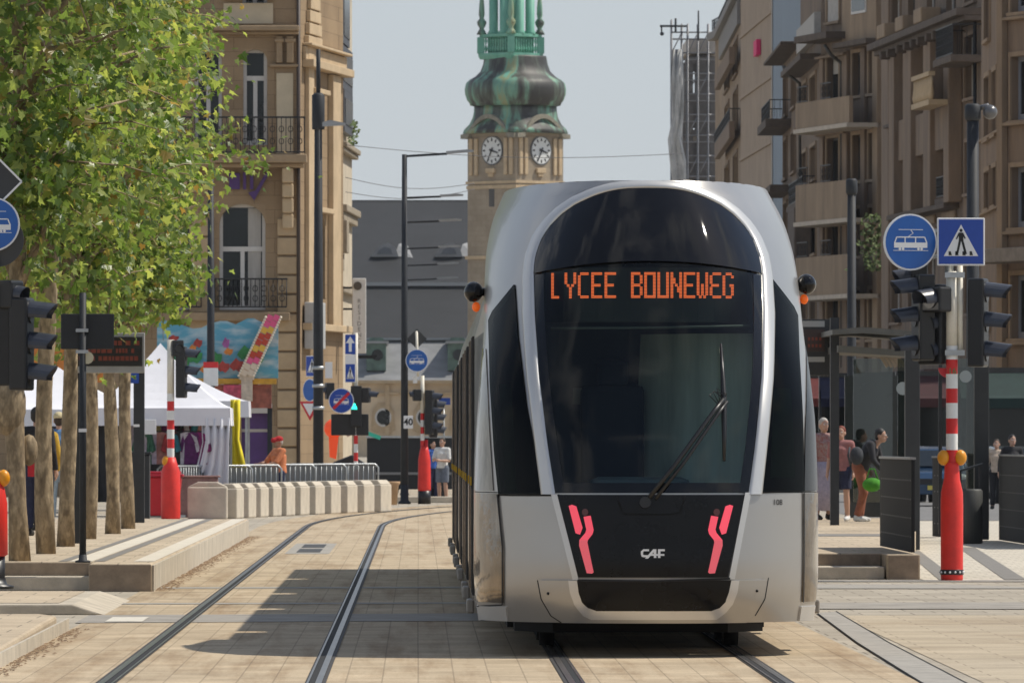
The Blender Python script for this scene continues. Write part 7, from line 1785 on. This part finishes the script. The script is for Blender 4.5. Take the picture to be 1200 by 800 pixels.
t,J,s=person('person in dark jacket and trousers with a red bag standing between the first two trunks',at(43,121,PH),PI-.3,1.82,black_c,navy_c,shd,hk,sleeve=1.0)
q=MB(); q.box(-.13,.13,-.07,.07,-.16,.16); q.tube([(-.1,0,.16),(-.06,0,.34),(.06,0,.34),(.1,0,.16)],.012,6); bg_=q.build('shoulder_bag',cl('bag_red',(0.45,0.02,0.03)),None,loc=(PX(42,120.6)+.02,120.55,PH+1.0),bev=.03); tag(bg_,'small red shoulder bag carried by the dark-clothed person between the trunks','bag')
person('person in a mustard yellow top behind the second trunk',at(50,128,PH),PI+.4,1.74,cl('mustard',(0.50,0.30,0.03)),black_c,shd,hk,sleeve=1.0)
person('stall keeper in a red cap and orange shirt turned to one side behind the barriers',at(327,193,0),-1.1,1.74,cl('orange',(0.62,0.21,0.09)),navy_c,shd,hg,sk=skin2,hat=cl('cap_red',(0.42,0.015,0.02)),sleeve=.5,pose='reach',wide=1.15)
person('man in a white T-shirt and grey shorts looking at his hands on the kerb',at(518.5,229.5,.0),-.5,1.72,cl('white_tee',(0.62,0.62,0.60)),cl('grey_shorts',(0.13,0.15,0.19)),shw,hb,leg=.52,pose='phone')
person('person in blue clothes behind the man in the white T-shirt',at(507,236,0),.6,1.65,cl('royal_blue',(0.05,0.13,0.42)),navy_c,shd,hk)
t,J,s=person('woman in a floral blouse and long lilac skirt waiting under the tram shelter',at(965,146,.30),.4,1.74,None or mat('fabric_floral',(0.28,0.25,0.235),.9,col2=(0.24,0.04,0.035),scale=22),cl('lilac',(0.30,0.27,0.34)),shd,hg,skirt=.16,sleeve=.8)
person('child-sized person in a pink top and navy shorts beside the floral blouse',at(986,144,.30),-.3,1.60,cl('rose',(0.30,0.13,0.125)),navy_c,shw,hr,leg=.45)
t,J,s=person('person in rust trousers bending over a green bag by the railing',at(1008,143,.30),1.25,1.70,cl('charcoal',(0.03,0.03,0.035)),cl('rust',(0.26,0.09,0.05)),shw,hk,sleeve=1.0,pose='bend')
q=MB(); q.ball((0,0,0),.15,12,(1.1,.8,.8)); q.tube([(-.10,0,.08),(-.04,0,.26),(.04,0,.26),(.10,0,.08)],.013,6); bg_=q.build('green_bag',cl('bag_green',(0.06,0.26,0.02)),None,loc=at(1022,142.5,.30+.62)); tag(bg_,'bright green bag held by the bending person beside the railing panel','bag')
q=MB(); q.ball((0,0,0),.13,12,(.9,.7,1.2)); q.tube([(-.12,-.05,.14),(-.15,-.15,.0),(-.11,-.05,-.14)],.018,6); bg_=q.build('backpack',cl('bag_grey',(0.05,0.055,0.065)),None,loc=at(1004,142.7,.30+1.10)); tag(bg_,'dark grey backpack on the bending person under the shelter','backpack')
q=MB(); q.prism([(-.3,-.1),(.1,.15),(.3,.25),(.32,-.02),(.1,-.16)],lambda p:(p[0],0,p[1]),lambda p:(p[0],.05,p[1])); pc_=q.build('orange_parasol',mat('parasol_orange',(0.55,0.16,0.07),.8,var=.2),None,loc=(PX(1041,170),170,PZ(483,170))); tag(pc_,'faded orange folded parasol seen through the shelter glass','parasol')
person('person in dark clothes walking past the shops behind the perforated panel',at(1186,190,.0),.3,1.78,black_c,black_c,shd,hk,sleeve=1.0,pose='walk')
person('person in a cream coat standing by the shops near the picture edge',at(1168,205,.0),-.2,1.68,cl('cream',(0.45,0.36,0.28)),black_c,shd,hb,sleeve=1.0)
# ================================================================ light, sky, camera
AZ=math.radians(78)    # sun direction, clockwise from +Y
EL=math.radians(54)
w=bpy.data.worlds.new('World'); S.world=w; w.use_nodes=True
nt=w.node_tree; bg=nt.nodes['Background']; sky=nt.nodes.new('ShaderNodeTexSky'); sky.sky_type='NISHITA'; sky.sun_disc=False
sky.sun_elevation=EL; sky.sun_rotation=AZ; sky.air_density=1.0; sky.dust_density=0.8; sky.ozone_density=1.0; sky.altitude=800
# thin milky haze low over the roofs, loose bright cloud higher up
tc=nt.nodes.new('ShaderNodeTexCoord'); sx=nt.nodes.new('ShaderNodeSeparateXYZ'); nt.links.new(tc.outputs['Generated'],sx.inputs[0])
mr=nt.nodes.new('ShaderNodeMapRange'); mr.inputs[1].default_value=0.02; mr.inputs[2].default_value=0.45; mr.inputs[3].default_value=0.9; mr.inputs[4].default_value=0.15
nt.links.new(sx.outputs[2],mr.inputs[0])
m1=nt.nodes.new('ShaderNodeMix'); m1.data_type='RGBA'; nt.links.new(mr.outputs[0],m1.inputs[0]); nt.links.new(sky.outputs[0],m1.inputs[6]); m1.inputs[7].default_value=(4.9,5.3,5.75,1)
cn=nt.nodes.new('ShaderNodeTexNoise'); cn.inputs['Scale'].default_value=2.6; cn.inputs['Detail'].default_value=8; cn.inputs['Roughness'].default_value=0.6
cm=nt.nodes.new('ShaderNodeMapping'); cm.inputs['Scale'].default_value=(1,1,2.2); nt.links.new(tc.outputs['Generated'],cm.inputs[0]); nt.links.new(cm.outputs[0],cn.inputs[0])
cr=nt.nodes.new('ShaderNodeMapRange'); cr.inputs[1].default_value=0.50; cr.inputs[2].default_value=0.66; nt.links.new(cn.outputs[0],cr.inputs[0])
ce=nt.nodes.new('ShaderNodeMapRange'); ce.inputs[1].default_value=0.08; ce.inputs[2].default_value=0.25; nt.links.new(sx.outputs[2],ce.inputs[0])
cx=nt.nodes.new('ShaderNodeMath'); cx.operation='MULTIPLY'; nt.links.new(cr.outputs[0],cx.inputs[0]); nt.links.new(ce.outputs[0],cx.inputs[1])
m2=nt.nodes.new('ShaderNodeMix'); m2.data_type='RGBA'; nt.links.new(cx.outputs[0],m2.inputs[0]); nt.links.new(m1.outputs[2],m2.inputs[6]); m2.inputs[7].default_value=(7.2,7.3,7.5,1)
nt.links.new(m2.outputs[2],bg.inputs[0]); bg.inputs[1].default_value=0.112
sl=bpy.data.lights.new('sun','SUN'); sl.energy=4.3; sl.angle=math.radians(0.53); sl.color=(1.0,0.935,0.82)
so=bpy.data.objects.new('sun',sl); COL.objects.link(so)
d=Vector((math.sin(AZ)*math.cos(EL),math.cos(AZ)*math.cos(EL),math.sin(EL)))
so.rotation_euler=(-d).to_track_quat('-Z','Y').to_euler()
cam=bpy.data.cameras.new('camera'); co=bpy.data.objects.new('camera',cam); COL.objects.link(co)
co.location=(0,0,CAMZ); co.rotation_euler=(PI/2,0,0)
cam.sensor_width=36; cam.lens=F/1200*36; cam.shift_x=(600-VX)/1200; cam.shift_y=(HY-400)/1200
cam.clip_start=1; cam.clip_end=6000
cam.dof.use_dof=True; cam.dof.focus_distance=67; cam.dof.aperture_fstop=22
S.camera=co
S.view_settings.view_transform='Standard'; S.view_settings.look='None'; S.view_settings.exposure=0.0; S.view_settings.gamma=1
S.cycles.max_bounces=8; S.cycles.transparent_max_bounces=16
S.cycles.use_denoising=True

# faint summer haze between here and the station, one even box of air
q=MB(); q.box(-400,400,-60,1100,-1.0,75.0); hz=q.build('haze',mat('haze_air',(1,1,1)) ); hz['kind']='stuff'
hm=MATS['haze_air']; n_=hm.node_tree; n_.nodes.remove(n_.nodes['Principled BSDF']); pv=n_.nodes.new('ShaderNodeVolumePrincipled'); pv.inputs['Color'].default_value=(.86,.92,1,1); pv.inputs['Density'].default_value=0.00005; pv.inputs['Anisotropy'].default_value=.3
n_.links.new(pv.outputs[0],n_.nodes['Material Output'].inputs['Volume'])
